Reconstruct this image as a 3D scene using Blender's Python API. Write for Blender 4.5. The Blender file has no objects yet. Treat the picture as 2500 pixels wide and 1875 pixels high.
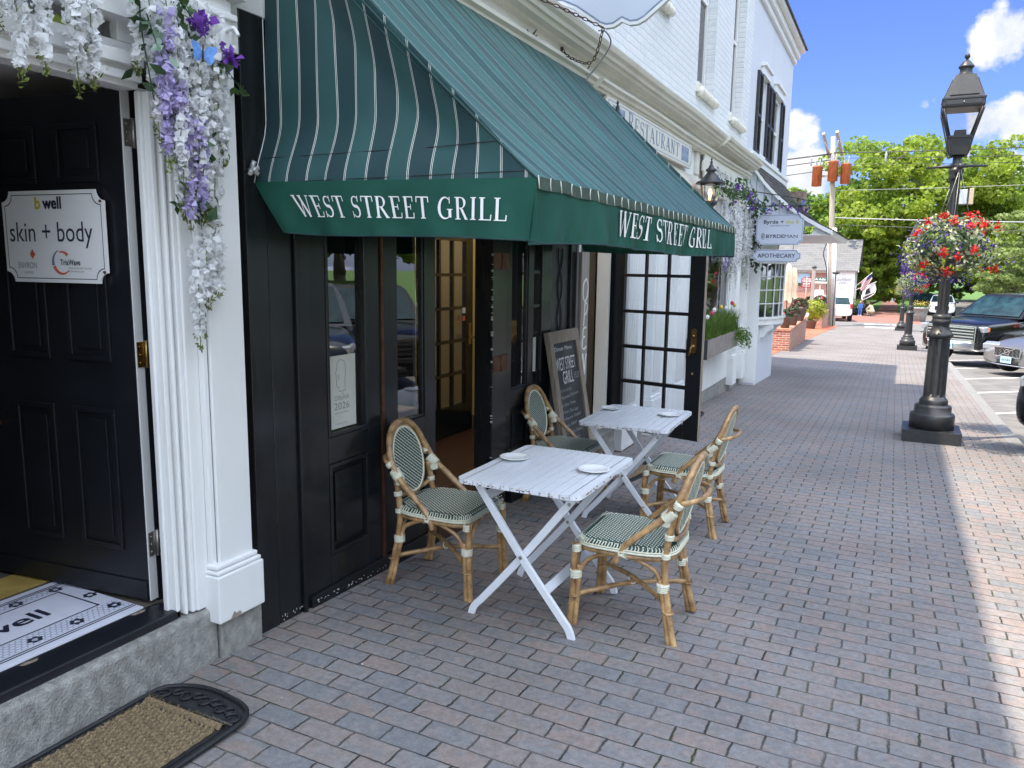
import bpy, math, random
import numpy as np
from mathutils import Vector, Matrix
R_ = math.radians
PI = math.pi
rnd = random.Random(7)
SC = bpy.context.scene
COL = SC.collection

# ------------------------------------------------------------------ camera, sky, sun, exposure
cd = bpy.data.cameras.new("camera")
cd.sensor_fit = 'HORIZONTAL'; cd.sensor_width = 36.0; cd.lens = 26.93
cd.clip_start = 0.05; cd.clip_end = 2000
cam = bpy.data.objects.new("camera", cd); COL.objects.link(cam)
cam.matrix_world = Matrix(((0.89429301, -0.08004408, 0.44026464, 0),
                           (0.44727358, 0.12987893, -0.88491684, 0),
                           (0.01365125, 0.98829369, 0.15195142, 1.6),
                           (0, 0, 0, 1)))
SC.camera = cam

SUN_DIR = Vector((-0.74 * math.cos(R_(66)), -0.67 * math.cos(R_(66)), math.sin(R_(66)))).normalized()
CUMULUS = (((.0763, .9674, .2415), .030), ((.0693, .985, .158), .022), ((.0947, .9826, .16), .024), ((-.1202, .98, .1585), .024), ((-.1111, .9874, .1124), .036), ((-.1394, .9864, .0871), .030), ((.1058, .9885, .1082), .018), ((.089, .9916, .0942), .017), ((.20, .955, .22), .07), ((-.3, .92, .2), .09))
world = bpy.data.worlds.new("World"); SC.world = world; world.use_nodes = True
nt = world.node_tree; nt.nodes.clear()
N = nt.nodes.new; L = nt.links.new
wo = N('ShaderNodeOutputWorld'); bg = N('ShaderNodeBackground'); bg.inputs[1].default_value = 0.15
sky = N('ShaderNodeTexSky'); sky.sky_type = 'NISHITA'; sky.sun_disc = False
sky.sun_elevation = R_(66); sky.sun_rotation = math.atan2(SUN_DIR.x, SUN_DIR.y)
sky.altitude = 300; sky.air_density = 1.0; sky.dust_density = 0.6; sky.ozone_density = 2.0
# clouds: noise on the sky direction, flattened like a cloud layer overhead
tc = N('ShaderNodeTexCoord'); sep = N('ShaderNodeSeparateXYZ'); L(tc.outputs['Generated'], sep.inputs[0])
zz = N('ShaderNodeMath'); zz.operation = 'ADD'; L(sep.outputs[2], zz.inputs[0]); zz.inputs[1].default_value = 0.22
zm = N('ShaderNodeMath'); zm.operation = 'MAXIMUM'; L(zz.outputs[0], zm.inputs[0]); zm.inputs[1].default_value = 0.05
dx = N('ShaderNodeMath'); dx.operation = 'DIVIDE'; L(sep.outputs[0], dx.inputs[0]); L(zm.outputs[0], dx.inputs[1])
dy = N('ShaderNodeMath'); dy.operation = 'DIVIDE'; L(sep.outputs[1], dy.inputs[0]); L(zm.outputs[0], dy.inputs[1])
dz = N('ShaderNodeMath'); dz.operation = 'MULTIPLY'; L(sep.outputs[2], dz.inputs[0]); dz.inputs[1].default_value = 3.2
cmb = N('ShaderNodeCombineXYZ'); L(dx.outputs[0], cmb.inputs[0]); L(dy.outputs[0], cmb.inputs[1]); L(dz.outputs[0], cmb.inputs[2])
noi = N('ShaderNodeTexNoise'); noi.inputs['Scale'].default_value = 1.55; noi.inputs['Detail'].default_value = 7
noi.inputs['Roughness'].default_value = 0.52; noi.inputs['Distortion'].default_value = 0.25
mp = N('ShaderNodeMapping'); mp.inputs['Location'].default_value = (3.1, 0.4, 1.7); L(cmb.outputs[0], mp.inputs[0]); L(mp.outputs[0], noi.inputs['Vector'])
cr = N('ShaderNodeValToRGB'); cr.color_ramp.elements[0].position = 0.54; cr.color_ramp.elements[1].position = 0.66
cr.color_ramp.elements[0].color = (0, 0, 0, 1); cr.color_ramp.elements[1].color = (1, 1, 1, 1)
# unseen bright cloud cover added outside the view to fill the shade
dt = N('ShaderNodeVectorMath'); dt.operation = 'DOT_PRODUCT'; L(tc.outputs['Generated'], dt.inputs[0]); dt.inputs[1].default_value = Vector((0.02, .96, .26)).normalized()
cov = N('ShaderNodeMapRange'); cov.interpolation_type = 'SMOOTHSTEP'; cov.inputs[1].default_value = .93; cov.inputs[2].default_value = .60; cov.inputs[3].default_value = -.4; cov.inputs[4].default_value = .17; L(dt.outputs['Value'], cov.inputs[0])
nad = N('ShaderNodeMath'); nad.operation = 'ADD'; L(noi.outputs['Fac'], nad.inputs[0]); L(cov.outputs[0], nad.inputs[1])
L(nad.outputs[0], cr.inputs[0])
cr2 = N('ShaderNodeValToRGB'); cr2.color_ramp.elements[0].position = 0.55; cr2.color_ramp.elements[1].position = 0.72
cr2.color_ramp.elements[0].color = (7.6, 8.4, 9.8, 1); cr2.color_ramp.elements[1].color = (5.6, 6.5, 8.2, 1)
L(noi.outputs['Fac'], cr2.inputs[0])
tint = N('ShaderNodeMixRGB'); tint.blend_type = 'MULTIPLY'; tint.inputs[0].default_value = 1; L(sky.outputs[0], tint.inputs[1])
tint.inputs[2].default_value = (0.29, 0.345, 0.60, 1)
mx = N('ShaderNodeMixRGB'); L(cr.outputs[0], mx.inputs[0]); L(tint.outputs[0], mx.inputs[1]); L(cr2.outputs[0], mx.inputs[2])
# separate cumulus heaps low over the end of the street
heap = None
for c_, r_ in CUMULUS:
    ds = N('ShaderNodeVectorMath'); ds.operation = 'DISTANCE'; L(tc.outputs['Generated'], ds.inputs[0]); ds.inputs[1].default_value = c_
    mr_ = N('ShaderNodeMapRange'); mr_.inputs[1].default_value = 0; mr_.inputs[2].default_value = r_ * 1.5; mr_.inputs[3].default_value = 1; mr_.inputs[4].default_value = 0; L(ds.outputs['Value'], mr_.inputs[0])
    if heap is None: heap = mr_.outputs[0]
    else: q_ = N('ShaderNodeMath'); q_.operation = 'MAXIMUM'; L(heap, q_.inputs[0]); L(mr_.outputs[0], q_.inputs[1]); heap = q_.outputs[0]
n2_ = N('ShaderNodeTexNoise'); n2_.inputs['Scale'].default_value = 26; n2_.inputs['Detail'].default_value = 8; n2_.inputs['Roughness'].default_value = .58; L(tc.outputs['Generated'], n2_.inputs['Vector'])
n3_ = N('ShaderNodeMath'); n3_.operation = 'MULTIPLY_ADD'; L(n2_.outputs['Fac'], n3_.inputs[0]); n3_.inputs[1].default_value = 1.5; n3_.inputs[2].default_value = -.75
ad_ = N('ShaderNodeMath'); ad_.operation = 'ADD'; L(heap, ad_.inputs[0]); L(n3_.outputs[0], ad_.inputs[1])
hr = N('ShaderNodeValToRGB'); hr.color_ramp.elements[0].position = .28; hr.color_ramp.elements[1].position = .52; L(ad_.outputs[0], hr.inputs[0])
hc = N('ShaderNodeValToRGB'); hc.color_ramp.elements[0].position = .35; hc.color_ramp.elements[1].position = .62; hc.color_ramp.elements[0].color = (1.75, 1.95, 2.35, 1); hc.color_ramp.elements[1].color = (2.75, 2.78, 2.82, 1); L(n2_.outputs['Fac'], hc.inputs[0])
mh = N('ShaderNodeMixRGB'); L(hr.outputs[0], mh.inputs[0]); L(mx.outputs[0], mh.inputs[1]); L(hc.outputs[0], mh.inputs[2])
L(mh.outputs[0], bg.inputs[0]); L(bg.outputs[0], wo.inputs[0])

sd = bpy.data.lights.new("sun", 'SUN'); sd.energy = 3.2; sd.angle = R_(0.5); sd.color = (1.0, 0.87, 0.70)
so = bpy.data.objects.new("sun", sd); COL.objects.link(so)
so.rotation_euler = SUN_DIR.to_track_quat('Z', 'Y').to_euler(); so.location = (-20, -20, 40)
SC.view_settings.view_transform = 'Standard'; SC.view_settings.look = 'None'
SC.view_settings.exposure = 1.4; SC.view_settings.gamma = 1; SC.view_settings.use_curve_mapping = False
SC.cycles.max_bounces = 8; SC.cycles.transparent_max_bounces = 16; SC.cycles.sample_clamp_indirect = 6

# ------------------------------------------------------------------ helpers
def tag(o, label=None, cat=None, group=None, kind=None):
    if label: o['label'] = label
    if cat: o['category'] = cat
    if group: o['group'] = group
    if kind: o['kind'] = kind
    return o

def thing(name, label, cat, loc=(0, 0, 0), rz=0.0, group=None):
    o = bpy.data.objects.new(name, None); COL.objects.link(o)
    o.location = loc; o.rotation_euler = (0, 0, rz); o.empty_display_size = 0.1
    return tag(o, label, cat, group)

def children(o): return [c for c in bpy.data.objects if c.parent == o]
def dup(root, loc, rz=0.0, label=None, group=None, kids=True, scale=None):
    r = root.copy(); COL.objects.link(r); r.location = loc; r.rotation_euler = (0, 0, rz)
    if scale: r.scale = scale
    if label: r['label'] = label
    if group: r['group'] = group
    if kids:
        for ch in children(root):
            c = ch.copy(); COL.objects.link(c); c.parent = r
            for g in children(ch):
                d = g.copy(); COL.objects.link(d); d.parent = c
    return r

class MB:
    def __init__(s): s.v = []; s.f = []; s.m = []; s.sm = []; s.cm = 0
    def add(s, vs, fs, smooth=False):
        b = len(s.v); s.v.extend([tuple(v) for v in vs])
        for f in fs:
            s.f.append(tuple(b + i for i in f)); s.m.append(s.cm); s.sm.append(smooth)
        return s
    def box(s, x0, x1, y0, y1, z0, z1):
        if x0 > x1: x0, x1 = x1, x0
        if y0 > y1: y0, y1 = y1, y0
        if z0 > z1: z0, z1 = z1, z0
        v = [(x0, y0, z0), (x1, y0, z0), (x1, y1, z0), (x0, y1, z0), (x0, y0, z1), (x1, y0, z1), (x1, y1, z1), (x0, y1, z1)]
        return s.add(v, [(0, 3, 2, 1), (4, 5, 6, 7), (0, 1, 5, 4), (1, 2, 6, 5), (2, 3, 7, 6), (3, 0, 4, 7)])
    def mbox(s, M, sx, sy, sz):
        v = [M @ Vector((a * sx / 2, b * sy / 2, c * sz / 2)) for c in (-1, 1) for a, b in ((-1, -1), (1, -1), (1, 1), (-1, 1))]
        return s.add(v, [(0, 3, 2, 1), (4, 5, 6, 7), (0, 1, 5, 4), (1, 2, 6, 5), (2, 3, 7, 6), (3, 0, 4, 7)])
    def quad(s, a, b, c, d, smooth=False): return s.add([a, b, c, d], [(0, 1, 2, 3)], smooth)
    def tube(s, pts, r, n=8, caps=True, closed=False, smooth=True, up=None):
        P = [Vector(p) for p in pts]; k = len(P)
        rr = r if isinstance(r, (list, tuple)) else [r] * k
        T = []
        for i in range(k):
            if closed: t = P[(i + 1) % k] - P[i - 1]
            else: t = P[min(i + 1, k - 1)] - P[max(i - 1, 0)]
            T.append(t.normalized() if t.length > 1e-9 else Vector((0, 0, 1)))
        u = Vector(up) if up else (Vector((0, 0, 1)) if abs(T[0].z) < 0.9 else Vector((1, 0, 0)))
        u = (u - T[0] * u.dot(T[0])).normalized(); vs = []
        for i in range(k):
            u = (u - T[i] * u.dot(T[i])); u = u.normalized() if u.length > 1e-6 else T[i].orthogonal().normalized()
            w = T[i].cross(u)
            for j in range(n):
                a = 2 * PI * j / n; vs.append(P[i] + (u * math.cos(a) + w * math.sin(a)) * rr[i])
        fs = []
        for i in range(k if closed else k - 1):
            i2 = (i + 1) % k
            for j in range(n):
                j2 = (j + 1) % n; fs.append((i * n + j, i * n + j2, i2 * n + j2, i2 * n + j))
        s.add(vs, fs, smooth)
        if caps and not closed:
            b = len(s.v) - k * n
            s.f.append(tuple(b + j for j in range(n - 1, -1, -1))); s.m.append(s.cm); s.sm.append(False)
            s.f.append(tuple(b + (k - 1) * n + j for j in range(n))); s.m.append(s.cm); s.sm.append(False)
        return s
    def bar(s, pts, w, t, side):
        """flat bar along pts; w across `side` direction, t across the other"""
        P = [Vector(p) for p in pts]; k = len(P); sd = Vector(side).normalized(); vs = []
        for i in range(k):
            d = (P[min(i + 1, k - 1)] - P[max(i - 1, 0)]).normalized(); n = d.cross(sd).normalized()
            for a, b in ((-1, -1), (1, -1), (1, 1), (-1, 1)): vs.append(P[i] + sd * a * w / 2 + n * b * t / 2)
        fs = [(3, 2, 1, 0), tuple((k - 1) * 4 + j for j in range(4))]
        for i in range(k - 1):
            for j in range(4):
                j2 = (j + 1) % 4; fs.append((i * 4 + j, i * 4 + j2, i * 4 + 4 + j2, i * 4 + 4 + j))
        return s.add(vs, fs)
    def lathe(s, prof, n=24, M=None, smooth=True, flute=None):
        M = M or Matrix(); vs = []
        for r, z in prof:
            for j in range(n):
                a = 2 * PI * j / n; q = r
                vs.append(M @ Vector((q * math.cos(a), q * math.sin(a), z)))
        fs = []
        for i in range(len(prof) - 1):
            for j in range(n):
                j2 = (j + 1) % n; fs.append((i * n + j, i * n + j2, i * n + n + j2, i * n + n + j))
        s.add(vs, fs, smooth); b = len(s.v) - len(prof) * n
        if prof[0][0] > 1e-4: s.f.append(tuple(b + j for j in range(n - 1, -1, -1))); s.m.append(s.cm); s.sm.append(False)
        if prof[-1][0] > 1e-4: s.f.append(tuple(b + (len(prof) - 1) * n + j for j in range(n))); s.m.append(s.cm); s.sm.append(False)
        return s
    def prism(s, poly, M, d0, d1):
        """poly in local xy, extruded along local z from d0 to d1"""
        n = len(poly); vs = [M @ Vector((x, y, d0)) for x, y in poly] + [M @ Vector((x, y, d1)) for x, y in poly]
        fs = [tuple(range(n - 1, -1, -1)), tuple(range(n, 2 * n))]
        for i in range(n):
            j = (i + 1) % n; fs.append((i, j, n + j, n + i))
        return s.add(vs, fs)
    def ball(s, c, r, n=10, m=6, sc=(1, 1, 1)):
        prof = [(max(1e-5, math.sin(PI * i / m)) * r, -math.cos(PI * i / m) * r) for i in range(m + 1)]
        M = Matrix.Translation(Vector(c)) @ Matrix.Diagonal((sc[0], sc[1], sc[2], 1)); return s.lathe(prof, n, M)
    def grid(s, fn, nu, nv, smooth=True):
        vs = [fn(i / nu, j / nv) for j in range(nv + 1) for i in range(nu + 1)]
        fs = [(j * (nu + 1) + i, j * (nu + 1) + i + 1, (j + 1) * (nu + 1) + i + 1, (j + 1) * (nu + 1) + i) for j in range(nv) for i in range(nu)]
        return s.add(vs, fs, smooth)
    def build(s, name, mats, parent=None, loc=(0, 0, 0), rz=0.0, bevel=0.0, seg=2, solid=0.0, label=None, cat=None, group=None, kind=None, uv=None, rot=None):
        me = bpy.data.meshes.new(name); me.from_pydata(s.v, [], s.f); me.update()
        if not isinstance(mats, (list, tuple)): mats = [mats]
        for m in mats: me.materials.append(m)
        if s.f:
            me.polygons.foreach_set('material_index', s.m); me.polygons.foreach_set('use_smooth', s.sm)
        if uv is not None:
            ul = me.uv_layers.new(name='UVMap'); li = np.zeros(len(me.loops), dtype=np.int32); me.loops.foreach_get('vertex_index', li)
            ul.data.foreach_set('uv', np.array(uv, dtype=np.float32)[li].ravel())
        o = bpy.data.objects.new(name, me); COL.objects.link(o); o.location = loc; o.rotation_euler = rot if rot else (0, 0, rz)
        if parent: o.parent = parent
        if solid: md = o.modifiers.new('thick', 'SOLIDIFY'); md.thickness = solid; md.offset = 0
        if bevel: md = o.modifiers.new('edge', 'BEVEL'); md.width = bevel; md.segments = seg; md.limit_method = 'ANGLE'; md.angle_limit = R_(40)
        return tag(o, label, cat, group, kind)

def T(x, y, z): return Matrix.Translation((x, y, z))
def RZ(a): return Matrix.Rotation(a, 4, 'Z')
def RX(a): return Matrix.Rotation(a, 4, 'X')
def RY(a): return Matrix.Rotation(a, 4, 'Y')
def frame(o, x, y):
    x = Vector(x).normalized(); y = Vector(y).normalized(); z = x.cross(y)
    return Matrix(((x.x, y.x, z.x, o[0]), (x.y, y.y, z.y, o[1]), (x.z, y.z, z.z, o[2]), (0, 0, 0, 1)))
def lerp(a, b, t): return a + (b - a) * t
def vl(a, b, t): return Vector(a) * (1 - t) + Vector(b) * t
def smooth_path(pts, n=6):
    P = [Vector(p) for p in pts]; out = []
    for i in range(len(P) - 1):
        p0 = P[max(i - 1, 0)]; p1 = P[i]; p2 = P[i + 1]; p3 = P[min(i + 2, len(P) - 1)]
        for k in range(n):
            t = k / n; t2 = t * t; t3 = t2 * t
            out.append(0.5 * ((2 * p1) + (p2 - p0) * t + (2 * p0 - 5 * p1 + 4 * p2 - p3) * t2 + (3 * p1 - p0 - 3 * p2 + p3) * t3))
    out.append(P[-1]); return out

_bf = None
def text_mesh(s):
    cu = bpy.data.curves.new('txt', 'FONT'); cu.body = s; cu.resolution_u = 3
    ob = bpy.data.objects.new('txt', cu)
    me = bpy.data.meshes.new_from_object(ob)
    v = [tuple(x.co) for x in me.vertices]; f = [tuple(p.vertices) for p in me.polygons]
    bpy.data.objects.remove(ob); bpy.data.meshes.remove(me); bpy.data.curves.remove(cu)
    return v, f
def text(mb, s, M, h, align=0.0, squeeze=1.0, shear=0.0, bold=0.0, fn=None, width=None):
    """sans lettering h tall (cap height); M maps local xy to the surface"""
    v, f = text_mesh(s)
    if not v: return 0
    x0 = min(p[0] for p in v); x1 = max(p[0] for p in v); sc = h / 0.70
    if width: squeeze = width / ((x1 - x0) * sc)
    w = (x1 - x0) * sc * squeeze
    offs = [(0, 0)] if not bold else [(0, 0), (bold, 0), (0, bold), (bold, bold)]
    for k, (ox, oy) in enumerate(offs):
        pts = []
        for p in v:
            q = ((p[0] - x0) * sc * squeeze - align * w + shear * p[1] * sc + ox, p[1] * sc + oy, 0.0002 * k)
            pts.append(fn(*q) if fn else M @ Vector(q))
        mb.add(pts, f)
    return w

# serif capitals: strokes (polyline, width list) in a 1-high box
def _arc(cx, cy, rx, ry, a0, a1, n=10): return [(cx + rx * math.cos(R_(lerp(a0, a1, i / n))), cy + ry * math.sin(R_(lerp(a0, a1, i / n)))) for i in range(n + 1)]
TK, TN = 0.15, 0.055
def _ser(x, y, w=0.30): return ([(x - w / 2, y), (x + w / 2, y)], 0.045)
def _stem(x, a=0, b=1): return ([(x, a), (x, b)], TK)
SERIF = {
 'I': (0.36, [_stem(.18), _ser(.18, .022), _ser(.18, .978)]),
 'L': (0.66, [_stem(.18), _ser(.18, .022), _ser(.18, .978), ([(.18, .025), (.62, .025)], .05), ([(.61, 0), (.63, .26)], .05)]),
 'E': (0.70, [_stem(.18), _ser(.18, .022), _ser(.18, .978), ([(.18, .025), (.62, .025)], .05), ([(.61, 0), (.64, .26)], .05), ([(.18, .975), (.60, .975)], .05), ([(.59, 1), (.60, .76)], .05), ([(.18, .52), (.46, .52)], .05), ([(.46, .39), (.46, .65)], .045)]),
 'T': (0.72, [_stem(.36), _ser(.36, .022), ([(.03, .975), (.69, .975)], .05), ([(.045, 1), (.03, .74)], .05), ([(.675, 1), (.69, .74)], .05)]),
 'W': (1.12, [([(.08, 1), (.34, 0)], TK), ([(.34, 0), (.56, .9)], TN), ([(.50, 1), (.76, 0)], TK), ([(.76, 0), (1.02, 1)], TN), _ser(.09, .978, .26), _ser(.52, .978, .24), _ser(1.02, .978, .2)]),
 'S': (0.60, [(_arc(.30, .745, .20, .225, 40, 270, 12) + _arc(.30, .28, .225, .25, 90, -150, 14)[1:], None), ([(.50, 1), (.49, .72)], .05), ([(.07, 0), (.06, .30)], .05)]),
 'R': (0.78, [_stem(.18), _ser(.18, .022), _ser(.18, .978), ([(.18, .975), (.36, .975)] + _arc(.36, .74, .21, .235, 90, -90, 10) + [(.18, .505)], 'bowl'), ([(.36, .50), (.66, .02)], .13), _ser(.68, .022, .18)]),
 'G': (0.82, [(_arc(.42, .5, .34, .475, 50, 310, 18), 'c'), ([(.645, 1), (.65, .70)], .05), ([(.66, .44), (.66, .08)], TK), _ser(.66, .44, .30)]),
 'A': (0.82, [([(.10, 0), (.40, 1)], TN), ([(.38, 1), (.70, 0)], TK), ([(.20, .33), (.58, .33)], .05), _ser(.10, .022, .24), _ser(.69, .022, .30)]),
 'U': (0.84, [([(.20, 1), (.20, .3)] + _arc(.43, .30, .23, .27, 180, 360, 10) + [(.66, 1)], 'u'), _ser(.20, .978), _ser(.66, .978, .24)]),
 'N': (0.86, [([(.18, 0), (.18, 1)], TN), ([(.66, 0), (.66, 1)], TN), ([(.16, 1), (.66, 0)], TK), _ser(.18, .022, .26), _ser(.14, .978, .24), _ser(.66, .978, .26)]),
}
def _widths(spec, pts):
    n = len(pts)
    if isinstance(spec, (int, float)): return [spec] * n
    if spec is None: return [lerp(.05, TK, max(0, 1 - abs(i / (n - 1) - .5) * 2.6)) for i in range(n)]
    if spec == 'bowl': return [lerp(.05, TK, max(0, 1 - abs(i / (n - 1) - .5) * 3.6)) for i in range(n)]
    if spec == 'c': return [lerp(.05, TK + .02, max(0, 1 - abs(i / (n - 1) - .5) * 2.5)) for i in range(n)]
    if spec == 'u': return [TK if i < n * .45 else TN for i in range(n)]
def serif(mb, s, width, h, fn, gap=0.09, first_big=1.0):
    """fn(u, v, w) -> point ; text fits `width`"""
    tot = sum((0.42 if c == ' ' else SERIF[c][0] + gap) for c in s); k = width / tot; x = 0; zi = 0
    for ci, c in enumerate(s):
        if c == ' ': x += .42; continue
        hh = h * (first_big if ci == 0 else 1)
        for pts, spec in SERIF[c][1]:
            ws = _widths(spec, pts); vs = []; n = len(pts); zi += 1
            for i in range(n):
                a = Vector(pts[min(i + 1, n - 1)]) - Vector(pts[max(i - 1, 0)]); a.normalize(); nx, ny = -a.y, a.x
                for sg in (-1, 1):
                    vs.append(fn((x + pts[i][0] + nx * ws[i] / 2 * sg) * k, (pts[i][1] + ny * ws[i] / 2 * sg) * hh, .0003 * (zi % 7)))
            mb.add(vs, [(2 * i + 1, 2 * i, 2 * i + 2, 2 * i + 3) for i in range(n - 1)])
        x += SERIF[c][0] + gap

def flakes(name, P, size, mats, parent=None, aspect=0.6, nrm=None, spread=1.0, seed=1, fold=0.25, mi=None, **kw):
    """many small folded leaf or petal faces at points P (n,3)"""
    P = np.asarray(P, dtype=np.float64); n = len(P); g = np.random.default_rng(seed)
    a = g.normal(size=(n, 3))
    if nrm is not None: a = a * spread + np.asarray(nrm)
    a /= np.linalg.norm(a, axis=1, keepdims=True) + 1e-9
    t = g.normal(size=(n, 3)); t -= a * np.sum(a * t, axis=1, keepdims=True); t /= np.linalg.norm(t, axis=1, keepdims=True) + 1e-9
    b = np.cross(a, t); s = (np.asarray(size) * g.uniform(.65, 1.35, n))[:, None]
    V = np.empty((n, 4, 3)); V[:, 0] = P - t * s * .5; V[:, 1] = P + b * s * aspect * .5 + a * s * fold * .4
    V[:, 2] = P + t * s * .5; V[:, 3] = P - b * s * aspect * .5 + a * s * fold * .4
    me = bpy.data.meshes.new(name); me.vertices.add(n * 4); me.vertices.foreach_set('co', V.ravel())
    me.loops.add(n * 4); me.loops.foreach_set('vertex_index', np.arange(n * 4, dtype=np.int32))
    me.polygons.add(n); me.polygons.foreach_set('loop_start', np.arange(0, n * 4, 4, dtype=np.int32))
    if not isinstance(mats, (list, tuple)): mats = [mats]
    for m in mats: me.materials.append(m)
    if len(mats) > 1: me.polygons.foreach_set('material_index', (np.asarray(mi) if mi is not None else g.integers(0, len(mats), n)).astype(np.int32))
    me.update(calc_edges=True); me.validate()
    o = bpy.data.objects.new(name, me); COL.objects.link(o)
    if parent: o.parent = parent
    if 'loc' in kw: o.location = kw['loc']
    return tag(o, kw.get('label'), kw.get('cat'), kw.get('group'), kw.get('kind'))

G_ = 0.034
def gz(y): return -G_ * y if y < 50 else max(-1.77, -G_ * y) if y < 52.1 else -1.77
# ------------------------------------------------------------------ materials
def _new(name):
    m = bpy.data.materials.new(name); m.use_nodes = True; t = m.node_tree; b = t.nodes.get('Principled BSDF'); return m, t, b
def srgb(r, g, b):
    f = lambda c: (c / 255 / 12.92) if c / 255 <= .04045 else ((c / 255 + .055) / 1.055) ** 2.4
    return (f(r), f(g), f(b))
def mat(name, col, rough=.6, metal=0., var=.12, scale=12., bump=0., bscale=60., spec=.5, coat=0., dirt=None, dirt_amt=.4, dirt_scale=3., stretch=None, trans=0., hue=None):
    m, t, b = _new(name); N = t.nodes.new; L = t.links.new
    b.inputs['Roughness'].default_value = rough; b.inputs['Metallic'].default_value = metal
    b.inputs['Specular IOR Level'].default_value = spec; b.inputs['Coat Weight'].default_value = coat
    tc = N('ShaderNodeTexCoord'); vec = tc.outputs['Object']
    if stretch:
        mp = N('ShaderNodeMapping'); mp.inputs['Scale'].default_value = stretch; L(vec, mp.inputs[0]); vec = mp.outputs[0]
    n = N('ShaderNodeTexNoise'); n.inputs['Scale'].default_value = scale; n.inputs['Detail'].default_value = 5; L(vec, n.inputs['Vector'])
    mr = N('ShaderNodeMapRange'); mr.inputs[1].default_value = .3; mr.inputs[2].default_value = .7; L(n.outputs['Fac'], mr.inputs[0])
    mx = N('ShaderNodeMixRGB'); L(mr.outputs[0], mx.inputs[0])
    mx.inputs[1].default_value = tuple(c * (1 - var) for c in col) + (1,); mx.inputs[2].default_value = tuple(min(1, c * (1 + var)) for c in (hue or col)) + (1,)
    out = mx.outputs[0]
    if dirt:
        n2 = N('ShaderNodeTexNoise'); n2.inputs['Scale'].default_value = dirt_scale; n2.inputs['Detail'].default_value = 8; n2.inputs['Roughness'].default_value = .65; L(vec, n2.inputs['Vector'])
        m2 = N('ShaderNodeMapRange'); m2.inputs[1].default_value = .5; m2.inputs[2].default_value = .75; m2.inputs[4].default_value = dirt_amt; L(n2.outputs['Fac'], m2.inputs[0])
        x2 = N('ShaderNodeMixRGB'); L(m2.outputs[0], x2.inputs[0]); L(out, x2.inputs[1]); x2.inputs[2].default_value = tuple(dirt) + (1,); out = x2.outputs[0]
    L(out, b.inputs['Base Color'])
    if bump:
        n3 = N('ShaderNodeTexNoise'); n3.inputs['Scale'].default_value = bscale; n3.inputs['Detail'].default_value = 4; L(vec, n3.inputs['Vector'])
        bp = N('ShaderNodeBump'); bp.inputs['Strength'].default_value = bump; bp.inputs['Distance'].default_value = .01; L(n3.outputs['Fac'], bp.inputs['Height']); L(bp.outputs[0], b.inputs['Normal'])
    if trans:
        tr = N('ShaderNodeBsdfTranslucent'); L(out, tr.inputs[0]); ms = N('ShaderNodeMixShader'); ms.inputs[0].default_value = trans
        L(b.outputs[0], ms.inputs[1]); L(tr.outputs[0], ms.inputs[2]); L(ms.outputs[0], t.nodes['Material Output'].inputs[0])
    return m
def glass(name, tint=(1, 1, 1), ior=1.6, rough=0.0, wavy=0.0):
    m, t, b = _new(name); N = t.nodes.new; L = t.links.new; t.nodes.remove(b)
    tr = N('ShaderNodeBsdfTransparent'); tr.inputs[0].default_value = tuple(tint) + (1,)
    gl = N('ShaderNodeBsdfGlossy'); gl.inputs['Roughness'].default_value = rough
    fr = N('ShaderNodeFresnel'); fr.inputs[0].default_value = ior; ms = N('ShaderNodeMixShader')
    L(fr.outputs[0], ms.inputs[0]); L(tr.outputs[0], ms.inputs[1]); L(gl.outputs[0], ms.inputs[2]); L(ms.outputs[0], t.nodes['Material Output'].inputs[0])
    if wavy:
        tc = N('ShaderNodeTexCoord'); n = N('ShaderNodeTexNoise'); n.inputs['Scale'].default_value = 6; L(tc.outputs['Object'], n.inputs['Vector'])
        bp = N('ShaderNodeBump'); bp.inputs['Strength'].default_value = wavy; bp.inputs['Distance'].default_value = .01; L(n.outputs['Fac'], bp.inputs['Height']); L(bp.outputs[0], gl.inputs['Normal'])
    return m
def glow(name, col, st):
    m, t, b = _new(name); b.inputs['Emission Color'].default_value = tuple(col) + (1,); b.inputs['Emission Strength'].default_value = st; return m
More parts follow.
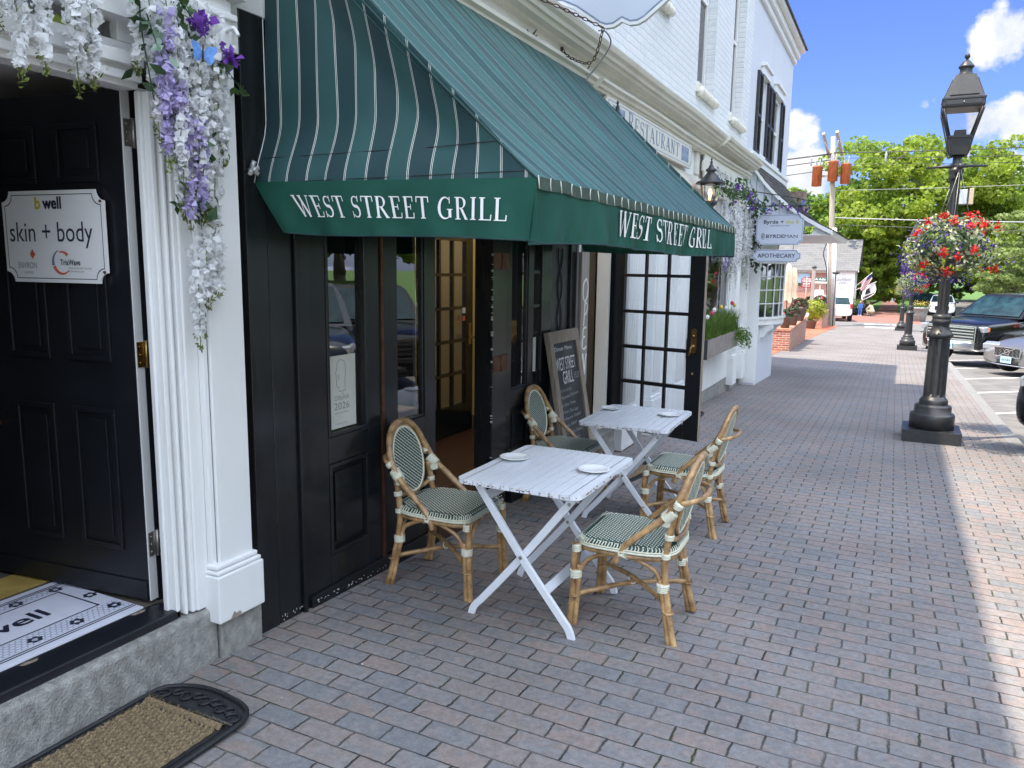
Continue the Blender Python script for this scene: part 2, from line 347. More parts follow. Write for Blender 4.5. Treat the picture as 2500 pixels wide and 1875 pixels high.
def brickmat(name, cols, mortar, bw, rh, ms=.006, rot=(0, 0, 0), coord='Object', rough=.85, bump=.6, offset=.5, fine=.35, tints=None, wob=.004, patch=None, stain=0.0, var2=.25, ysc=1.0, worn=0.0):
    """running bond; cols = three brick colours picked per brick"""
    m, t, b = _new(name); N = t.nodes.new; L = t.links.new
    tc = N('ShaderNodeTexCoord'); mp = N('ShaderNodeMapping'); mp.inputs['Rotation'].default_value = rot; mp.inputs['Scale'].default_value = (1, ysc, 1); rh = rh * ysc; L(tc.outputs[coord], mp.inputs[0])
    nw = N('ShaderNodeTexNoise'); nw.inputs['Scale'].default_value = 9; nw.inputs['Detail'].default_value = 3; L(mp.outputs[0], nw.inputs['Vector'])
    vs = N('ShaderNodeVectorMath'); vs.operation = 'SUBTRACT'; L(nw.outputs['Color'], vs.inputs[0]); vs.inputs[1].default_value = (.5, .5, .5)
    vm = N('ShaderNodeVectorMath'); vm.operation = 'SCALE'; L(vs.outputs[0], vm.inputs[0]); vm.inputs['Scale'].default_value = wob * 2
    va = N('ShaderNodeVectorMath'); va.operation = 'ADD'; L(mp.outputs[0], va.inputs[0]); L(vm.outputs[0], va.inputs[1])
    if worn:      # chipped, tumbled edges
        nw2 = N('ShaderNodeTexNoise'); nw2.inputs['Scale'].default_value = 42; nw2.inputs['Detail'].default_value = 3; L(mp.outputs[0], nw2.inputs['Vector'])
        vs2 = N('ShaderNodeVectorMath'); vs2.operation = 'SUBTRACT'; L(nw2.outputs['Color'], vs2.inputs[0]); vs2.inputs[1].default_value = (.5, .5, .5)
        vm2 = N('ShaderNodeVectorMath'); vm2.operation = 'SCALE'; L(vs2.outputs[0], vm2.inputs[0]); vm2.inputs['Scale'].default_value = .011
        vb2 = N('ShaderNodeVectorMath'); vb2.operation = 'ADD'; L(va.outputs[0], vb2.inputs[0]); L(vm2.outputs[0], vb2.inputs[1]); va = vb2
    def bt(c1, c2, mo, mortar_size, smooth):
        k = N('ShaderNodeTexBrick'); k.offset = offset; k.inputs['Scale'].default_value = 1; k.inputs['Brick Width'].default_value = bw; k.inputs['Row Height'].default_value = rh
        k.inputs['Mortar Size'].default_value = mortar_size; k.inputs['Mortar Smooth'].default_value = smooth; k.inputs['Color1'].default_value = c1; k.inputs['Color2'].default_value = c2; k.inputs['Mortar'].default_value = mo
        L(va.outputs[0], k.inputs['Vector']); return k
    kid = bt((0, 0, 0, 1), (1, 1, 1, 1), (.5, .5, .5, 1), 0.0, 0)
    rp = N('ShaderNodeValToRGB'); e = rp.color_ramp.elements; e[0].color = tuple(cols[0]) + (1,); e[1].color = tuple(cols[-1]) + (1,)
    for i, c in enumerate(cols[1:-1]): q = e.new((i + 1) / (len(cols) - 1)); q.color = tuple(c) + (1,)
    if worn:      # colour clouds inside a brick
        nc = N('ShaderNodeTexNoise'); nc.inputs['Scale'].default_value = 11; nc.inputs['Detail'].default_value = 5; nc.inputs['Roughness'].default_value = .6; L(tc.outputs[coord], nc.inputs['Vector'])
        mc = N('ShaderNodeMath'); mc.operation = 'MULTIPLY_ADD'; L(nc.outputs['Fac'], mc.inputs[0]); mc.inputs[1].default_value = 1.1; mc.inputs[2].default_value = -.55
        sc_ = N('ShaderNodeMath'); sc_.operation = 'ADD'; L(kid.outputs['Color'], sc_.inputs[0]); L(mc.outputs[0], sc_.inputs[1]); L(sc_.outputs[0], rp.inputs[0])
    else: L(kid.outputs['Color'], rp.inputs[0])
    n = N('ShaderNodeTexNoise'); n.inputs['Scale'].default_value = 35; n.inputs['Detail'].default_value = 8; n.inputs['Roughness'].default_value = .7; L(tc.outputs[coord], n.inputs['Vector'])
    mr = N('ShaderNodeMapRange'); mr.inputs[1].default_value = .3; mr.inputs[2].default_value = .7; mr.inputs[3].default_value = 1 - var2; mr.inputs[4].default_value = 1 + var2; L(n.outputs['Fac'], mr.inputs[0])
    mul = N('ShaderNodeMixRGB'); mul.blend_type = 'MULTIPLY'; mul.inputs[0].default_value = 1; L(rp.outputs[0], mul.inputs[1]); L(mr.outputs[0], mul.inputs[2])
    col = mul.outputs[0]
    if stain:
        n4 = N('ShaderNodeTexNoise'); n4.inputs['Scale'].default_value = .9; n4.inputs['Detail'].default_value = 6; L(tc.outputs[coord], n4.inputs['Vector'])
        r4 = N('ShaderNodeMapRange'); r4.inputs[1].default_value = .35; r4.inputs[2].default_value = .7; r4.inputs[3].default_value = 1 + stain * .5; r4.inputs[4].default_value = 1 - stain; L(n4.outputs['Fac'], r4.inputs[0])
        m4 = N('ShaderNodeMixRGB'); m4.blend_type = 'MULTIPLY'; m4.inputs[0].default_value = 1; L(col, m4.inputs[1]); L(r4.outputs[0], m4.inputs[2]); col = m4.outputs[0]
        # pale specks of grit
        n5 = N('ShaderNodeTexNoise'); n5.inputs['Scale'].default_value = 210; n5.inputs['Detail'].default_value = 3; n5.inputs['Roughness'].default_value = .7; L(tc.outputs[coord], n5.inputs['Vector'])
        r5 = N('ShaderNodeMapRange'); r5.inputs[1].default_value = .60; r5.inputs[2].default_value = .70; r5.inputs[4].default_value = .75; L(n5.outputs['Fac'], r5.inputs[0])
        m5 = N('ShaderNodeMixRGB'); L(r5.outputs[0], m5.inputs[0]); L(col, m5.inputs[1]); m5.inputs[2].default_value = (.42, .40, .37, 1); col = m5.outputs[0]
    km = bt((1, 1, 1, 1), (1, 1, 1, 1), (0, 0, 0, 1), ms, .25)
    fin = N('ShaderNodeMixRGB'); jf = km.outputs['Color']
    if worn:      # joints filled with dust and grit in places
        nj = N('ShaderNodeTexNoise'); nj.inputs['Scale'].default_value = 5; nj.inputs['Detail'].default_value = 4; L(tc.outputs[coord], nj.inputs['Vector'])
        rj = N('ShaderNodeMapRange'); rj.inputs[1].default_value = .42; rj.inputs[2].default_value = .66; rj.inputs[4].default_value = worn; L(nj.outputs['Fac'], rj.inputs[0])
        xj = N('ShaderNodeMath'); xj.operation = 'MAXIMUM'; L(jf, xj.inputs[0]); L(rj.outputs[0], xj.inputs[1]); jf = xj.outputs[0]
    L(jf, fin.inputs[0]); fin.inputs[1].default_value = tuple(mortar) + (1,)
    if worn:      # moss in some joints
        nm = N('ShaderNodeTexNoise'); nm.inputs['Scale'].default_value = 2.2; nm.inputs['Detail'].default_value = 6; L(tc.outputs[coord], nm.inputs['Vector'])
        rm = N('ShaderNodeMapRange'); rm.inputs[1].default_value = .5; rm.inputs[2].default_value = .6; L(nm.outputs['Fac'], rm.inputs[0])
        xm = N('ShaderNodeMixRGB'); L(rm.outputs[0], xm.inputs[0]); xm.inputs[1].default_value = tuple(mortar) + (1,); xm.inputs[2].default_value = (.045, .058, .018, 1); L(xm.outputs[0], fin.inputs[1])
    L(col, fin.inputs[2]); L(fin.outputs[0], b.inputs['Base Color'])
    kb = bt((.75, .75, .75, 1), (1, 1, 1, 1), (0, 0, 0, 1), ms * 1.8, .8)
    ad = N('ShaderNodeMixRGB'); ad.blend_type = 'ADD'; ad.inputs[0].default_value = fine; L(kb.outputs['Color'], ad.inputs[1]); L(n.outputs['Fac'], ad.inputs[2])
    bp = N('ShaderNodeBump'); bp.inputs['Strength'].default_value = bump; bp.inputs['Distance'].default_value = .008; L(ad.outputs[0], bp.inputs['Height']); L(bp.outputs[0], b.inputs['Normal'])
    b.inputs['Roughness'].default_value = rough; b.inputs['Specular IOR Level'].default_value = .35
    return m

M = {}
ROT_YZ = tuple(Matrix(((0, 1, 0), (0, 0, 1), (1, 0, 0))).to_euler('XYZ'))
M['paver'] = brickmat('brick pavers', [(.170, .176, .186), (.205, .195, .192), (.222, .190, .178), (.195, .196, .200), (.236, .188, .172), (.186, .183, .186)], (.034, .032, .028), .203, .1015, .0040, bump=.8, stain=.18, wob=.007, ysc=1.5, worn=.55)
M['asphalt'] = mat('asphalt', (.16, .155, .15), .9, var=.25, scale=3, bump=.5, bscale=180, dirt=(.24, .23, .22), dirt_scale=.7)
M['granite'] = mat('granite kerb', (.21, .21, .205), .8, var=.25, scale=40, bump=.3, bscale=90)
M['roadpaint'] = mat('road paint', (.78, .78, .75), .7, var=.1, scale=8, dirt=(.4, .39, .37), dirt_amt=.5, dirt_scale=20)
M['white'] = mat('white paint', (.78, .79, .79), .45, var=.03, scale=2.5, bump=.12, bscale=25, dirt=(.55, .54, .50), dirt_amt=.22, dirt_scale=4, stretch=(1, 1, .35))
M['cream'] = mat('cream trim paint', (.72, .70, .62), .5, var=.05, scale=4, bump=.15, bscale=30, dirt=(.42, .38, .30), dirt_amt=.45, dirt_scale=5, stretch=(1, .35, 1))
M['clap'] = mat('pale grey siding', (.62, .65, .72), .6, var=.03, scale=3, bump=.08, bscale=30)
M['black'] = mat('glossy black paint', (.010, .012, .014), .22, var=.35, scale=3, bump=.10, bscale=22, spec=.5, stretch=(1, 1, .12), dirt=(.03, .032, .034), dirt_amt=.5, dirt_scale=14)
M['blackdoor'] = mat('satin black door paint', (.010, .012, .016), .36, var=.2, scale=8, bump=.06, bscale=60)
M['wbrick'] = brickmat('white painted brick', [(.68, .71, .73), (.75, .765, .77), (.72, .74, .75)], (.655, .68, .70), .215, .076, .008, rot=ROT_YZ, bump=.55, wob=.016, rough=.6, var2=.06)
M['cornice'] = M['cream']
M['valance'] = mat('green canvas', (.012, .080, .058), .75, var=.12, scale=5, bump=.12, bscale=500, spec=.3)
M['letter'] = mat('white lettering', (.82, .82, .82), .6, var=.04)
M['navy'] = mat('dark blue lettering', (.02, .025, .05), .5, var=.1)
M['slate'] = mat('slate blue lettering', (.20, .25, .36), .6, var=.2, scale=20)
M['signface'] = mat('pale blue sign paint', (.53, .58, .69), .5, var=.03, scale=3)
M['signold'] = mat('weathered cream sign', (.70, .69, .62), .55, var=.06, scale=3, dirt=(.5, .48, .42), dirt_amt=.3)
M['rattan'] = mat('honey rattan', (.30, .165, .062), .36, var=.40, scale=16, bump=.12, bscale=60, coat=.3, hue=(.40, .25, .115), dirt=(.12, .05, .016), dirt_amt=.85, dirt_scale=26)
M['cane'] = mat('cream cane wrap', (.70, .70, .56), .5, var=.1, scale=60, bump=.2, bscale=200)
M['weave'] = mat('dark green weave', (.012, .052, .042), .4, var=.2, scale=60)
M['strand'] = mat('cream weave strand', (.66, .70, .60), .42, var=.15, scale=90)
M['table'] = mat('white table lacquer', (.72, .75, .80), .30, var=.02, scale=6, spec=.5)
M['chip'] = mat('chipped paint', (.22, .16, .12), .7, var=.4, scale=60)
M['porcelain'] = mat('white porcelain', (.82, .83, .84), .12, var=.01, spec=.5)
M['coir'] = mat('coir fibre', (.215, .16, .09), .95, var=.5, scale=140, bump=.5, bscale=320)
M['rubber'] = mat('black rubber', (.012, .013, .016), .55, var=.3, scale=20)
M['concrete'] = mat('rough concrete', (.285, .285, .268), .9, var=.30, scale=26, bump=.9, bscale=120, dirt=(.15, .145, .13), dirt_amt=.7, dirt_scale=6, stretch=(1, 1, .7))
M['oldwood'] = mat('weathered wood', (.26, .215, .17), .8, var=.3, scale=10, bump=.3, bscale=40, stretch=(6, 6, .6))
M['greywood'] = mat('grey weathered plank', (.34, .31, .28), .85, var=.25, scale=9, bump=.3, bscale=40, stretch=(5, 5, .5))
M['slateboard'] = mat('chalkboard', (.030, .031, .033), .6, var=.3, scale=5, dirt=(.10, .10, .105), dirt_amt=.55, dirt_scale=5)
M['chalk'] = mat('chalk', (.66, .66, .66), .9, var=.3, scale=120)
M['chalkdim'] = mat('smudged chalk', (.32, .32, .32), .9, var=.5, scale=90)
M['glass'] = glass('window glass', (.88, .90, .90), 3.0, wavy=.010)
M['glassold'] = glass('old door glass', (.92, .95, .97), 1.75, wavy=.05)
M['brass'] = mat('aged brass', (.36, .24, .09), .35, 1., var=.3, scale=30)
M['copper'] = mat('aged copper strip', (.16, .075, .05), .45, .8, var=.3, scale=20)
M['steel'] = mat('worn hinge steel', (.42, .42, .38), .4, .9, var=.25, scale=40, dirt=(.25, .17, .08), dirt_amt=.5, dirt_scale=30)
M['iron'] = mat('black iron', (.030, .031, .033), .40, .0, var=.2, scale=20, bump=.08, bscale=80, spec=.5)
M['rust'] = mat('rusty chain', (.10, .055, .04), .7, .4, var=.4, scale=60)
M['white_petal'] = mat('white silk petal', (.90, .91, .92), .7, var=.04, scale=30, trans=.45)
M['lilac'] = mat('lilac silk petal', (.52, .46, .74), .7, var=.16, scale=30, trans=.3)
M['purple'] = mat('purple silk petal', (.19, .06, .42), .7, var=.25, scale=30, trans=.25)
M['bluewing'] = mat('blue butterfly wing', (.10, .24, .58), .5, var=.35, scale=40)
M['red'] = mat('red geranium petal', (.62, .012, .012), .6, var=.2, scale=30, trans=.2)
M['pink'] = mat('pink petal', (.66, .06, .16), .6, var=.2, scale=30, trans=.2)
M['violet'] = mat('violet petal', (.075, .03, .30), .6, var=.25, scale=30, trans=.2)
M['yellowpetal'] = mat('yellow tulip petal', (.72, .50, .06), .6, var=.15, trans=.2)
M['leafdark'] = mat('dark green leaf', (.022, .060, .018), .5, var=.35, scale=25, trans=.2)
M['leafmid'] = mat('mid green leaf', (.055, .115, .03), .5, var=.3, scale=25, trans=.3)
M['leafpale'] = mat('grey green leaf', (.22, .32, .24), .6, var=.2, scale=25, trans=.2)
M['budgreen'] = mat('olive bud green', (.16, .20, .045), .6, var=.2, trans=.2)
M['lime'] = mat('lime leaf', (.30, .36, .03), .5, var=.3, scale=20, trans=.4)
M['variegated'] = mat('cream edged leaf', (.38, .42, .26), .5, var=.3, scale=40, trans=.25)
M['grassblade'] = mat('grass blade', (.07, .16, .022), .5, var=.35, scale=9, trans=.35, hue=(.12, .20, .03))
M['treeleaf'] = mat('maple leaf', (.15, .26, .03), .5, var=.35, scale=.8, trans=.5, hue=(.23, .32, .036))
M['treeleaf2'] = mat('bright spring leaf', (.26, .345, .036), .5, var=.3, scale=.8, trans=.5)
M['treedark'] = mat('deep green leaf', (.10, .19, .022), .5, var=.35, scale=.7, trans=.45)
M['treepale'] = mat('pale spring foliage', (.25, .33, .10), .5, var=.25, scale=.7, trans=.45)
M['bark'] = mat('grey bark', (.13, .11, .09), .9, var=.35, scale=8, bump=.6, bscale=20, stretch=(3, 3, .6))
M['lawn'] = mat('lawn', (.075, .15, .022), .9, var=.3, scale=1.5, bump=.4, bscale=120)
M['redpave'] = brickmat('red brick paving', [(.26, .12, .10), (.30, .15, .12), (.24, .115, .10)], (.14, .10, .09), .2, .1, .005, bump=.4)
M['redbrick'] = brickmat('red brick wall', [(.36, .11, .065), (.44, .16, .09), (.30, .085, .055), (.46, .20, .13)], (.46, .42, .37), .205, .068, .010, rot=(R_(90), 0, 0), bump=.8, wob=.003)
M['redbrickx'] = brickmat('red brick wall side', [(.36, .13, .085), (.42, .18, .12), (.30, .11, .08), (.44, .22, .15)], (.46, .42, .37), .205, .068, .010, rot=ROT_YZ, bump=.8, wob=.003)
M['brickcap'] = mat('brick coping', (.44, .20, .13), .85, var=.25, scale=14, bump=.3, bscale=40)
M['terra'] = mat('terracotta tile', (.42, .13, .07), .8, var=.2, scale=6)
M['pot'] = mat('taupe pot', (.135, .105, .09), .6, var=.2, scale=10, stretch=(8, 8, .5))
M['shingle'] = brickmat('dark roof shingles', [(.075, .07, .07), (.11, .105, .10), (.14, .13, .125)], (.03, .03, .03), .16, .13, .008, rot=(0, 0, R_(90)), bump=1., wob=.004)
M['shinglegrey'] = brickmat('grey roof shingles', [(.13, .13, .135), (.17, .17, .17), (.15, .15, .155)], (.09, .09, .09), .5, .15, .01, rot=(R_(90), 0, 0), bump=.6)
M['shutter'] = mat('charcoal shutter paint', (.022, .022, .026), .5, var=.15)
M['timber'] = mat('planter box cladding', (.27, .235, .215), .75, var=.15, scale=8, stretch=(.6, 1, 1))
M['pole'] = mat('weathered pole', (.36, .32, .27), .85, var=.25, scale=6, stretch=(3, 3, .2), bump=.3, bscale=20)
M['galv'] = mat('galvanised conduit', (.60, .61, .62), .4, .6, var=.12, scale=6)
M['transf'] = mat('rusty transformer tank', (.36, .10, .035), .6, .2, var=.35, scale=5, stretch=(2, 2, .5), dirt=(.48, .20, .07), dirt_amt=.7, dirt_scale=3)
M['insul'] = mat('grey insulator', (.34, .35, .37), .4, var=.15)
M['canvas'] = mat('beige umbrella canvas', (.56, .46, .34), .8, var=.12, scale=5)
M['maroon'] = mat('maroon sign paint', (.24, .025, .04), .5, var=.1)
M['teal'] = mat('teal sign paint', (.06, .17, .16), .5, var=.1)
M['skyblue'] = mat('light blue poster', (.40, .58, .72), .5, var=.15, scale=4)
M['carblack'] = mat('black car paint', (.006, .006, .007), .2, var=.1, scale=3, coat=.25)
M['cargrey'] = mat('grey metallic car paint', (.24, .235, .225), .3, .55, var=.06, scale=3, coat=.8)
M['carwhite'] = mat('white car paint', (.74, .75, .76), .25, var=.03, scale=3, coat=.8)
M['carblue'] = mat('dark blue car paint', (.02, .028, .045), .2, var=.1, coat=.8)
M['carglass'] = mat('car glass', (.012, .034, .040), .05, var=.6, scale=4, spec=.5)
M['chrome'] = mat('chrome', (.60, .61, .63), .22, 1., var=.05)
M['alloy'] = mat('alloy rim', (.55, .56, .58), .28, .9, var=.08)
M['tyre'] = mat('tyre rubber', (.018, .018, .019), .8, var=.2, scale=20, bump=.3, bscale=60)
M['plastic'] = mat('black trim plastic', (.018, .018, .02), .5, var=.15)
M['lamp'] = mat('headlamp lens', (.45, .48, .52), .12, .3, var=.2, scale=40, coat=1.)
M['amber'] = mat('amber marker', (.70, .18, .03), .3, var=.1)
M['plate_blue'] = mat('pale blue number plate', (.42, .62, .80), .4, var=.1, scale=20)
M['flagred'] = mat('flag red', (.42, .03, .05), .7, var=.08)
M['flagblue'] = mat('flag blue', (.03, .04, .16), .7, var=.08)
M['flagwhite'] = mat('flag white', (.74, .74, .74), .7, var=.05, trans=.2)
M['skin'] = mat('skin', (.50, .30, .22), .5, var=.1)
M['denim'] = mat('blue clothing', (.035, .10, .34), .8, var=.2, scale=8)
M['darkcloth'] = mat('dark clothing', (.03, .03, .035), .8, var=.2)
M['beigecloth'] = mat('beige top', (.52, .44, .33), .8, var=.12)
M['hair'] = mat('dark hair', (.045, .028, .018), .6, var=.3, scale=30)
M['yellowwall'] = mat('yellow interior wall', (.72, .52, .17), .7, var=.04, scale=2)
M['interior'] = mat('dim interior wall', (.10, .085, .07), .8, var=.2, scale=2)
M['ceiling'] = mat('grey interior ceiling', (.74, .75, .74), .8, var=.05)
M['plaque'] = mat('white plaque enamel', (.90, .91, .92), .3, var=.01)
M['shopwall'] = mat('pale shop wall', (.45, .44, .42), .7, var=.05)
M['woodfloor'] = mat('reddish wood floor', (.05, .022, .012), .35, var=.3, scale=5, stretch=(1, 8, 1))
M['gold'] = mat('mustard floor strip', (.42, .30, .08), .7, var=.2, scale=12)
M['matwhite'] = mat('white printed mat', (.66, .68, .78), .7, var=.04)
M['bulb'] = glow('lit lantern filament', (1.0, .42, .08), 5.0)
M['lampglass'] = glass('lantern glass', (.97, .95, .92), 1.45)
M['milk'] = mat('frosted lantern pane', (.62, .64, .68), .3, var=.05, trans=.5)
M['orange'] = mat('orange red print', (.62, .13, .06), .6, var=.1)
M['grey'] = mat('grey print', (.22, .22, .23), .6, var=.1)
M['bee'] = mat('yellow print', (.66, .52, .05), .6, var=.1)
M['olive'] = mat('olive green lettering', (.50, .52, .14), .6, var=.1)
M['postcard'] = mat('pale poster paper', (.62, .62, .58), .6, var=.04)

# awning canvas: wide dark/light bands with twin white pinstripes, u in metres
def stripemat(name='striped awning canvas', dk=(.010, .048, .055), lt=(.020, .084, .084), ln=(.72, .75, .70), spec=.5, folds=0.0):
    m, t, b = _new(name); N = t.nodes.new; L = t.links.new
    uv = N('ShaderNodeUVMap'); sp = N('ShaderNodeSeparateXYZ'); L(uv.outputs[0], sp.inputs[0])
    def mth(op, a, c=None):
        k = N('ShaderNodeMath'); k.operation = op
        if isinstance(a, (int, float)): k.inputs[0].default_value = a
        else: L(a, k.inputs[0])
        if c is not None:
            if isinstance(c, (int, float)): k.inputs[1].default_value = c
            else: L(c, k.inputs[1])
        return k.outputs[0]
    u = mth('DIVIDE', sp.outputs[0], .1); fl = mth('FLOOR', u); odd = mth('MODULO', fl, 2); fr = mth('FRACT', u)
    d = mth('ABSOLUTE', mth('SUBTRACT', fr, .5)); dist = mth('MULTIPLY', mth('SUBTRACT', .5, d), .1)   # metres to nearest band edge
    line = mth('MULTIPLY', mth('GREATER_THAN', dist, .0018), mth('LESS_THAN', dist, .0046))
    core = mth('LESS_THAN', dist, .0018)
    n = N('ShaderNodeTexNoise'); n.inputs['Scale'].default_value = 2.2; n.inputs['Detail'].default_value = 5; tc = N('ShaderNodeTexCoord'); L(tc.outputs['Object'], n.inputs['Vector'])
    mr = N('ShaderNodeMapRange'); mr.inputs[1].default_value = .3; mr.inputs[2].default_value = .7; mr.inputs[3].default_value = .82; mr.inputs[4].default_value = 1.2; L(n.outputs['Fac'], mr.inputs[0])
    a = N('ShaderNodeMixRGB'); L(odd, a.inputs[0]); a.inputs[1].default_value = (*dk, 1); a.inputs[2].default_value = (*lt, 1)
    a2 = N('ShaderNodeMixRGB'); a2.blend_type = 'MULTIPLY'; a2.inputs[0].default_value = 1; L(a.outputs[0], a2.inputs[1]); L(mr.outputs[0], a2.inputs[2])
    c = N('ShaderNodeMixRGB'); L(core, c.inputs[0]); L(a2.outputs[0], c.inputs[1]); c.inputs[2].default_value = (.006, .02, .025, 1)
    w = N('ShaderNodeMixRGB'); L(line, w.inputs[0]); L(c.outputs[0], w.inputs[1]); w.inputs[2].default_value = (*ln, 1)
    L(w.outputs[0], b.inputs['Base Color']); b.inputs['Roughness'].default_value = .55; b.inputs['Specular IOR Level'].default_value = spec
    b.inputs['Sheen Weight'].default_value = .12
    tr = N('ShaderNodeBsdfTranslucent'); L(w.outputs[0], tr.inputs[0]); ms = N('ShaderNodeMixShader'); ms.inputs[0].default_value = .15
    L(b.outputs[0], ms.inputs[1]); L(tr.outputs[0], ms.inputs[2]); L(ms.outputs[0], t.nodes['Material Output'].inputs[0])
    nb = N('ShaderNodeTexNoise'); nb.inputs['Scale'].default_value = 5; nb.inputs['Detail'].default_value = 3; L(tc.outputs['Object'], nb.inputs['Vector'])
    bp = N('ShaderNodeBump'); bp.inputs['Strength'].default_value = .25; bp.inputs['Distance'].default_value = .02; L(nb.outputs['Fac'], bp.inputs['Height']); L(bp.outputs[0], b.inputs['Normal'])
    if folds:       # long slack creases running down the canvas
        mq = N('ShaderNodeMapping'); mq.inputs['Scale'].default_value = (7.5, .55, 1); L(uv.outputs[0], mq.inputs[0]); nf = N('ShaderNodeTexNoise'); nf.inputs['Scale'].default_value = 1; nf.inputs['Detail'].default_value = 3; L(mq.outputs[0], nf.inputs['Vector'])
        b2 = N('ShaderNodeBump'); b2.inputs['Strength'].default_value = folds; b2.inputs['Distance'].default_value = .06; L(nf.outputs['Fac'], b2.inputs['Height']); L(bp.outputs[0], b2.inputs['Normal']); L(b2.outputs[0], b.inputs['Normal'])
    return m
M['stripe'] = stripemat()
M['slope'] = stripemat('sky-lit striped canvas', (.010, .066, .066), (.026, .115, .108), (.24, .36, .33), .22, .9)  # lighter copy of the awning canvas, sky light on the slope painted in
# ------------------------------------------------------------------ ground, pavements, roads
def sheet(name, x0, x1, y0, y1, dz, m, ny=24, kind='structure', f=None):
    mb = MB(); mb.grid(lambda u, v: (lerp(x0, x1, u), lerp(y0, y1, v), (f or gz)(lerp(y0, y1, v)) + dz), 2, ny, False); return mb.build(name, m, kind=kind)
sheet('ground', -260, 260, -120, 420, -.19, M['lawn'], 240)
sheet('sidewalk', -3.3, 1.285, -5, 49.8, 0, M['paver'], 80)
sheet('street', 1.44, 15, -30, 52.2, -.105, M['asphalt'], 80)
sheet('cross_street', -40, 60, 49.7, 56.2, -.10, M['asphalt'], 4, f=lambda y: -1.66)
sheet('plaza', -14, 1.6, 56.2, 71, .0, M['redpave'], 2)
sheet('far_street', 1.6, 14, 56.2, 110, -.03, M['asphalt'], 2)
sheet('lawn', -60, 1.6, 71, 130, -.02, M['lawn'], 2)
sheet('lawn_path', -1.4, .1, 71, 120, .0, M['redpave'], 2)
sheet('patio_paving', -12, -3.02, 22.4, 50, .012, M['terra'], 10)
mb = MB()
y = -5.0
while y < 45:
    l = 2.1; q = .006
    mb.add([(1.285, y + q, gz(y) + .003), (1.44, y + q, gz(y) + .003), (1.44, y + l, gz(y + l) + .003), (1.285, y + l, gz(y + l) + .003),
            (1.285, y + q, gz(y) - .2), (1.44, y + q, gz(y) - .2), (1.44, y + l, gz(y + l) - .2), (1.285, y + l, gz(y + l) - .2)],
           [(0, 1, 2, 3), (1, 5, 6, 2), (0, 3, 7, 4), (0, 4, 5, 1), (3, 2, 6, 7)])
    y += l
mb.build('kerb', M['granite'], kind='structure')
mb = MB()
for y0 in (-1.3, 1.75, 4.8, 7.85, 10.9, 13.9, 16.95, 19.9, 22.95, 26.0, 29.0, 32.0):
    a = Vector((.67, .742, 0)); n = Vector((.742, -.67, 0)) * .055; p = Vector((1.5, y0, 0)); q = p + a * 4.6
    for_pts = [p - n, p + n, q + n, q - n]
    mb.add([(v.x, v.y, gz(v.y) - .100) for v in for_pts], [(0, 1, 2, 3)])
mb.build('parking_lines', M['roadpaint'], kind='structure')
mb = MB()
for k in range(6):
    x0 = -1.9 + k * 0.0
for a, b, c, d in ((-1.75, .5, 53.9, 54.5), (-1.6, .1, 51.0, 51.5), (1.7, 3.4, 53.9, 54.5)): mb.add([(a, c, -1.654 - .1), (b, c, -1.754), (b, d, -1.754), (a, d, -1.754)], [(0, 1, 2, 3)])
mb.build('crosswalk_bars', M['roadpaint'], kind='structure')

# ------------------------------------------------------------------ white brick building with the two shop fronts
B1 = thing('brick_building', 'white painted brick building with the black restaurant front and two white shop fronts', 'building', (0, 0, 0))
XW = -2.48
def wall_with_holes(name, m, y0, y1, z0, z1, holes, x0, x1, parent):
    mb = MB(); ys = sorted({y0, y1, *[h[0] for h in holes], *[h[1] for h in holes]}); 
    for a, b in zip(ys, ys[1:]):
        hs = sorted([h for h in holes if h[0] <= a + 1e-6 and h[1] >= b - 1e-6], key=lambda h: h[2]); z = z0
        for h in hs:
            if h[2] > z: mb.box(x0, x1, a, b, z, h[2])
            z = h[3]
        if z < z1: mb.box(x0, x1, a, b, z, z1)
    return mb.build(name, m, parent)
WIN = [(10.12, 11.08, 3.93, 6.3), (12.24, 13.16, 3.93, 6.3), (7.75, 8.65, 4.45, 6.3)]
wall_with_holes('upper_wall', M['wbrick'], -4, 13.8, 3.40, 9.0, WIN, -2.95, XW, B1)
def sash(parent, y0, y1, z0, z1, x, m, cross=0.5, name='window', cols=1, rows=2, fr=.05):
    mb = MB(); mb.box(x - .05, x, y0, y0 + fr, z0, z1); mb.box(x - .05, x, y1 - fr, y1, z0, z1); mb.box(x - .05, x, y0 + fr, y1 - fr, z0, z0 + fr); mb.box(x - .05, x, y0 + fr, y1 - fr, z1 - fr, z1)
    for i in range(1, rows): zc = lerp(z0, z1, i / rows); mb.box(x - .045, x - .003, y0 + fr, y1 - fr, zc - .022, zc + .022)
    for i in range(1, cols): yc = lerp(y0, y1, i / cols); mb.box(x - .042, x - .006, yc - .013, yc + .013, z0 + fr, z1 - fr)
    w = mb.build(name, m, parent); g = MB(); g.quad((x - .03, y0 + fr, z0 + fr), (x - .03, y1 - fr, z0 + fr), (x - .03, y1 - fr, z1 - fr), (x - .03, y0 + fr, z1 - fr)); g.build('pane', M['glass'], w)
    return w
for i, (a, b, c, d) in enumerate(WIN):
    w = sash(B1, a + .02, b - .02, c + .03, d, -2.60, M['white'])
    mb = MB(); r2 = random.Random(i)
    mb.box(XW - .1, XW + .05, a - .06, b + .10, c - .115, c - .02); mb.box(XW - .12, XW + .015, a, b, c - .02, c + .02)
    for k in range(8): yy = a - .02 + (b - a + .08) * k / 8; mb.ball((XW + .045, yy + .06, c - .10), .05 + r2.random() * .015, 8, 5)
    mb.build('sill', M['cream'], w)
    mb = MB(); mb.quad((-2.9, a - .3, c - .2), (-2.9, b + .3, c - .2), (-2.9, b + .3, d), (-2.9, a - .3, d)); mb.build('room_shade', M['interior'], w)
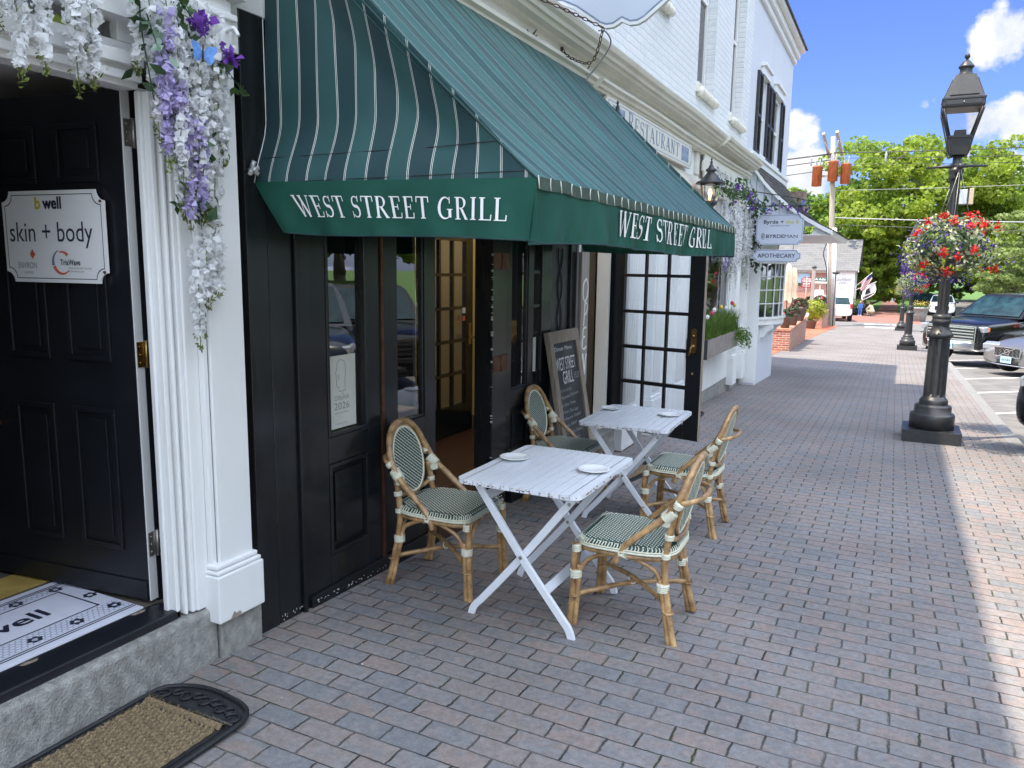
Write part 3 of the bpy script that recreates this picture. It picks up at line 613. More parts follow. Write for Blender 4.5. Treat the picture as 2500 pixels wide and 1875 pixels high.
# cornice, frieze and bed mould run the length of the front, sagging a little as old timber does
def runner(name, prof, y0, y1, m, parent, n=40, wob=.006, cap=True):
    mb = MB(); r2 = random.Random(len(prof) + int(y1)); k = len(prof); ph = r2.random() * 6; vs = []
    for i in range(n + 1):
        yy = lerp(y0, y1, i / n); s = math.sin(yy * .9 + ph) * wob + math.sin(yy * 2.3 + ph * 2) * wob * .5
        vs += [(x + s * .4, yy, z + s) for x, z in prof]
    fs = [(i * k + j, i * k + (j + 1) % k, (i + 1) * k + (j + 1) % k, (i + 1) * k + j) for i in range(n) for j in range(k)]
    mb.add(vs, fs); mb.add(vs[:k], [tuple(range(k))]); mb.add(vs[-k:], [tuple(range(k - 1, -1, -1))])
    return mb.build(name, m, parent)
CORN = [(-2.5, 3.272), (-2.405, 3.272), (-2.395, 3.290), (-2.335, 3.296), (-2.322, 3.322), (-2.300, 3.326), (-2.290, 3.352), (-2.262, 3.372), (-2.250, 3.398), (-2.245, 3.412), (-2.5, 3.436)]
runner('cornice', CORN, -4, 11.05, M['cream'], B1); runner('cornice', [(x + (.045 if x > -2.45 else 0), z - .02) for x, z in CORN], 11.05, 13.9, M['cream'], B1)
runner('frieze', [(-2.5, 3.192), (-2.455, 3.192), (-2.455, 3.274), (-2.5, 3.274)], -4, 13.8, M['white'], B1, wob=.002)
BED = [(-2.5, 3.098), (-2.452, 3.098), (-2.444, 3.118), (-2.424, 3.122), (-2.415, 3.146), (-2.388, 3.162), (-2.384, 3.184), (-2.5, 3.194)]
runner('bed_moulding', BED, -4, 6.36, M['cream'], B1); runner('bed_moulding', [(x + (.03 if x > -2.46 else 0), z) for x, z in BED], 6.40, 13.75, M['cream'], B1)
mb = MB(); mb.box(-2.9, XW, 2.44, 13.75, 2.62, 3.11); mb.box(-2.9, XW, -4, 2.44, 2.44, 3.11); mb.build('sign_band', M['white'], B1)
mb = MB()
for z, d in ((2.70, .05), (2.64, .085), (2.755, .025)): mb.box(XW + .002, XW + d, 6.5, 13.7, z - .022, z + .022)
for yy in (6.40, 10.18, 13.55): mb.box(XW + .003, XW + .032, yy, yy + .16, 2.82, 3.098)
mb.build('band_moulding', M['cream'], B1)
# wires down the wall
mb = MB(); mb.tube(smooth_path([(-2.24, 5.93, 3.42), (-2.23, 6.06, 3.445), (-2.22, 6.16, 3.38), (-2.31, 6.16, 3.24), (-2.40, 6.1, 3.1), (-2.41, 5.98, 2.9)]), .006, 6)
mb.build('cable', M['grey'], B1)

# left shop: pilaster, casing, transom, sill
def fluted(x0, y0, y1, z0, z1):
    pass
mb = MB(); mb.box(-2.6, -2.455, 2.165, 2.385, .135, 2.62); mb.box(-2.6, -2.440, 2.19, 2.372, .34, 2.615)
mb.build('pilaster', M['white'], B1, bevel=.004)
mb = MB(); mb.box(-2.6, -2.405, 2.145, 2.400, .108, .312); mb.box(-2.6, -2.412, 2.150, 2.394, .314, .332); mb.box(-2.6, -2.424, 2.155, 2.386, .334, .354)
mb.build('plinth', M['white'], B1, bevel=.006)
mb = MB(); mb.add([(-2.4042, 2.20, .109), (-2.4042, 2.25, .109), (-2.4042, 2.262, .118), (-2.4042, 2.252, .132), (-2.4042, 2.235, .126), (-2.4042, 2.222, .140), (-2.4042, 2.208, .122)], [(0, 1, 2, 3, 4, 5, 6)]); mb.build('rotten_corner', M['oldwood'], B1)
mb = MB(); mb.box(-2.456, -2.4535, 2.1855, 2.1895, .36, 2.5); mb.build('paint_seam', M['grey'], B1)
mb = MB(); mb.box(-2.6, -2.40, 2.15, 2.42, 2.622, 2.66); mb.box(-2.6, -2.375, 2.135, 2.44, 2.662, 2.75); mb.box(-2.6, -2.425, 2.175, 2.390, 2.54, 2.565); mb.build('capital', M['white'], B1, bevel=.005)
def casing(mb, ya, yb):   # stepped door casing, flat toward the jamb
    st = [(0, .10, -2.535), (.10, .22, -2.505), (.22, .33, -2.522), (.33, .41, -2.496), (.41, .50, -2.515), (.50, .62, -2.490), (.62, 1, -2.480)]
    for a, b, x in st: mb.box(-2.56, x, lerp(ya, yb, a), lerp(ya, yb, b), .172, 2.215 if b < .9 else 2.30)
for a_, b_ in ((2.00, 2.164), (1.02, .83)): mb = MB(); casing(mb, a_, b_); mb.build('door_casing', M['white'], B1, bevel=.004)
mb = MB()
for z, x in ((2.217, -2.53), (2.236, -2.505), (2.262, -2.52), (2.285, -2.49)): mb.box(-2.62, x, 1.02, 1.998, z, z + .03 if z < 2.28 else 2.33)
mb.box(-2.62, -2.54, .8, 2.194, 2.332, 2.372); mb.box(-2.62, -2.54, .8, 2.194, 2.47, 2.62); mb.box(-2.62, -2.54, 1.935, 2.194, 2.373, 2.469); mb.box(-2.62, -2.54, 1.40, 1.47, 2.373, 2.469)
mb.build('lintel', M['white'], B1, bevel=.003)
mb = MB(); mb.quad((-2.58, .8, 2.37), (-2.58, 1.94, 2.37), (-2.58, 1.94, 2.47), (-2.58, .8, 2.47)); mb.build('transom_pane', M['glass'], B1)
mb = MB(); mb.box(-2.62, -2.495, -4, .825, .17, 2.62); mb.build('side_wall', M['white'], B1)
mb = MB(); mb.box(-3.0, -2.462, -4, 2.19, -.25, .165); mb.build('step', M['concrete'], B1, bevel=.022, seg=3, label='grey concrete doorstep below the shop door')
mb = MB(); mb.box(-2.9, -2.452, 2.192, 2.425, -.25, .13); mb.build('footing', M['concrete'], B1, bevel=.006)
mb = MB(); mb.box(-2.645, -2.505, .83, 2.04, .1655, .203); mb.build('threshold', M['blackdoor'], B1, bevel=.006)
r2 = random.Random(3); mb = MB()
for yy, w, x in ((1.46, .05, -2.615), (1.90, .05, -2.62)):
    mb = MB(); mb.add([(x - .012, yy, .2045), (x + .006, yy + .012, .2045), (x + .010, yy + w, .2045), (x - .006, yy + w + .02, .2045), (x - .014, yy + w * .5, .2045)], [(0, 1, 2, 3, 4)]); mb.build('bare_wood_patch', M['oldwood'], B1)
mb = MB(); mb.box(-2.572, -2.5605, 2.016, 2.06, .203, 2.23); mb.build('jamb', M['white'], B1)
mb = MB(); mb.box(-2.75, -2.652, 2.053, 2.14, .203, 2.25); mb.box(-2.6515, -2.573, 2.10, 2.14, .203, 2.25); mb.build('door_stop', M['blackdoor'], B1)
# room behind the left door
mb = MB(); mb.box(-6, -2.64, -2, 3.0, .10, .2); mb.build('shop_floor', M['interior'], B1)
mb = MB(); mb.box(-6, -2.63, -2, 2.44, 2.34, 2.44); mb.build('shop_ceiling', M['ceiling'], B1)
mb = MB(); mb.box(-6.1, -6, -2, 2.44, .2, 2.44); mb.box(-6, -2.64, 2.34, 2.40, .2, 2.34); mb.box(-6, -2.64, -2.1, -2, .2, 2.44); mb.build('shop_wall', M['shopwall'], B1)
mb = MB(); mb.box(-3.44, -3.24, .9, 1.98, .2, .206); mb.build('floor_strip', M['gold'], B1)
# six panel door, swung inward
D1 = bpy.data.objects.new('door', None); COL.objects.link(D1); D1.parent = B1; D1['label'] = 'black six panel door swung inward'
D1.location = (-2.655, 2.032, 0); D1.rotation_euler = (0, 0, math.atan2(-.09, -.79))
# local: x along the door from hinge, y toward the camera is negative side in world -> local +y (door dir is -x)
mb = MB(); mb.box(.004, .90, -.022, .018, .212, 2.235)
def dpanel(mb, a, b, z0, z1, yf=.018):
    t = .022
    for (x0, x1, q0, q1) in ((a, b, z0, z0 + t), (a, b, z1 - t, z1), (a, a + t, z0 + t, z1 - t), (b - t, b, z0 + t, z1 - t)): mb.box(x0, x1, yf + .001, yf + .011, q0, q1)
    mb.box(a + .05, b - .05, yf + .001, yf + .008, z0 + .05, z1 - .05)
for a, b in ((.12, .345), (.45, .675)):
    for z0, z1 in ((1.90, 2.12), (1.20, 1.76), (.42, 1.01)): dpanel(mb, a, b, z0, z1)
mb.box(.012, .89, .019, .024, .216, .30)
mb.build('door_slab', M['blackdoor'], D1, bevel=.003)
mb = MB(); mb.box(-.002, .0035, -.022, .017, .215, 2.232); mb.build('door_edge', M['white'], D1, label='bare white hinge edge of the black door')
for zc, mm in ((2.08, M['steel']), (1.235, M['brass']), (.455, M['steel'])):
    mb = MB(); mb.box(-.006, -.0025, -.020, .014, zc - .05, zc + .05); mb.tube([(-.012, -.026, zc - .055), (-.012, -.026, zc + .055)], .008, 8); mb.box(-.03, -.026, -.062, -.03, zc - .05, zc + .05)
    for q in (-.032, 0, .032): mb.ball((-.007, .003, zc + q), .004, 6, 4)
    mb.build('hinge', mm, D1)
mb = MB(); mb.tube(smooth_path([(.78, .02, 1.45), (.78, .07, 1.40), (.78, .07, .95), (.78, .02, .90)]), .012, 8); mb.build('handle', M['copper'], D1)

# plaque on the door
def notch_rect(w, h, r, n=6):
    pts = []
    for cx, cy, a0 in ((w / 2, h / 2, 270), (-w / 2, h / 2, 360), (-w / 2, -h / 2, 90), (w / 2, -h / 2, 180)):
        pts += [(cx + r * math.cos(R_(a)), cy + r * math.sin(R_(a))) for a in np.linspace(a0, a0 - 90, n + 1)]
    return pts
# door face frame: u to the right as seen (toward hinge), v up
dd = Vector((-.79, -.09, 0)).normalized(); nrm = Vector((dd.y, -dd.x, 0)).normalized()
if nrm.y > 0: nrm = -nrm
hp = Vector((-2.655, 2.032, 0)) + nrm * .0  
FD = lambda u, v, off: frame(hp + dd * (u - .012) + nrm * (.034 + off) + Vector((0, 0, v)), -dd, (0, 0, 1))
S = thing('shop_plaque', 'white scalloped corner plaque lettered skin + body, screwed to the black panelled door', 'sign')
mb = MB(); mb.prism(notch_rect(.545, .36, .042), FD(.372, 1.69, 0), 0, .008); mb.build('board', M['plaque'], S, bevel=.001)
mb = MB(); o_ = notch_rect(.515, .33, .042); i_ = notch_rect(.509, .324, .042); F0 = FD(.372, 1.69, .0085); k = len(o_)
mb.add([F0 @ Vector((x, y, 0)) for x, y in o_] + [F0 @ Vector((x, y, 0)) for x, y in i_], [(j, (j + 1) % k, k + (j + 1) % k, k + j) for j in range(k)]); mb.build('border_line', M['navy'], S)
mb = MB(); text(mb, 'b', FD(.460, 1.798, .009), .045, bold=.004); mb.build('lettering', M['bee'], S)
mb = MB(); text(mb, 'well', FD(.418, 1.798, .009), .045, bold=.004, width=.096); text(mb, 'skin + body', FD(.610, 1.672, .009), .078, width=.445); mb.build('lettering', M['navy'], S)
mb = MB(); text(mb, 'ENVIRON', FD(.575, 1.566, .009), .024, width=.10); text(mb, 'stockist', FD(.545, 1.545, .009), .011, width=.05); text(mb, 'Advanced Cosmetic Technology', FD(.302, 1.566, .009), .007, width=.12); text(mb, 'by DermaConcepts', FD(.302, 1.553, .009), .007, width=.08); mb.build('lettering', M['grey'], S)
mb = MB(); text(mb, 'TriaWave', FD(.345, 1.580, .009), .022, width=.105, bold=.001); mb.build('lettering', M['navy'], S)
mb = MB(); F1 = FD(.335, 1.592, .009)
def arcband(mb, F, r, a0, a1, w0, w1, n=14):
    vs = []
    for i in range(n + 1):
        a = R_(lerp(a0, a1, i / n)); w = lerp(w0, w1, i / n)
        vs += [F @ Vector((math.cos(a) * (r - w / 2), math.sin(a) * (r - w / 2), 0)), F @ Vector((math.cos(a) * (r + w / 2), math.sin(a) * (r + w / 2), 0))]
    mb.add(vs, [(2 * i, 2 * i + 2, 2 * i + 3, 2 * i + 1) for i in range(n)])
arcband(mb, F1, .046, 200, 320, .016, .003); arcband(mb, F1, .040, 40, 110, .014, .003)
d0 = FD(.493, 1.622, .009); mb.add([d0 @ Vector(p) for p in ((0, -.02, 0), (.015, 0, 0), (0, .02, 0), (-.015, 0, 0))], [(0, 1, 2, 3)]); mb.build('emblem', M['orange'], S)
mb = MB(); arcband(mb, F1, .048, 110, 196, .003, .016); mb.build('emblem', M['slate'], S)
mb = MB()
for u, v in ((.115, 1.825), (.115, 1.555)): mb.ball(FD(u, v, .010).translation, .006, 8, 5)
mb.build('screw', M['copper'], S)

# tiled print mat inside the door
S = thing('floor_mat', 'white printed mat with black hexagon flowers lying inside the left doorway', 'mat')
mb = MB(); mb.box(-3.205, -2.648, .85, 1.975, .2, .2065); mb.build('mat_sheet', M['matwhite'], S)
mb = MB(); Z = .2072
def flat(mb, x0, x1, y0, y1): mb.quad((x0, y0, Z), (x1, y0, Z), (x1, y1, Z), (x0, y1, Z))
for x in (-3.165, -3.15, -2.705, -2.69): flat(mb, x - .004, x + .004, .85, 1.972)
for x0, x1, y0, y1 in ((-3.085, -3.077, .95, 1.905), (-2.826, -2.818, .95, 1.905), (-3.077, -2.826, 1.897, 1.905)): flat(mb, x0, x1, y0, y1)
def hexring(mb, cx, cy, r, w):
    a = [(cx + r * math.cos(R_(60 * i)), cy + r * math.sin(R_(60 * i))) for i in range(6)]; b = [(cx + (r - w) * math.cos(R_(60 * i)), cy + (r - w) * math.sin(R_(60 * i))) for i in range(6)]
    mb.add([(x, y, Z) for x, y in a + b], [(i, (i + 1) % 6, 6 + (i + 1) % 6, 6 + i) for i in range(6)])
fl = [(-2.757, 1.60), (-2.759, 1.765), (-2.765, 1.93), (-3.117, 1.745), (-3.117, 1.91), (-3.117, 1.58), (-2.757, 1.435), (-2.757, 1.27), (-3.117, 1.41), (-2.94, 1.945)]
for cx, cy in fl:
    for i in range(6):
        ax, ay = cx + .019 * math.cos(R_(60 * i + 30)), cy + .019 * math.sin(R_(60 * i + 30))
        mb.add([(ax + .0105 * math.cos(R_(60 * q)), ay + .0105 * math.sin(R_(60 * q)), Z + .0003) for q in range(6)], [tuple(range(6))])
mb.build('flower_motif', M['navy'], S)
mb = MB(); Z = .2070
for x0, x1 in ((-2.815, -2.715), (-3.14, -3.09)):
    s_ = .0125; i = 0; xx = x0 + s_
    while xx < x1 - s_ * .5:
        yy = 1.0 + (s_ * .87 if i % 2 else 0)
        while yy < 1.96: hexring(mb, xx, yy, s_ * .98, .0016); yy += s_ * 1.74
        xx += s_ * 1.5; i += 1
mb.build('tile_lines', M['slate'], S)
mb = MB(); text(mb, 'b well', frame((-2.905, 1.755, .2078), (0, 1, 0), (-1, 0, 0)), .088, align=1.0, width=.36, bold=.004); mb.build('lettering', M['navy'], S)
# ------------------------------------------------------------------ black restaurant front
def frame_rect(mb, y0, y1, z0, z1, x0, x1, w):
    mb.box(x0, x1, y0, y0 + w, z0, z1); mb.box(x0, x1, y1 - w, y1, z0, z1); mb.box(x0, x1, y0 + w, y1 - w, z0, z0 + w); mb.box(x0, x1, y0 + w, y1 - w, z1 - w, z1)
mb = MB()
mb.box(-2.62, XW, 2.444, 2.566, -.3, 2.618); mb.box(-2.62, XW - .004, 2.570, 2.722, -.3, 2.618); mb.box(-2.62, XW + .012, 2.7235, 2.748, -.3, 2.618)
mb.box(-2.62, XW - .006, 2.7495, 2.945, -.3, 2.618); mb.box(-2.62, XW - .006, 3.272, 3.3845, -.3, 2.618); mb.box(-2.62, XW - .006, 2.9455, 3.2715, -.3, .12)
mb.box(-2.62, XW - .006, 2.9455, 3.2715, .60, .735); mb.box(-2.62, XW - .006, 2.9455, 3.2715, 1.98, 2.618); mb.box(-2.62, XW - .03, 2.9455, 3.2715, .1205, .5995)
mb.box(-2.60, XW + .010, 2.78, 3.94, -.32, -.035)                              # kick board
mb.build('front_panel', M['black'], B1, bevel=.004, label='black painted panelling left of the restaurant doors')
mb = MB(); frame_rect(mb, 2.947, 3.27, .122, .598, -2.51, XW - .001, .022); frame_rect(mb, 2.947, 3.27, .737, 1.978, -2.53, XW - .002, .020); mb.box(-2.505, XW - .014, 3.0, 3.22, .175, .545)
mb.build('panel_moulding', M['black'], B1, bevel=.004)
mb = MB(); mb.quad((-2.515, 2.967, .757), (-2.515, 3.25, .757), (-2.515, 3.25, 1.958), (-2.515, 2.967, 1.958)); mb.build('window_pane', M['glass'], B1)
mb = MB(); mb.box(-2.6, XW + .003, 3.387, 3.408, -.1, 2.6); mb.build('copper_strip', M['copper'], B1)
def leaf(y0, y1, gy0, gy1, gz0, gz1, zb, name, lab):
    d = bpy.data.objects.new(name, None); COL.objects.link(d); d.parent = B1; d['label'] = lab
    mb = MB(); x1 = XW - .008; x0 = x1 - .042
    mb.box(x0, x1, y0, gy0, zb, 2.15); mb.box(x0, x1, gy1, y1, zb, 2.15); mb.box(x0, x1, gy0, gy1, gz1, 2.15); mb.box(x0, x1, gy0, gy1, gz0 - .13, gz0); mb.box(x0, x1, gy0, gy1, zb, zb + .15); mb.box(x0, x1 - .018, gy0, gy1, zb + .1505, gz0 - .1305)
    frame_rect(mb, gy0 + .001, gy1 - .001, gz0 + .001, gz1 - .001, x0 + .005, x1 - .008, .016); mb.box(x0 + .006, x1 - .006, gy0 + .05, gy1 - .05, zb + .2, gz0 - .18)
    mb.build('door_leaf', M['black'], d, bevel=.003)
    g = MB(); xg = x1 - .024; g.quad((xg, gy0 + .012, gz0 + .012), (xg, gy1 - .012, gz0 + .012), (xg, gy1 - .012, gz1 - .012), (xg, gy0 + .012, gz1 - .012)); g.build('pane', M['glass'], d)
    return d
leaf(3.412, 3.948, 3.545, 3.832, .70, 1.98, -.02, 'door', 'black glazed door leaf left of the restaurant opening')
lf = leaf(4.915, 5.335, 4.98, 5.265, .695, 1.98, .04, 'door', 'black glazed door leaf folded open right of the restaurant opening')
mb = MB(); mb.box(-2.62, XW + .004, 4.668, 4.785, -.25, 2.618); mb.box(-2.62, XW - .004, 4.79, 4.91, -.25, 2.618); mb.build('folding_post', M['black'], B1, bevel=.004)
for zc in (1.635, .92):
    mb = MB(); mb.box(XW - .003, XW + .009, 4.675, 4.782, zc - .055, zc + .055); mb.box(XW - .003, XW + .007, 4.795, 4.905, zc - .055, zc + .055); mb.tube([(XW + .008, 4.788, zc - .06), (XW + .008, 4.788, zc + .06)], .008, 8); mb.build('hinge', M['copper'], B1)
r2 = random.Random(5); mb = MB()
for k in range(36):
    z = r2.uniform(-.1, 1.7); mb.box(XW - .01, XW + .0052 + r2.random() * .001, 4.6672, 4.6672 + r2.uniform(.0015, .0035), z, z + r2.uniform(.003, .022) * r2.random())
for k in range(26):
    z = r2.uniform(.0, 1.1); mb.box(XW - .02, XW - .0062, 3.4095, 3.4095 + r2.uniform(.002, .005), z, z + r2.uniform(.004, .02))
for k in range(30):
    y = r2.uniform(2.8, 3.4); z = gz(y) + r2.uniform(.012, .035); mb.box(-2.5, XW + .0108, y, y + r2.uniform(.002, .012), z, z + r2.uniform(.0015, .006))
for k in range(12):
    y = r2.uniform(2.58, 2.72); z = gz(y) + r2.uniform(.005, .04); mb.box(-2.5, XW - .0034, y, y + r2.uniform(.002, .006), z, z + r2.uniform(.003, .014))
mb.build('paint_chip', M['flagwhite'], B1)
# right hand windows, shutter, boards
mb = MB(); x1 = XW - .01
mb.box(-2.62, x1, 5.338, 5.362, -.3, 2.618); mb.box(-2.62, x1, 5.512, 5.70, -.3, 2.618); mb.box(-2.62, x1, 5.3625, 5.5115, -.3, .70); mb.box(-2.62, x1 - .015, 5.3625, 5.5115, 1.07, 1.10); mb.box(-2.62, x1, 5.3625, 5.5115, 1.95, 2.618)
for z in (1.285, 1.545): mb.box(-2.56, x1 - .012, 5.3625, 5.5115, z, z + .028)
mb.box(-2.62, x1 - .02, 5.70, 5.735, -.3, 2.618); mb.box(-2.62, x1, 6.105, 6.235, -.3, 2.618); mb.box(-2.62, x1 - .03, 5.735, 6.105, -.3, .4); mb.box(-2.62, XW - .001, 5.0, 6.42, -.35, .02)
mb.build('front_panel', M['black'], B1, bevel=.003, label='black panelling and narrow window right of the restaurant doors')
mb = MB(); mb.quad((-2.53, 5.36, .70), (-2.53, 5.515, .70), (-2.53, 5.515, 1.95), (-2.53, 5.36, 1.95)); mb.build('window_pane', M['glass'], B1)
mb = MB(); mb.box(-2.58, -2.52, 5.736, 6.104, .41, 2.0); mb.build('side_panel', mat('charcoal panel paint', (.055, .058, .062), .4, var=.15), B1)
mb = MB(); mb.tube([(-2.512, 5.92 + .045 * math.sin(z * 12), z) for z in np.linspace(.75, 1.75, 40)], .006, 6); mb.tube([(-2.512, 5.92 - .045 * math.sin(z * 12), z) for z in np.linspace(.75, 1.75, 40)], .006, 6); mb.build('scrollwork', M['iron'], B1)
mb = MB(); mb.box(-2.6, XW + .004, 6.238, 6.285, -.3, 2.1); mb.build('post_trim', M['white'], B1)
mb = MB(); mb.box(-2.62, XW - .002, 6.287, 6.42, -.3, 2.618); mb.box(-2.62, XW - .002, 6.42, 7.07, 2.16, 2.618); mb.box(-2.62, XW - .002, 7.07, 7.12, -.3, 2.618); mb.build('door_frame', M['black'], B1)
mb = MB(); mb.box(-2.60, -2.475, 7.035, 7.068, .0, 2.15); mb.build('jamb', M['white'], B1)
mb = MB(); mb.box(-3.2, -2.42, 6.30, 7.2, -.32, .022); mb.build('step', M['concrete'], B1, bevel=.01)
# dim room behind
mb = MB(); mb.box(-6.4, -2.5, 2.5, 7.06, -.06, .02); mb.build('room_floor', M['woodfloor'], B1)
mb = MB(); mb.box(-2.56, -2.47, 3.95, 4.667, -.2, .021); mb.build('threshold', M['woodfloor'], B1, bevel=.004)
mb = MB(); mb.box(-2.50, XW - .004, 3.949, 4.667, -.3, -.201); mb.build('riser', M['black'], B1)
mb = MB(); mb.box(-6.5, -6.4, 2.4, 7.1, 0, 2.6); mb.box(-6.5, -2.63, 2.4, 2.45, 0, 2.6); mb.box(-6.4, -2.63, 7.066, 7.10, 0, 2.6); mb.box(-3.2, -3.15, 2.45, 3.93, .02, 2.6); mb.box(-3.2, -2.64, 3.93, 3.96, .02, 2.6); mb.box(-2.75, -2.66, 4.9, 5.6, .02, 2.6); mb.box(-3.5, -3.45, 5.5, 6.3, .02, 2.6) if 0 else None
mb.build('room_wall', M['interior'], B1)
mb = MB()
for q in ((-6.4, -2.63, 2.45, 4.6), (-6.4, -4.75, 4.6, 7.06), (-2.9, -2.63, 4.6, 7.06)): mb.box(q[0], q[1], q[2], q[3], 2.5, 2.6)
mb.build('room_ceiling', M['ceiling'], B1)
mb = MB(); mb.box(-4.75, -2.9, 4.6, 7.06, 2.54, 2.56); mb.build('added_fill_panel', mat('milky daylight fill panel', (.92, .90, .84), .6, var=.01, trans=.95), B1)  # added translucent panel, lets in daylight to brighten the yellow walls
mb = MB(); mb.box(-3.66, -3.60, 6.405, 6.56, .16, 2.5); mb.box(-3.60, -2.9, 6.55, 6.58, .16, 2.5); mb.box(-4.75, -4.7, 4.5, 7.06, .1, 2.5); mb.build('yellow_wall', M['yellowwall'], B1)
mb = MB(); mb.box(-3.60, -3.59, 6.405, 6.548, .02, .16); mb.box(-3.59, -2.9, 6.535, 6.548, .02, .16); mb.build('baseboard', M['black'], B1)
D2 = bpy.data.objects.new('inner_door', None); COL.objects.link(D2); D2.parent = B1; D2['label'] = 'inner black fifteen pane door standing inside the restaurant'
mb = MB(); xs0, xs1 = -3.66, -3.615
mb.box(xs0, xs1, 5.50, 5.60, .03, 2.05); mb.box(xs0, xs1, 6.28, 6.40, .03, 2.05); mb.box(xs0, xs1, 5.60, 6.28, .03, .30); mb.box(xs0, xs1, 5.60, 6.28, 1.82, 2.05)
for z in (.604, .908, 1.212, 1.516): mb.box(xs0 + .008, xs1 - .004, 5.60, 6.28, z - .014, z + .014)
for y in (5.826, 6.053): mb.box(xs0 + .009, xs1 - .006, y - .014, y + .014, .30, 1.82)
mb.build('door_slab', M['black'], D2)
mb = MB(); mb.quad((-3.64, 5.6, .3), (-3.64, 6.28, .3), (-3.64, 6.28, 1.82), (-3.64, 5.6, 1.82)); mb.build('pane', M['glass'], D2)
mb = MB(); mb.box(-3.614, -3.606, 6.32, 6.36, .86, 1.06); mb.tube([(-3.6, 6.34, .93), (-3.55, 6.34, .93)], .012, 8); mb.ball((-3.54, 6.34, .93), .026); mb.build('handle', M['brass'], D2)
mb = MB(); mb.box(-3.612, -3.610, 6.20, 6.255, 1.16, 1.21); mb.build('sticker', M['flagwhite'], D2)
mb = MB(); mb.box(-3.612, -3.610, 6.205, 6.25, 1.09, 1.135); mb.build('sticker', M['orange'], D2)

# award poster and notice behind glass
S = thing('award_poster', 'pale award poster with a line drawn head, taped inside the left restaurant window', 'poster')
mb = MB(); mb.box(-2.5135, -2.512, 2.972, 3.20, .765, 1.14); mb.build('sheet', M['postcard'], S)
mb = MB(); PF = lambda y, z: (-2.5112, y, z)
def pline(mb, pts, w=.0035):
    P = [Vector(p) for p in pts]; vs = []
    for i in range(len(P)):
        d = (P[min(i + 1, len(P) - 1)] - P[max(i - 1, 0)]).normalized(); n = Vector((1, 0, 0)).cross(d) * w / 2; vs += [P[i] - n, P[i] + n]
    mb.add(vs, [(2 * i, 2 * i + 2, 2 * i + 3, 2 * i + 1) for i in range(len(P) - 1)])
hd = [(3.066, .955), (3.066, .975), (3.05, .978), (3.046, 1.0), (3.05, 1.012), (3.042, 1.024), (3.047, 1.035), (3.04, 1.05), (3.05, 1.075), (3.052, 1.10), (3.075, 1.118), (3.105, 1.112), (3.118, 1.085), (3.118, 1.04), (3.112, 1.0), (3.115, .955), (3.066, .955)]
pline(mb, [PF(*p) for p in hd]); pline(mb, [PF(3.07 - .008 * math.sin(t), 1.03 + .014 * math.cos(t)) for t in np.linspace(.2, 2.9, 10)])
FP = lambda y, z: frame((-2.5112, y, z), (0, 1, 0), (0, 0, 1))
text(mb, 'DiRoNA', FP(3.03, .91), .026, width=.115); pline(mb, [PF(3.085, .942), PF(3.10, .942)], .003); text(mb, '2026', FP(3.025, .862), .036, width=.12); text(mb, 'award of excellence', FP(3.03, .84), .010, width=.11); text(mb, 'distinguished restaurants', FP(3.04, .785), .007, width=.09); mb.build('print', M['grey'], S)
S = thing('paper_notice', 'small white paper notice inside the narrow black window beside the chalkboard', 'notice')
mb = MB(); mb.box(-2.528, -2.526, 5.37, 5.49, .78, 1.05); mb.build('sheet', M['flagwhite'], S)
mb = MB()
for k in range(9): text(mb, ['HOURS', 'LUNCH', 'MON FRI', 'DINNER', 'DAILY', 'CLOSED', 'TUES', 'CALL US', 'THANKS'][k], frame((-2.5255, 5.38, 1.02 - .027 * k), (0, 1, 0), (0, 0, 1)), .011)
mb.build('print', M['grey'], S)

# french door swung out over the pavement
D3 = bpy.data.objects.new('french_door', None); COL.objects.link(D3); D3.parent = B1; D3['label'] = 'black fifteen pane door swung out over the pavement'
D3.location = (-2.48, 7.14, 0); D3.rotation_euler = (0, 0, math.atan2(-.24, .97))
mb = MB(); U = [.15, .365, .388, .60, .624, .835]; zr = [.175, .50, .535, .838, .872, 1.176, 1.206, 1.516, 1.545, 1.86]; t = .022
mb.box(0, .15, -t, t, .036, 2.07); mb.box(.835, .985, -t, t, .036, 2.07); mb.box(.15, .835, -t, t, .036, .175); mb.box(.15, .835, -t, t, 1.86, 2.07)
for i in (1, 3, 5, 7): mb.box(.15, .835, -t + .004, t - .004, zr[i], zr[i + 1])
for a, b in ((.365, .388), (.60, .624)): mb.box(a, b, -t + .006, t - .006, .175, 1.86)
mb.build('door_slab', M['blackdoor'], D3, bevel=.002)
mb = MB(); mb.quad((.15, 0, .175), (.835, 0, .175), (.835, 0, 1.86), (.15, 0, 1.86)); mb.build('pane', M['glassold'], D3)
mb = MB(); pts = [(.905 + .028 * math.cos(a), .955 + (.085 if math.sin(a) > 0 else -.085) + .028 * math.sin(a)) for a in np.linspace(0, 2 * PI, 20, endpoint=False)]
mb.prism(pts, frame((0, -t, 0), (1, 0, 0), (0, 0, 1)), .0005, .008); mb.ball((.905, -t - .01, 1.0), .014); mb.tube(smooth_path([(.905, -t - .008, .905), (.905, -t - .05, .90), (.898, -t - .055, .86), (.885, -t - .05, .825)]), .009, 8); mb.ball((.905, -t - .012, .905), .018); mb.build('handle', M['brass'], D3)
mb = MB(); mb.ball((.905, -t - .003, .655), .012); mb.build('lock', M['brass'], D3)
mb = MB(); mb.box(.9855, .9865, -t, t, .04, 2.06); mb.build('door_edge', M['oldwood'], D3)
for zc in (1.54, 1.0, .35):
    mb = MB(); mb.tube([(-.008, -t - .006, zc - .05), (-.008, -t - .006, zc + .05)], .012, 8); mb.build('hinge', M['iron'], D3)

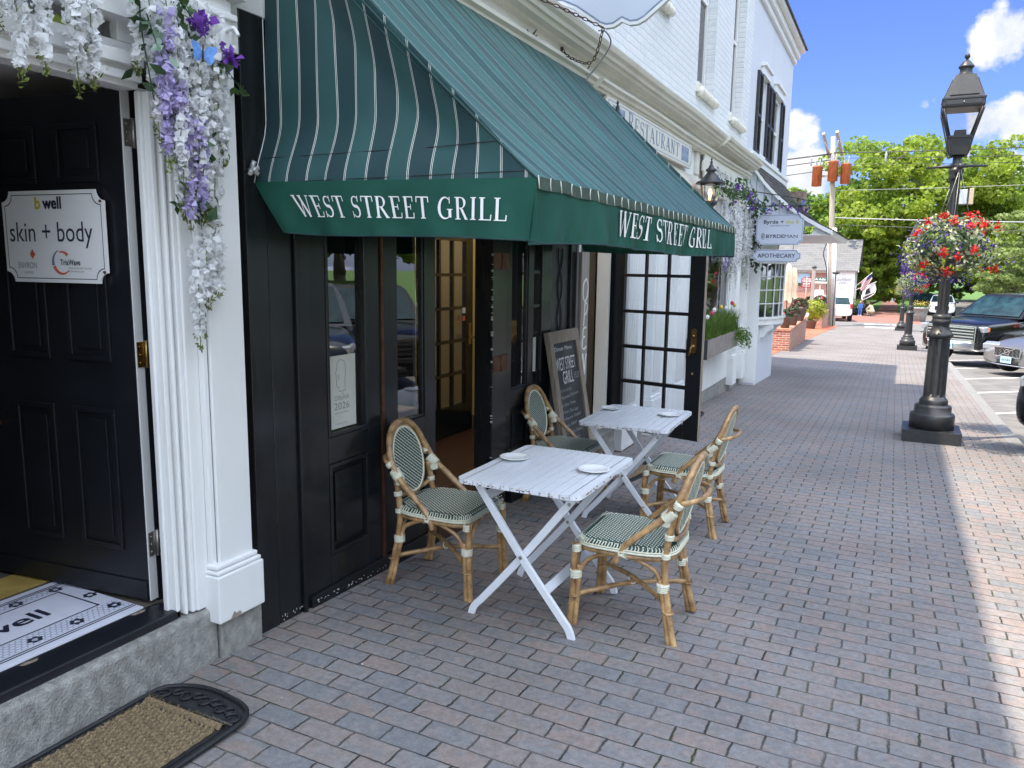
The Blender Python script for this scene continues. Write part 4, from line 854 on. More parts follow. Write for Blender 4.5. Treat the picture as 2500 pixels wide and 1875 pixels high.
# white shop front to the right of it
mb = MB(); mb.box(-2.9, XW, 7.12, 10.9, -.19, 2.62); mb.box(-2.9, XW, 13.05, 14.3, -.20, 2.62); mb.box(-2.9, XW, 10.9, 13.05, -.20, .50); mb.box(-2.9, XW, 10.9, 13.05, 1.98, 2.62); mb.box(-2.62, XW, 10.9, 11.0, .5, 1.98)
mb.build('shop_wall', M['white'], B1)
mb = MB(); mb.box(-2.9, XW - .006, 7.9, 14.3, -.8, -.2005); mb.build('footing', M['concrete'], B1)
for a, b in ((7.30, 7.78), (8.35, 8.70), (9.35, 9.80), (13.15, 13.45), (14.0, 14.30)):
    mb = MB(); mb.box(-2.5, -2.405, a, b, -.05 if a < 8 else -.2, 2.6); n = 5
    for k in range(n): yy = lerp(a + .05, b - .05, (k + .5) / n); mb.tube([(-2.405, yy, .22), (-2.405, yy, 2.45)], (b - a) * .07, 8)
    mb.box(-2.5, -2.375, a - .02, b + .02, -.24 if a < 8 else -.34, .12); mb.box(-2.5, -2.385, a - .01, b + .01, .121, .16); mb.build('pilaster', M['white'], B1, bevel=.004)
sash(B1, 11.02, 13.03, .52, 1.97, -2.50, M['white'], cols=1, rows=1)
mb = MB(); mb.box(-4.5, -4.4, 8.5, 13.5, -.2, 2.6); mb.box(-4.5, -2.9, 8.5, 8.6, -.2, 2.6); mb.box(-4.5, -2.9, 13.4, 13.5, -.2, 2.6); mb.box(-4.5, -2.9, 8.5, 13.5, -.2, .1); mb.box(-4.5, -2.9, 8.5, 13.5, 2.5, 2.6); mb.build('room_wall', M['interior'], B1)

# ------------------------------------------------------------------ awning
AW = thing('awning', 'dark green pinstriped canvas awning lettered WEST STREET GRILL over the black restaurant front', 'awning')
AY0, AY1, AXF, AZF, AZT = 2.50, 6.15, -1.160, 1.905, 3.165
r2 = random.Random(11)
def slope_pt(u, v):
    y = lerp(AY0, AY1, u); e = math.sin(PI * v)
    x = lerp(AXF, -2.465, v); z = lerp(AZF, AZT, v)
    s = -.022 * e - .012 * e * math.sin(u * 9.0 + 1.2 * v) - .009 * e * math.sin(u * 27 + 2 * v) - .005 * e * math.sin(u * 61 + v)
    if v == 0: s = 0
    edge = .02 * math.sin(PI * v) * math.exp(-u * 18)
    return (x + s * .7, y - edge * .3, z + s + .008 * math.exp(-v * 22) * math.sin(u * 40))
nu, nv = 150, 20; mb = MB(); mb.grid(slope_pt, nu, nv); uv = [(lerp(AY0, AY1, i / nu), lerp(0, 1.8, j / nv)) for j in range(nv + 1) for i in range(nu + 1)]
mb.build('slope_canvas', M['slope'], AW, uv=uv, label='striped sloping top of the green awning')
def sm(t): t = max(0, min(1, t)); return t * t * (3 - 2 * t)
def side_panel(y_at, flip):
    mb = MB(); nu, nv = 44, 36; uv = []; P = []
    for j in range(nv + 1):
        v = j / nv
        for i in range(nu + 1):
            u = i / nu; z = lerp(AZF + .03 * (1 - u), AZT, v); xm = lerp(AXF, -2.47, v); x = lerp(-2.476, xm, u)
            dh = (xm - x) * .7; db = z - AZF
            s = .085 * sm(db / .30) * sm(dh / .22 + .05)
            s += .006 * math.sin(x * 9 + z * 4) * sm(db / .2) * sm(dh / .2) + .004 * math.sin(x * 22 - z * 7) * sm(dh / .15)
            P.append((x, y_at + s * flip, z)); uv.append((x + 2.5, z))
    mb.v = P
    mb.f = [(j * (nu + 1) + i, j * (nu + 1) + i + 1, (j + 1) * (nu + 1) + i + 1, (j + 1) * (nu + 1) + i) for j in range(nv) for i in range(nu)]
    mb.m = [0] * len(mb.f); mb.sm = [True] * len(mb.f)
    return mb.build('side_canvas', M['stripe'], AW, uv=uv, label='striped triangular end of the green awning')
side_panel(AY0, 1); side_panel(AY1, -1)
mb = MB()
for db_ in (.115, .008):
    zs = AZF + .02 + db_; xm_ = lerp(AXF, -2.47, (zs - AZF) / (AZT - AZF)) - .01
    mb.tube([(x_, AY0 - .0015 + .085 * sm((zs - AZF) / .30) * sm((xm_ - x_) * .7 / .22 + .05), zs) for x_ in np.linspace(-2.47, xm_ - .01, 40)], .0016, 4)
mb.build('seam', M['iron'], AW)
VB = 1.690
def val_front(y, t, off=0.0):        # t 0 top .. 1 bottom
    wv = .011 * math.sin(y * 6.3 + .6) + .008 * math.sin(y * 14.1 + t * 1.5) + .004 * math.sin(y * 27 - t * 3) + .002 * math.sin(y * 53 + t * 5)
    x = AXF + .004 + t ** 1.3 * wv * 1.6 - .012 * t + off
    z = lerp(AZF - .004, VB + .010 * math.sin(y * 2.2 + .8) - .012 * math.exp(-abs(y - AY0) * 2), t)
    return Vector((x, y, z))
mb = MB(); mb.grid(lambda u, v: val_front(lerp(AY0 - .004, AY1 + .004, u), 1 - v), 170, 12); mb.build('valance', M['valance'], AW, label='plain green front valance of the awning')
def val_side(x, t, y_at=AY0, off=0.0):
    q = (x + 2.476) / (AXF + 2.476)
    wv = .009 * math.sin(x * 11 + .5 + t) + .006 * math.sin(x * 23 - t * 3) + .004 * math.sin(x * 44 + t * 6)
    lean = lerp(.062, .0, sm(q * 1.3))
    y = y_at - .004 + lean * t * (1 if y_at < 4 else -1) + t * wv + off
    xx = x + .10 * t * (1 - q) ** 2
    z = lerp(AZF + .003 + .03 * (1 - q), VB + .045 * (1 - q) + .012 * math.sin(q * 5 + 3.5) * (1 - q), t)
    return Vector((xx, y, z))
mb = MB(); mb.grid(lambda u, v: val_side(lerp(-2.476, AXF + .004, u), 1 - v), 70, 8); mb.build('valance', M['valance'], AW, label='plain green end valance of the awning facing the shop door')
mb = MB(); mb.grid(lambda u, v: val_side(lerp(-2.476, AXF + .004, u), 1 - v, AY1, .008), 40, 6); mb.build('valance', M['valance'], AW)
# header strip with the cut ends of the pinstripes
mb = MB(); k = 110; P = []; uv = []
for j in range(3):
    for i in range(k + 1):
        y = lerp(AY0 - .004, AY1 + .004, i / k); P.append((AXF + .0075 + .002 * math.sin(y * 30), y, lerp(AZF - .034, AZF + .010, j / 2) + .003 * math.sin(y * 19))); uv.append((y, j * .02))
mb.v = P; mb.f = [(j * (k + 1) + i, j * (k + 1) + i + 1, (j + 1) * (k + 1) + i + 1, (j + 1) * (k + 1) + i) for j in range(2) for i in range(k)]; mb.m = [0] * len(mb.f); mb.sm = [True] * len(mb.f)
mb.build('header_strip', mat('olive header tape', (.045, .075, .055), .8, var=.25, scale=30), AW)
mb = MB()
for q in range(25, 62):
    y = q * .1; mb.tube([(AXF + .0095 + .002 * math.sin(y * 30), y + .004 * math.sin(q * 3), AZF + .010), (AXF + .0105, y, AZF - .010), (AXF + .0105, y + .006, AZF - .034)], .0022, 5)
mb.build('header_stitch', M['strand'], AW)
mb = MB()                                                      # hem stitching and hip binding
mb.tube([val_front(lerp(AY0, AY1, i / 90), 1.0) for i in range(91)], .0045, 5); mb.tube([val_side(lerp(-2.47, AXF, i / 40), 1.0) for i in range(41)], .004, 5)
mb.tube([(lerp(AXF, -2.468, v) - .014 * math.sin(PI * v), AY0 - .001, lerp(AZF, AZT, v) - .018 * math.sin(PI * v)) for v in np.linspace(0, 1, 24)], .005, 6)
mb.tube([(lerp(AXF, -2.468, v) - .012 * math.sin(PI * v), AY1, lerp(AZF, AZT, v) - .014 * math.sin(PI * v)) for v in np.linspace(0, 1, 24)], .005, 6)
mb.build('binding', mat('dark teal binding', (.010, .045, .045), .7, var=.2), AW)
mb = MB(); mb.tube([(-2.4765, AY0 + .082 * sm((z - AZF) / .3) - .004, z) for z in np.linspace(AZF + .03, 3.1, 24)], .002, 5); mb.build('piping', M['letter'], AW)
mb = MB(); mb.tube([(AXF - .014, AY0 + .02, AZF - .02), (AXF - .014, AY1 - .02, AZF - .02)], .012, 8); mb.tube([(-2.46, AY0 + .05, AZF - .02), (AXF - .014, AY0 + .05, AZF - .02)], .010, 8); mb.tube([(-2.46, AY1 - .02, AZF - .02), (AXF - .014, AY1 - .02, AZF - .02)], .012, 8)
for yy in (3.7, 4.95): mb.tube([(-2.46, yy, AZT - .06), (AXF - .02, yy, AZF - .03)], .010, 8)
mb.build('frame', M['iron'], AW)
mb = MB()
serif(mb, 'WEST STREET GRILL', 1.90, .118, lambda u, v, w: val_front(3.395 + u, (AZF - .004 - (1.738 + v)) / (AZF - .004 - VB), .008 + w), gap=.10); mb.build('lettering', M['letter'], AW)
mb = MB()
def side_letter(u, v, w):
    x = -2.305 + u; q = (x + 2.476) / (AXF + 2.476); zt = AZF + .003 + .03 * (1 - q); zb = VB + .045 * (1 - q)
    zz = lerp(1.800, 1.757, u / 1.05) + v; return val_side(x, (zt - zz) / (zt - zb), AY0, -.0055 - w)
serif(mb, 'WEST STREET GRILL', 1.045, .082, side_letter, gap=.10); mb.build('lettering', M['letter'], AW)
for yy in (5.08, 6.12):
    mb = MB()
    for k in range(5): mb.tube([(-2.42, yy, 3.17), (-2.405 + .03 * math.cos(k), yy + .04 * math.sin(k * 1.3), 3.20 + .02 * math.cos(k * 2))], [.010, .004], 6)
    mb.tube([(-2.47, yy, 3.18), (-2.40, yy, 3.16)], .012, 8); mb.build('clamp', M['rust'], AW)
mb = MB()
for a in (90, 210, 330, 20): mb.tube([(-2.472, 2.475, 1.985), (-2.45, 2.475 + .028 * math.cos(R_(a)), 1.985 + .034 * math.sin(R_(a)))], [.008, .010], 8)
mb.tube([(-2.48, 2.475, 1.985), (-2.44, 2.478, 1.985)], .010, 8); mb.build('rope_cleat', M['galv'], AW)

# ------------------------------------------------------------------ signs on and over the front
S = thing('hanging_sign', 'large pale blue grey hanging sign with a scrolled lower edge, chained above the awning', 'sign', (0, 0, 0))
half = [(-.563, .196), (-.447, .168), (-.347, .119), (-.241, .044), (-.171, -.007), (-.116, -.030), (-.056, -.029), (-.022, -.012), (0, 0)]
half = [(-.60, .75), (-.64, .60), (-.60, .40), (-.62, .26), (-.60, .21)] + half
out = half + [(-x, z) for x, z in half[-2::-1]]
def insetp(pts, d):
    n = len(pts); r = []
    for i in range(n):
        a = Vector(pts[i - 1]); b = Vector(pts[i]); c = Vector(pts[(i + 1) % n]); n1 = Vector((-(b - a).y, (b - a).x)).normalized(); n2 = Vector((-(c - b).y, (c - b).x)).normalized(); m = (n1 + n2); m = m / max(.35, m.length_squared) * 2 if m.length > 1e-6 else n1
        r.append(b + m * d)
    return [tuple(p) for p in r]
FS = frame((-1.837, 5.30, 3.265), (1, 0, 0), (0, 0, 1))
mb = MB(); mb.prism(out, FS, -.035, .0); mb.build('board', M['white'], S, bevel=.003)
i1 = insetp(out, .022); i2 = insetp(out, .034); n = len(out); mb = MB()
mb.add([FS @ Vector((x, y, .0015)) for x, y in i1] + [FS @ Vector((x, y, .0015)) for x, y in i2], [(j, (j + 1) % n, n + (j + 1) % n, n + j) for j in range(n)]); mb.build('border_line', M['slate'], S)
mb = MB(); mb.add([FS @ Vector((x, y, .0015)) for x, y in i2], [tuple(range(n))]); mb.build('face', M['signface'], S)
def chain(mb, pts, step=.034, r=.0036):
    P = smooth_path(pts, 24); d = 0; k = 0; last = P[0]
    for p, q in zip(P, P[1:]):
        d += (q - p).length
        if d >= step:
            d = 0; t = (q - last).normalized(); s_ = t.orthogonal().normalized(); s_ = (s_ if k % 2 else t.cross(s_)); c = (last + q) / 2; k += 1
            mb.tube([c + t * math.cos(a) * step * .68 + s_ * math.sin(a) * step * .30 for a in np.linspace(0, 2 * PI, 12, endpoint=False)], r, 5, closed=True); last = q
mb = MB(); chain(mb, [(-1.96, 5.28, 3.235), (-2.12, 5.5, 3.08), (-2.33, 5.62, 3.15), (-2.452, 5.70, 3.25)]); chain(mb, [(-1.96, 5.28, 3.235), (-2.2, 5.0, 3.33), (-2.45, 4.75, 3.42)]); mb.ball((-2.452, 5.70, 3.252), .018); mb.build('chain', M['rust'], S)
mb = MB(); mb.box(-2.48, -1.2, 5.275, 5.30, 4.02, 4.06); mb.box(-2.40, -2.37, 5.27, 5.30, 3.42, 4.02); mb.build('bracket', M['iron'], S)

S = thing('restaurant_sign', 'long weathered cream sign lettered RESTAURANT under the cornice', 'sign')
FR = lambda y, z, o=0: frame((-2.405 + o, y, z), (0, 1, 0), (0, 0, 1))
mb = MB(); mb.prism(notch_rect(3.16, .275, .05), FR(8.165, 2.955), -.04, 0); mb.build('board', M['signold'], S, bevel=.006)
mb = MB(); o_ = notch_rect(3.09, .225, .045); i_ = notch_rect(3.07, .213, .045); k = len(o_); F0 = FR(8.165, 2.955, .0012)
mb.add([F0 @ Vector((x, y, 0)) for x, y in o_] + [F0 @ Vector((x, y, 0)) for x, y in i_], [(j, (j + 1) % k, k + (j + 1) % k, k + j) for j in range(k)]); mb.build('border_line', M['slate'], S)
mb = MB(); serif(mb, 'RESTAURANT', 1.92, .150, lambda u, v, w: Vector((-2.4035 + w, 7.22 + u, 2.885 + v)), gap=.07, first_big=1.15); mb.build('lettering', M['slate'], S)
mb = MB()
for yy in (6.95, 9.40):
    F0 = FR(yy, 2.955, .0014); mb.add([F0 @ Vector(p) for p in ((-.17, -.085, 0), (.17, -.085, 0), (.17, .085, 0), (-.17, .085, 0))], [(0, 1, 2, 3)])
mb.build('picture_panel', mat('blue grey picture panel', (.24, .30, .40), .6, var=.35, scale=14), S)
S = thing('shop_sign', 'faded pale shop sign lettered Byrde + beyond the second lantern under the cornice', 'sign')
mb = MB(); mb.prism(notch_rect(2.9, .30, .09), FR(11.85, 2.94), -.03, 0); mb.build('board', M['signold'], S, bevel=.005)
mb = MB(); text(mb, 'Byrde +', FR(11.2, 2.90, .002), .13, width=1.1); mb.build('lettering', M['grey'], S)

# wall lanterns
def lantern(loc, label):
    t = thing('wall_lantern', label, 'lantern', loc, 0, 'black lanterns on the white shop front')
    mb = MB(); mb.lathe([(.004, .575), (.013, .555), (.006, .54), (.018, .52), (.013, .495), (.030, .47), (.034, .455), (.062, .435), (.070, .415), (.045, .40), (.055, .385), (.075, .36), (.11, .325), (.125, .30), (.165, .285), (.185, .262), (.178, .255), (.10, .262)], 24); mb.build('roof', M['iron'], t)
    mb = MB(); mb.lathe([(.125, .255), (.128, .22), (.108, .10), (.088, .03)], 20); mb.build('lamp_glass', M['lampglass'], t)
    mb = MB()
    for k in range(4): a = PI / 4 + k * PI / 2; mb.tube([(.129 * math.cos(a), .129 * math.sin(a), .258), (.11 * math.cos(a), .11 * math.sin(a), .10), (.089 * math.cos(a), .089 * math.sin(a), .025)], .0055, 6)
    mb.lathe([(.094, .04), (.098, .025), (.09, .005), (.055, -.02), (.045, -.06), (.03, -.08), (.02, -.12)], 16); mb.tube(smooth_path([(0, 0, -.11), (-.02, 0, -.20), (-.15, 0, -.24), (-.27, 0, -.15)]), .014, 8); mb.box(-.285, -.268, -.05, .05, -.25, -.05); mb.build('bracket', M['iron'], t)
    mb = MB(); mb.lathe([(.002, .20), (.02, .175), (.024, .14), (.014, .10), (.012, .06)], 10); mb.build('bulb', M['bulb'], t)
    mb = MB(); mb.lathe([(.014, .06), (.018, .03)], 8); mb.build('bulb_holder', M['brass'], t)
    return t
la = lantern((-2.2, 9.92, 2.395), 'black lantern with a lit orange bulb on the wall past the end of the awning')
dup(la, (-2.2, 6.32, 2.395), 0, 'black lantern half hidden behind the sloping awning beside the RESTAURANT sign')
for c in bpy.data.objects:
    if c.parent and c.parent.name.startswith('wall_lantern.') and c.name.startswith('bulb') and 'holder' not in c.name: pass

# OPEN plank
S = thing('open_plank', 'tall grey weathered plank painted OPEN down its length beside the chalkboard', 'sign')
mb = MB(); mb.box(-2.470, -2.440, 6.225, 6.405, .56, 1.73); mb.build('plank', M['greywood'], S, bevel=.004)
mb = MB()
def brush(pts, w, cy, cz, sc=.125):
    P = smooth_path([(-2.4385, cy + p[0] * sc, cz + p[1] * sc) for p in pts], 5); n = len(P); vs = []
    for i in range(n):
        d = (P[min(i + 1, n - 1)] - P[max(i - 1, 0)]).normalized(); nn = Vector((1, 0, 0)).cross(d); ww = w * (.55 + .6 * abs(d.z + d.y * .5)); vs += [P[i] - nn * ww / 2 + Vector((.0004 * (i % 3), 0, 0)), P[i] + nn * ww / 2 + Vector((.0004 * (i % 3), 0, 0))]
    mb.add(vs, [(2 * i, 2 * i + 2, 2 * i + 3, 2 * i + 1) for i in range(n - 1)])
brush([(.1, .8), (-.35, .5), (-.45, -.3), (-.1, -.75), (.35, -.4), (.45, .3), (.15, .8), (-.05, .7)], .022, 6.32, 1.40)
brush([(-.2, -.8), (-.1, 0), (-.05, .75), (.25, .8), (.42, .45), (.2, .05), (-.1, 0)], .022, 6.32, 1.19)
brush([(.35, .75), (-.2, .7), (-.25, .15), (.15, .1), (-.25, .05), (-.35, -.6), (.05, -.75), (.4, -.6)], .022, 6.32, .98)
brush([(-.45, -.7), (-.35, .3), (-.2, .75), (.0, .0), (.2, -.7), (.3, .2), (.45, .75)], .022, 6.32, .75)
mb.build('lettering', M['letter'], S)

# chalkboard
CBa = Vector((-2.225, 5.535, -.195)); up_ = (Vector((-2.452, 5.535, 1.085)) - CBa); hgt = up_.length; up_ = up_.normalized()
S = thing('menu_board', 'tall timber framed chalkboard menu leaning against the black front', 'chalkboard')
FC = frame(CBa, (0, 1, 0), up_)
mb = MB(); w_ = .63; MBX = lambda x0, x1, y0, y1, z0, z1: mb.mbox(FC @ T((x0 + x1) / 2, (y0 + y1) / 2, (z0 + z1) / 2), x1 - x0, y1 - y0, z1 - z0)
MBX(0, .075, 0, hgt - .10, -.03, .012); MBX(w_ - .075, w_, 0, hgt - .10, -.03, .012); MBX(0, w_, hgt - .10, hgt, -.032, .014); MBX(.0755, w_ - .0755, .10, .18, -.03, .010)
mb.build('frame', M['oldwood'], S, bevel=.003)
mb = MB(); MBX(.072, w_ - .072, .17, hgt - .098, -.02, -.004); mb.build('slate', M['slateboard'], S)
mb = MB(); FT = lambda x, y: FC @ T(x, y, -.0028)
text(mb, 'WEST STREET', FT(.10, hgt - .325), .105, width=.40); text(mb, 'GRILL', FT(.20, hgt - .44), .105, width=.22); text(mb, 'Dinner Menu', FT(.10, hgt - .165), .034, width=.36, shear=.15); mb.build('lettering', M['chalk'], S)
mb = MB(); text(mb, '15.50', FT(.44, hgt - .42), .055, width=.12)
for k, s in enumerate(['Artichoke Soup Daily', 'Roasted Salmon', 'Big Caesar Shrimp', 'Chicken Duet Salad', 'House Salad', 'Steak Salad', 'Our Own Risotto', 'Oysters Rockefeller', 'Beet Burger', 'House Fries', 'Side Sauce', 'Desserts']):
    text(mb, s, FC @ T(.10 + .02 * math.sin(k * 2.1), hgt - .50 - k * .058, -.0028) @ RZ(.03 * math.sin(k * 1.7)), .026, width=.24 + .12 * abs(math.sin(k * 1.3)), shear=.25)
mb.build('lettering', M['chalkdim'], S)
# ------------------------------------------------------------------ bistro chair
def wrap(mb, p, d, r, ln, n=None):
    p = Vector(p); d = Vector(d).normalized(); n = n or max(2, int(ln / .0075))
    pts = []; s = d.orthogonal().normalized(); w = d.cross(s)
    for i in range(n * 8 + 1):
        a = 2 * PI * i / 8; pts.append(p + d * (-ln / 2 + ln * i / (n * 8)) + (s * math.cos(a) + w * math.sin(a)) * (r + .0005))
    mb.tube(pts, .0042, 5); mb.tube([p - d * ln / 2, p + d * ln / 2], r + .001, 10)
def poles(pts, r, mb, n=9, nodes=True, seed=0):
    P = smooth_path(pts, 8); r2 = random.Random(seed); k = len(P); rr = []
    nd = [r2.randint(3, 9)]
    while nd[-1] < k: nd.append(nd[-1] + r2.randint(9, 15))
    for i in range(k):
        q = min(abs(i - a) for a in nd); rr.append(r * (1.10 if (q == 0 and nodes) else 1.0) * (1 + .02 * r2.uniform(-1, 1)))
    mb.tube(P, rr, n); return P
def weave_patch(mb_s, inside, M0, px, py, nx, ny):
    """cream slashes in staggered herringbone rows"""
    for j in range(-ny, ny + 1):
        for i in range(-nx, nx + 1):
            x = i * px + (px / 2 if j % 2 else 0); y = j * py
            if not inside(x, y): continue
            a = R_(40) if j % 2 else R_(28); ln = px * .70; w = py * .38; M2 = M0(x, y) @ RZ(a)
            vs = [M2 @ Vector(p) for p in ((-ln / 2, -w / 2, 0), (0, -w / 2, .0032), (ln / 2, -w / 2, 0), (ln / 2, w / 2, 0), (0, w / 2, .0032), (-ln / 2, w / 2, 0))]
            mb_s.add(vs, [(0, 1, 4, 5), (1, 2, 3, 4)], False)
def make_chair():
    t = thing('bistro_chair', 'rattan bistro chair', 'chair', group='rattan bistro chairs with green and cream woven seats')
    SZ = .435
    for sx, sy in ((1, 1), (1, -1), (-1, 1), (-1, -1)):
        mb = MB()
        if sx > 0:
            P = poles([(.235, sy * .205, SZ - .02), (.240, sy * .205, .30), (.243, sy * .207, .15), (.252, sy * .213, .0)], .0165, mb, seed=int(5 + sy)); mb2 = [(.212, sy * .205, .31), (.218, sy * .205, .15), (.228, sy * .212, .0)]
        else:
            P = poles([(-.222, sy * .165, .605), (-.205, sy * .172, .50), (-.192, sy * .178, .38), (-.205, sy * .185, .25), (-.232, sy * .197, .10), (-.258, sy * .207, .0)], .0165, mb, seed=int(9 + sy)); mb2 = [(-.172, sy * .186, .30), (-.203, sy * .194, .15), (-.232, sy * .205, .0)]
        poles(mb2, .013, mb, seed=3); lg = mb.build('leg', M['rattan'], t)
        w = MB(); zc = .265; q = (.228, sy * .206, zc) if sx > 0 else (-.190, sy * .186, zc)
        wrap(w, q, (0.02 * sx, 0, 1), .027, .036)
        w2 = MB(); wrap(w2, (.230 if sx > 0 else -.222, sy * .206 if sx > 0 else sy * .195, .155), (.05 * sx, .02 * sy, 1), .025, .004, 1)
        w.build('binding', M['cane'], lg); w2.build('binding', M['rattan'], lg)
    # seat rails, seat
    def seat_out(k=64, g=0.0):
        pts = []
        for a in np.linspace(0, 2 * PI, k, endpoint=False):
            c, s_ = math.cos(a), math.sin(a); e = .36 if c > 0 else .62
            x = math.copysign(abs(c) ** e, c) * (.232 + g) ; y = math.copysign(abs(s_) ** .40, s_) * (.222 + g) * (1 - .10 * max(0, -c))
            pts.append((x, y))
        return pts
    mb = MB(); o_ = seat_out()
    mb.tube([(x * .95, y * .94, SZ - .040) for x, y in o_], .0145, 8, closed=True); mb.build('seat_frame', M['rattan'], t)
    mb = MB(); prof = [(1.0, -.022), (1.012, -.010), (1.012, .002), (.985, .012), (.90, .0165), (.5, .017), (.0, .017)]
    vs = []; k = len(o_)
    for f, z in prof: vs += [(x * f, y * f, SZ + z - .003 * (1 - f)) for x, y in o_]
    fs = [(i * k + j, i * k + (j + 1) % k, (i + 1) * k + (j + 1) % k, (i + 1) * k + j) for i in range(len(prof) - 1) for j in range(k)]
    mb.add(vs, fs, True); mb.add([(x, y, SZ - .022) for x, y in o_], [tuple(range(k - 1, -1, -1))]); st = mb.build('seat', M['weave'], t)
    mb = MB(); ins = lambda x, y: (abs(x) < .226 and abs(y) < .216 * (1 - .06 * max(0, -x / .23)) and (x > -.15 or (x / .235) ** 2 + (y / .24) ** 2 < 1.0))
    weave_patch(mb, lambda x, y: ins(y, x), lambda x, y: T(y, x, SZ + .0165 - .0 - (.004 if abs(y) > .205 or abs(x) > .195 else 0)) @ RZ(PI / 2), .0215, .0138, 22, 24)
    for j in range(26):                                  # slashes over the front roll
        for r_ in range(3):
            y = lerp(-.205, .205, (j + .5 * (r_ % 2)) / 25.5); M2 = frame((.2355 + .001 * r_, y, SZ + .004 - .0105 * r_), (0, 1, 0), (-.25, 0, 1)) @ RZ(R_(35) * (1 if r_ % 2 else -1))
            mb.add([M2 @ Vector(p) for p in ((-.0085, -.003, 0), (.0085, -.003, 0), (.0085, .003, 0), (-.0085, .003, 0))], [(0, 1, 2, 3)])
    mb.build('weave', M['strand'], st)
    mb = MB(); ed = [p for p in o_ if p[0] < .22 or True]
    mb.tube([(x * 1.015, y * 1.02, SZ - .019) for x, y in o_ if not (x > .225 and abs(y) < .19)], .0062, 6); mb.tube([(x * 1.018, y * 1.023, SZ - .008) for x, y in o_ if not (x > .225 and abs(y) < .19)], .004, 5)
    for j in range(k):
        if o_[j][0] > .222 and abs(o_[j][1]) < .19: continue
        a = o_[j]; b = o_[(j + 1) % k]; L_ = max(1, int(math.hypot(a[0] - b[0], a[1] - b[1]) / .014))
        for q in range(L_):
            f = q / L_; x = lerp(a[0], b[0], f); y = lerp(a[1], b[1], f); x2 = lerp(a[0], b[0], f + .6 / L_); y2 = lerp(a[1], b[1], f + .6 / L_)
            mb.tube([(x * 1.02, y * 1.025, SZ - .014), (x2 * 1.018, y2 * 1.02, SZ + .004), (x2 * .97, y2 * .97, SZ + .0145)], .003, 4)
    mb.build('edging', M['cane'], st)
    for sy in (1, -1):
        w = MB(); wrap(w, (.228, sy * .203, SZ - .042), (0, 0, 1), .0205, .034); w.build('binding', M['cane'], t)
    # hoop: from seat side up and back into a round arch
    def hoop():
        base = []
        for sy in (-1, 1):
            pass
        L_ = [(.035, -.218, .355), (-.005, -.215, SZ), (-.095, -.208, .52), (-.19, -.195, .605), (-.248, -.178, .70), (-.280, -.140, .79), (-.298, -.075, .846), (-.303, 0, .860)]
        return L_ + [(x, -y, z) for x, y, z in L_[-2::-1]]
    mb = MB(); HP = poles(hoop(), .0165, mb, n=10, seed=21); hp_ = mb.build('back_frame', M['rattan'], t)
    for sy in (1, -1):
        w = MB(); wrap(w, (-.205, sy * .184, .612), (-.75, sy * -.15, .75), .026, .056); wrap(w, (-.19, sy * .176, .575), (-.2, 0, 1), .022, .03); wrap(w, (-.245, sy * .186, .665), (-.55, sy * .2, .8), .021, .028); w.build('binding', M['cane'], hp_)
        w = MB(); c = Vector((.004, sy * .217, SZ - .032))
        for k_ in range(5): w.tube([c + Vector((-.028, 0, -.02 + k_ * .009)), c + Vector((0, sy * .021, .004 * math.sin(k_ * 3))), c + Vector((.026, 0, .02 - k_ * .010))], .0038, 5)
        w.build('binding', M['cane'], hp_)
        w = MB(); wrap(w, (-.207, sy * .172, .505), (-.1, 0, 1), .019, .024); wrap(w, (-.195, sy * .177, SZ - .02), (-.05, 0, 1), .020, .024); w.build('binding', M['cane'], t)
    # woven oval back
    BC = Vector((-.254, 0, .655)); bu = Vector((-.245, 0, 1)).normalized(); FB = frame(BC, (0, 1, 0), bu)   # z axis = y x up -> +x side
    ry, rz_ = .138, .178
    mb = MB(); n = 48; ring = [(ry * math.cos(a), rz_ * math.sin(a)) for a in np.linspace(0, 2 * PI, n, endpoint=False)]
    mb.add([FB @ Vector((x, y, .006)) for x, y in ring], [tuple(range(n))]); mb.add([FB @ Vector((x, y, -.006)) for x, y in ring], [tuple(range(n - 1, -1, -1))]); bk = mb.build('backrest', M['weave'], t)
    mb = MB(); inn = lambda x, y: (x / (ry - .004)) ** 2 + (y / (rz_ - .004)) ** 2 < 1
    weave_patch(mb, lambda x, y: inn(y, x), lambda x, y: FB @ T(y, x, .0068) @ RZ(PI / 2), .0215, .0138, 20, 20)
    weave_patch(mb, lambda x, y: inn(y, x), lambda x, y: FB @ T(y, x, -.0068) @ RX(PI) @ RZ(PI / 2), .0215, .0138, 20, 20); mb.build('weave', M['strand'], bk)
    mb = MB(); mb.tube([FB @ Vector((x * 1.01, y * 1.01, .006)) for x, y in ring], .006, 6, closed=True); mb.tube([FB @ Vector((x * 1.01, y * 1.01, -.006)) for x, y in ring], .006, 6, closed=True)
    for j in range(0, n):
        x, y = ring[j]; x2, y2 = ring[(j + 1) % n]; mb.tube([FB @ Vector((x * 1.05, y * 1.04, 0)), FB @ Vector(((x + x2) * .485, (y + y2) * .485, .010))], .0028, 4)
    mb.build('edging', M['cane'], bk)
    mb = MB(); mb.tube([FB @ Vector((x * 1.085, y * 1.07, -.001)) for x, y in ring], .010, 8, closed=True); mb.build('backrest_rim', M['rattan'], bk)
    # cross bars
    mb = MB(); poles([(-.250, -.182, .672), (-.275, -.178, .676), (-.325, -.11, .684), (-.338, 0, .686), (-.325, .11, .684), (-.275, .178, .676), (-.250, .182, .672)], .0125, mb, seed=2)
    poles([(-.206, -.170, .505), (-.222, -.12, .482), (-.232, 0, .470), (-.222, .12, .482), (-.206, .170, .505)], .0125, mb, seed=4); mb.build('back_bar', M['rattan'], t)
    # braces and the X stretcher
    mb = MB()
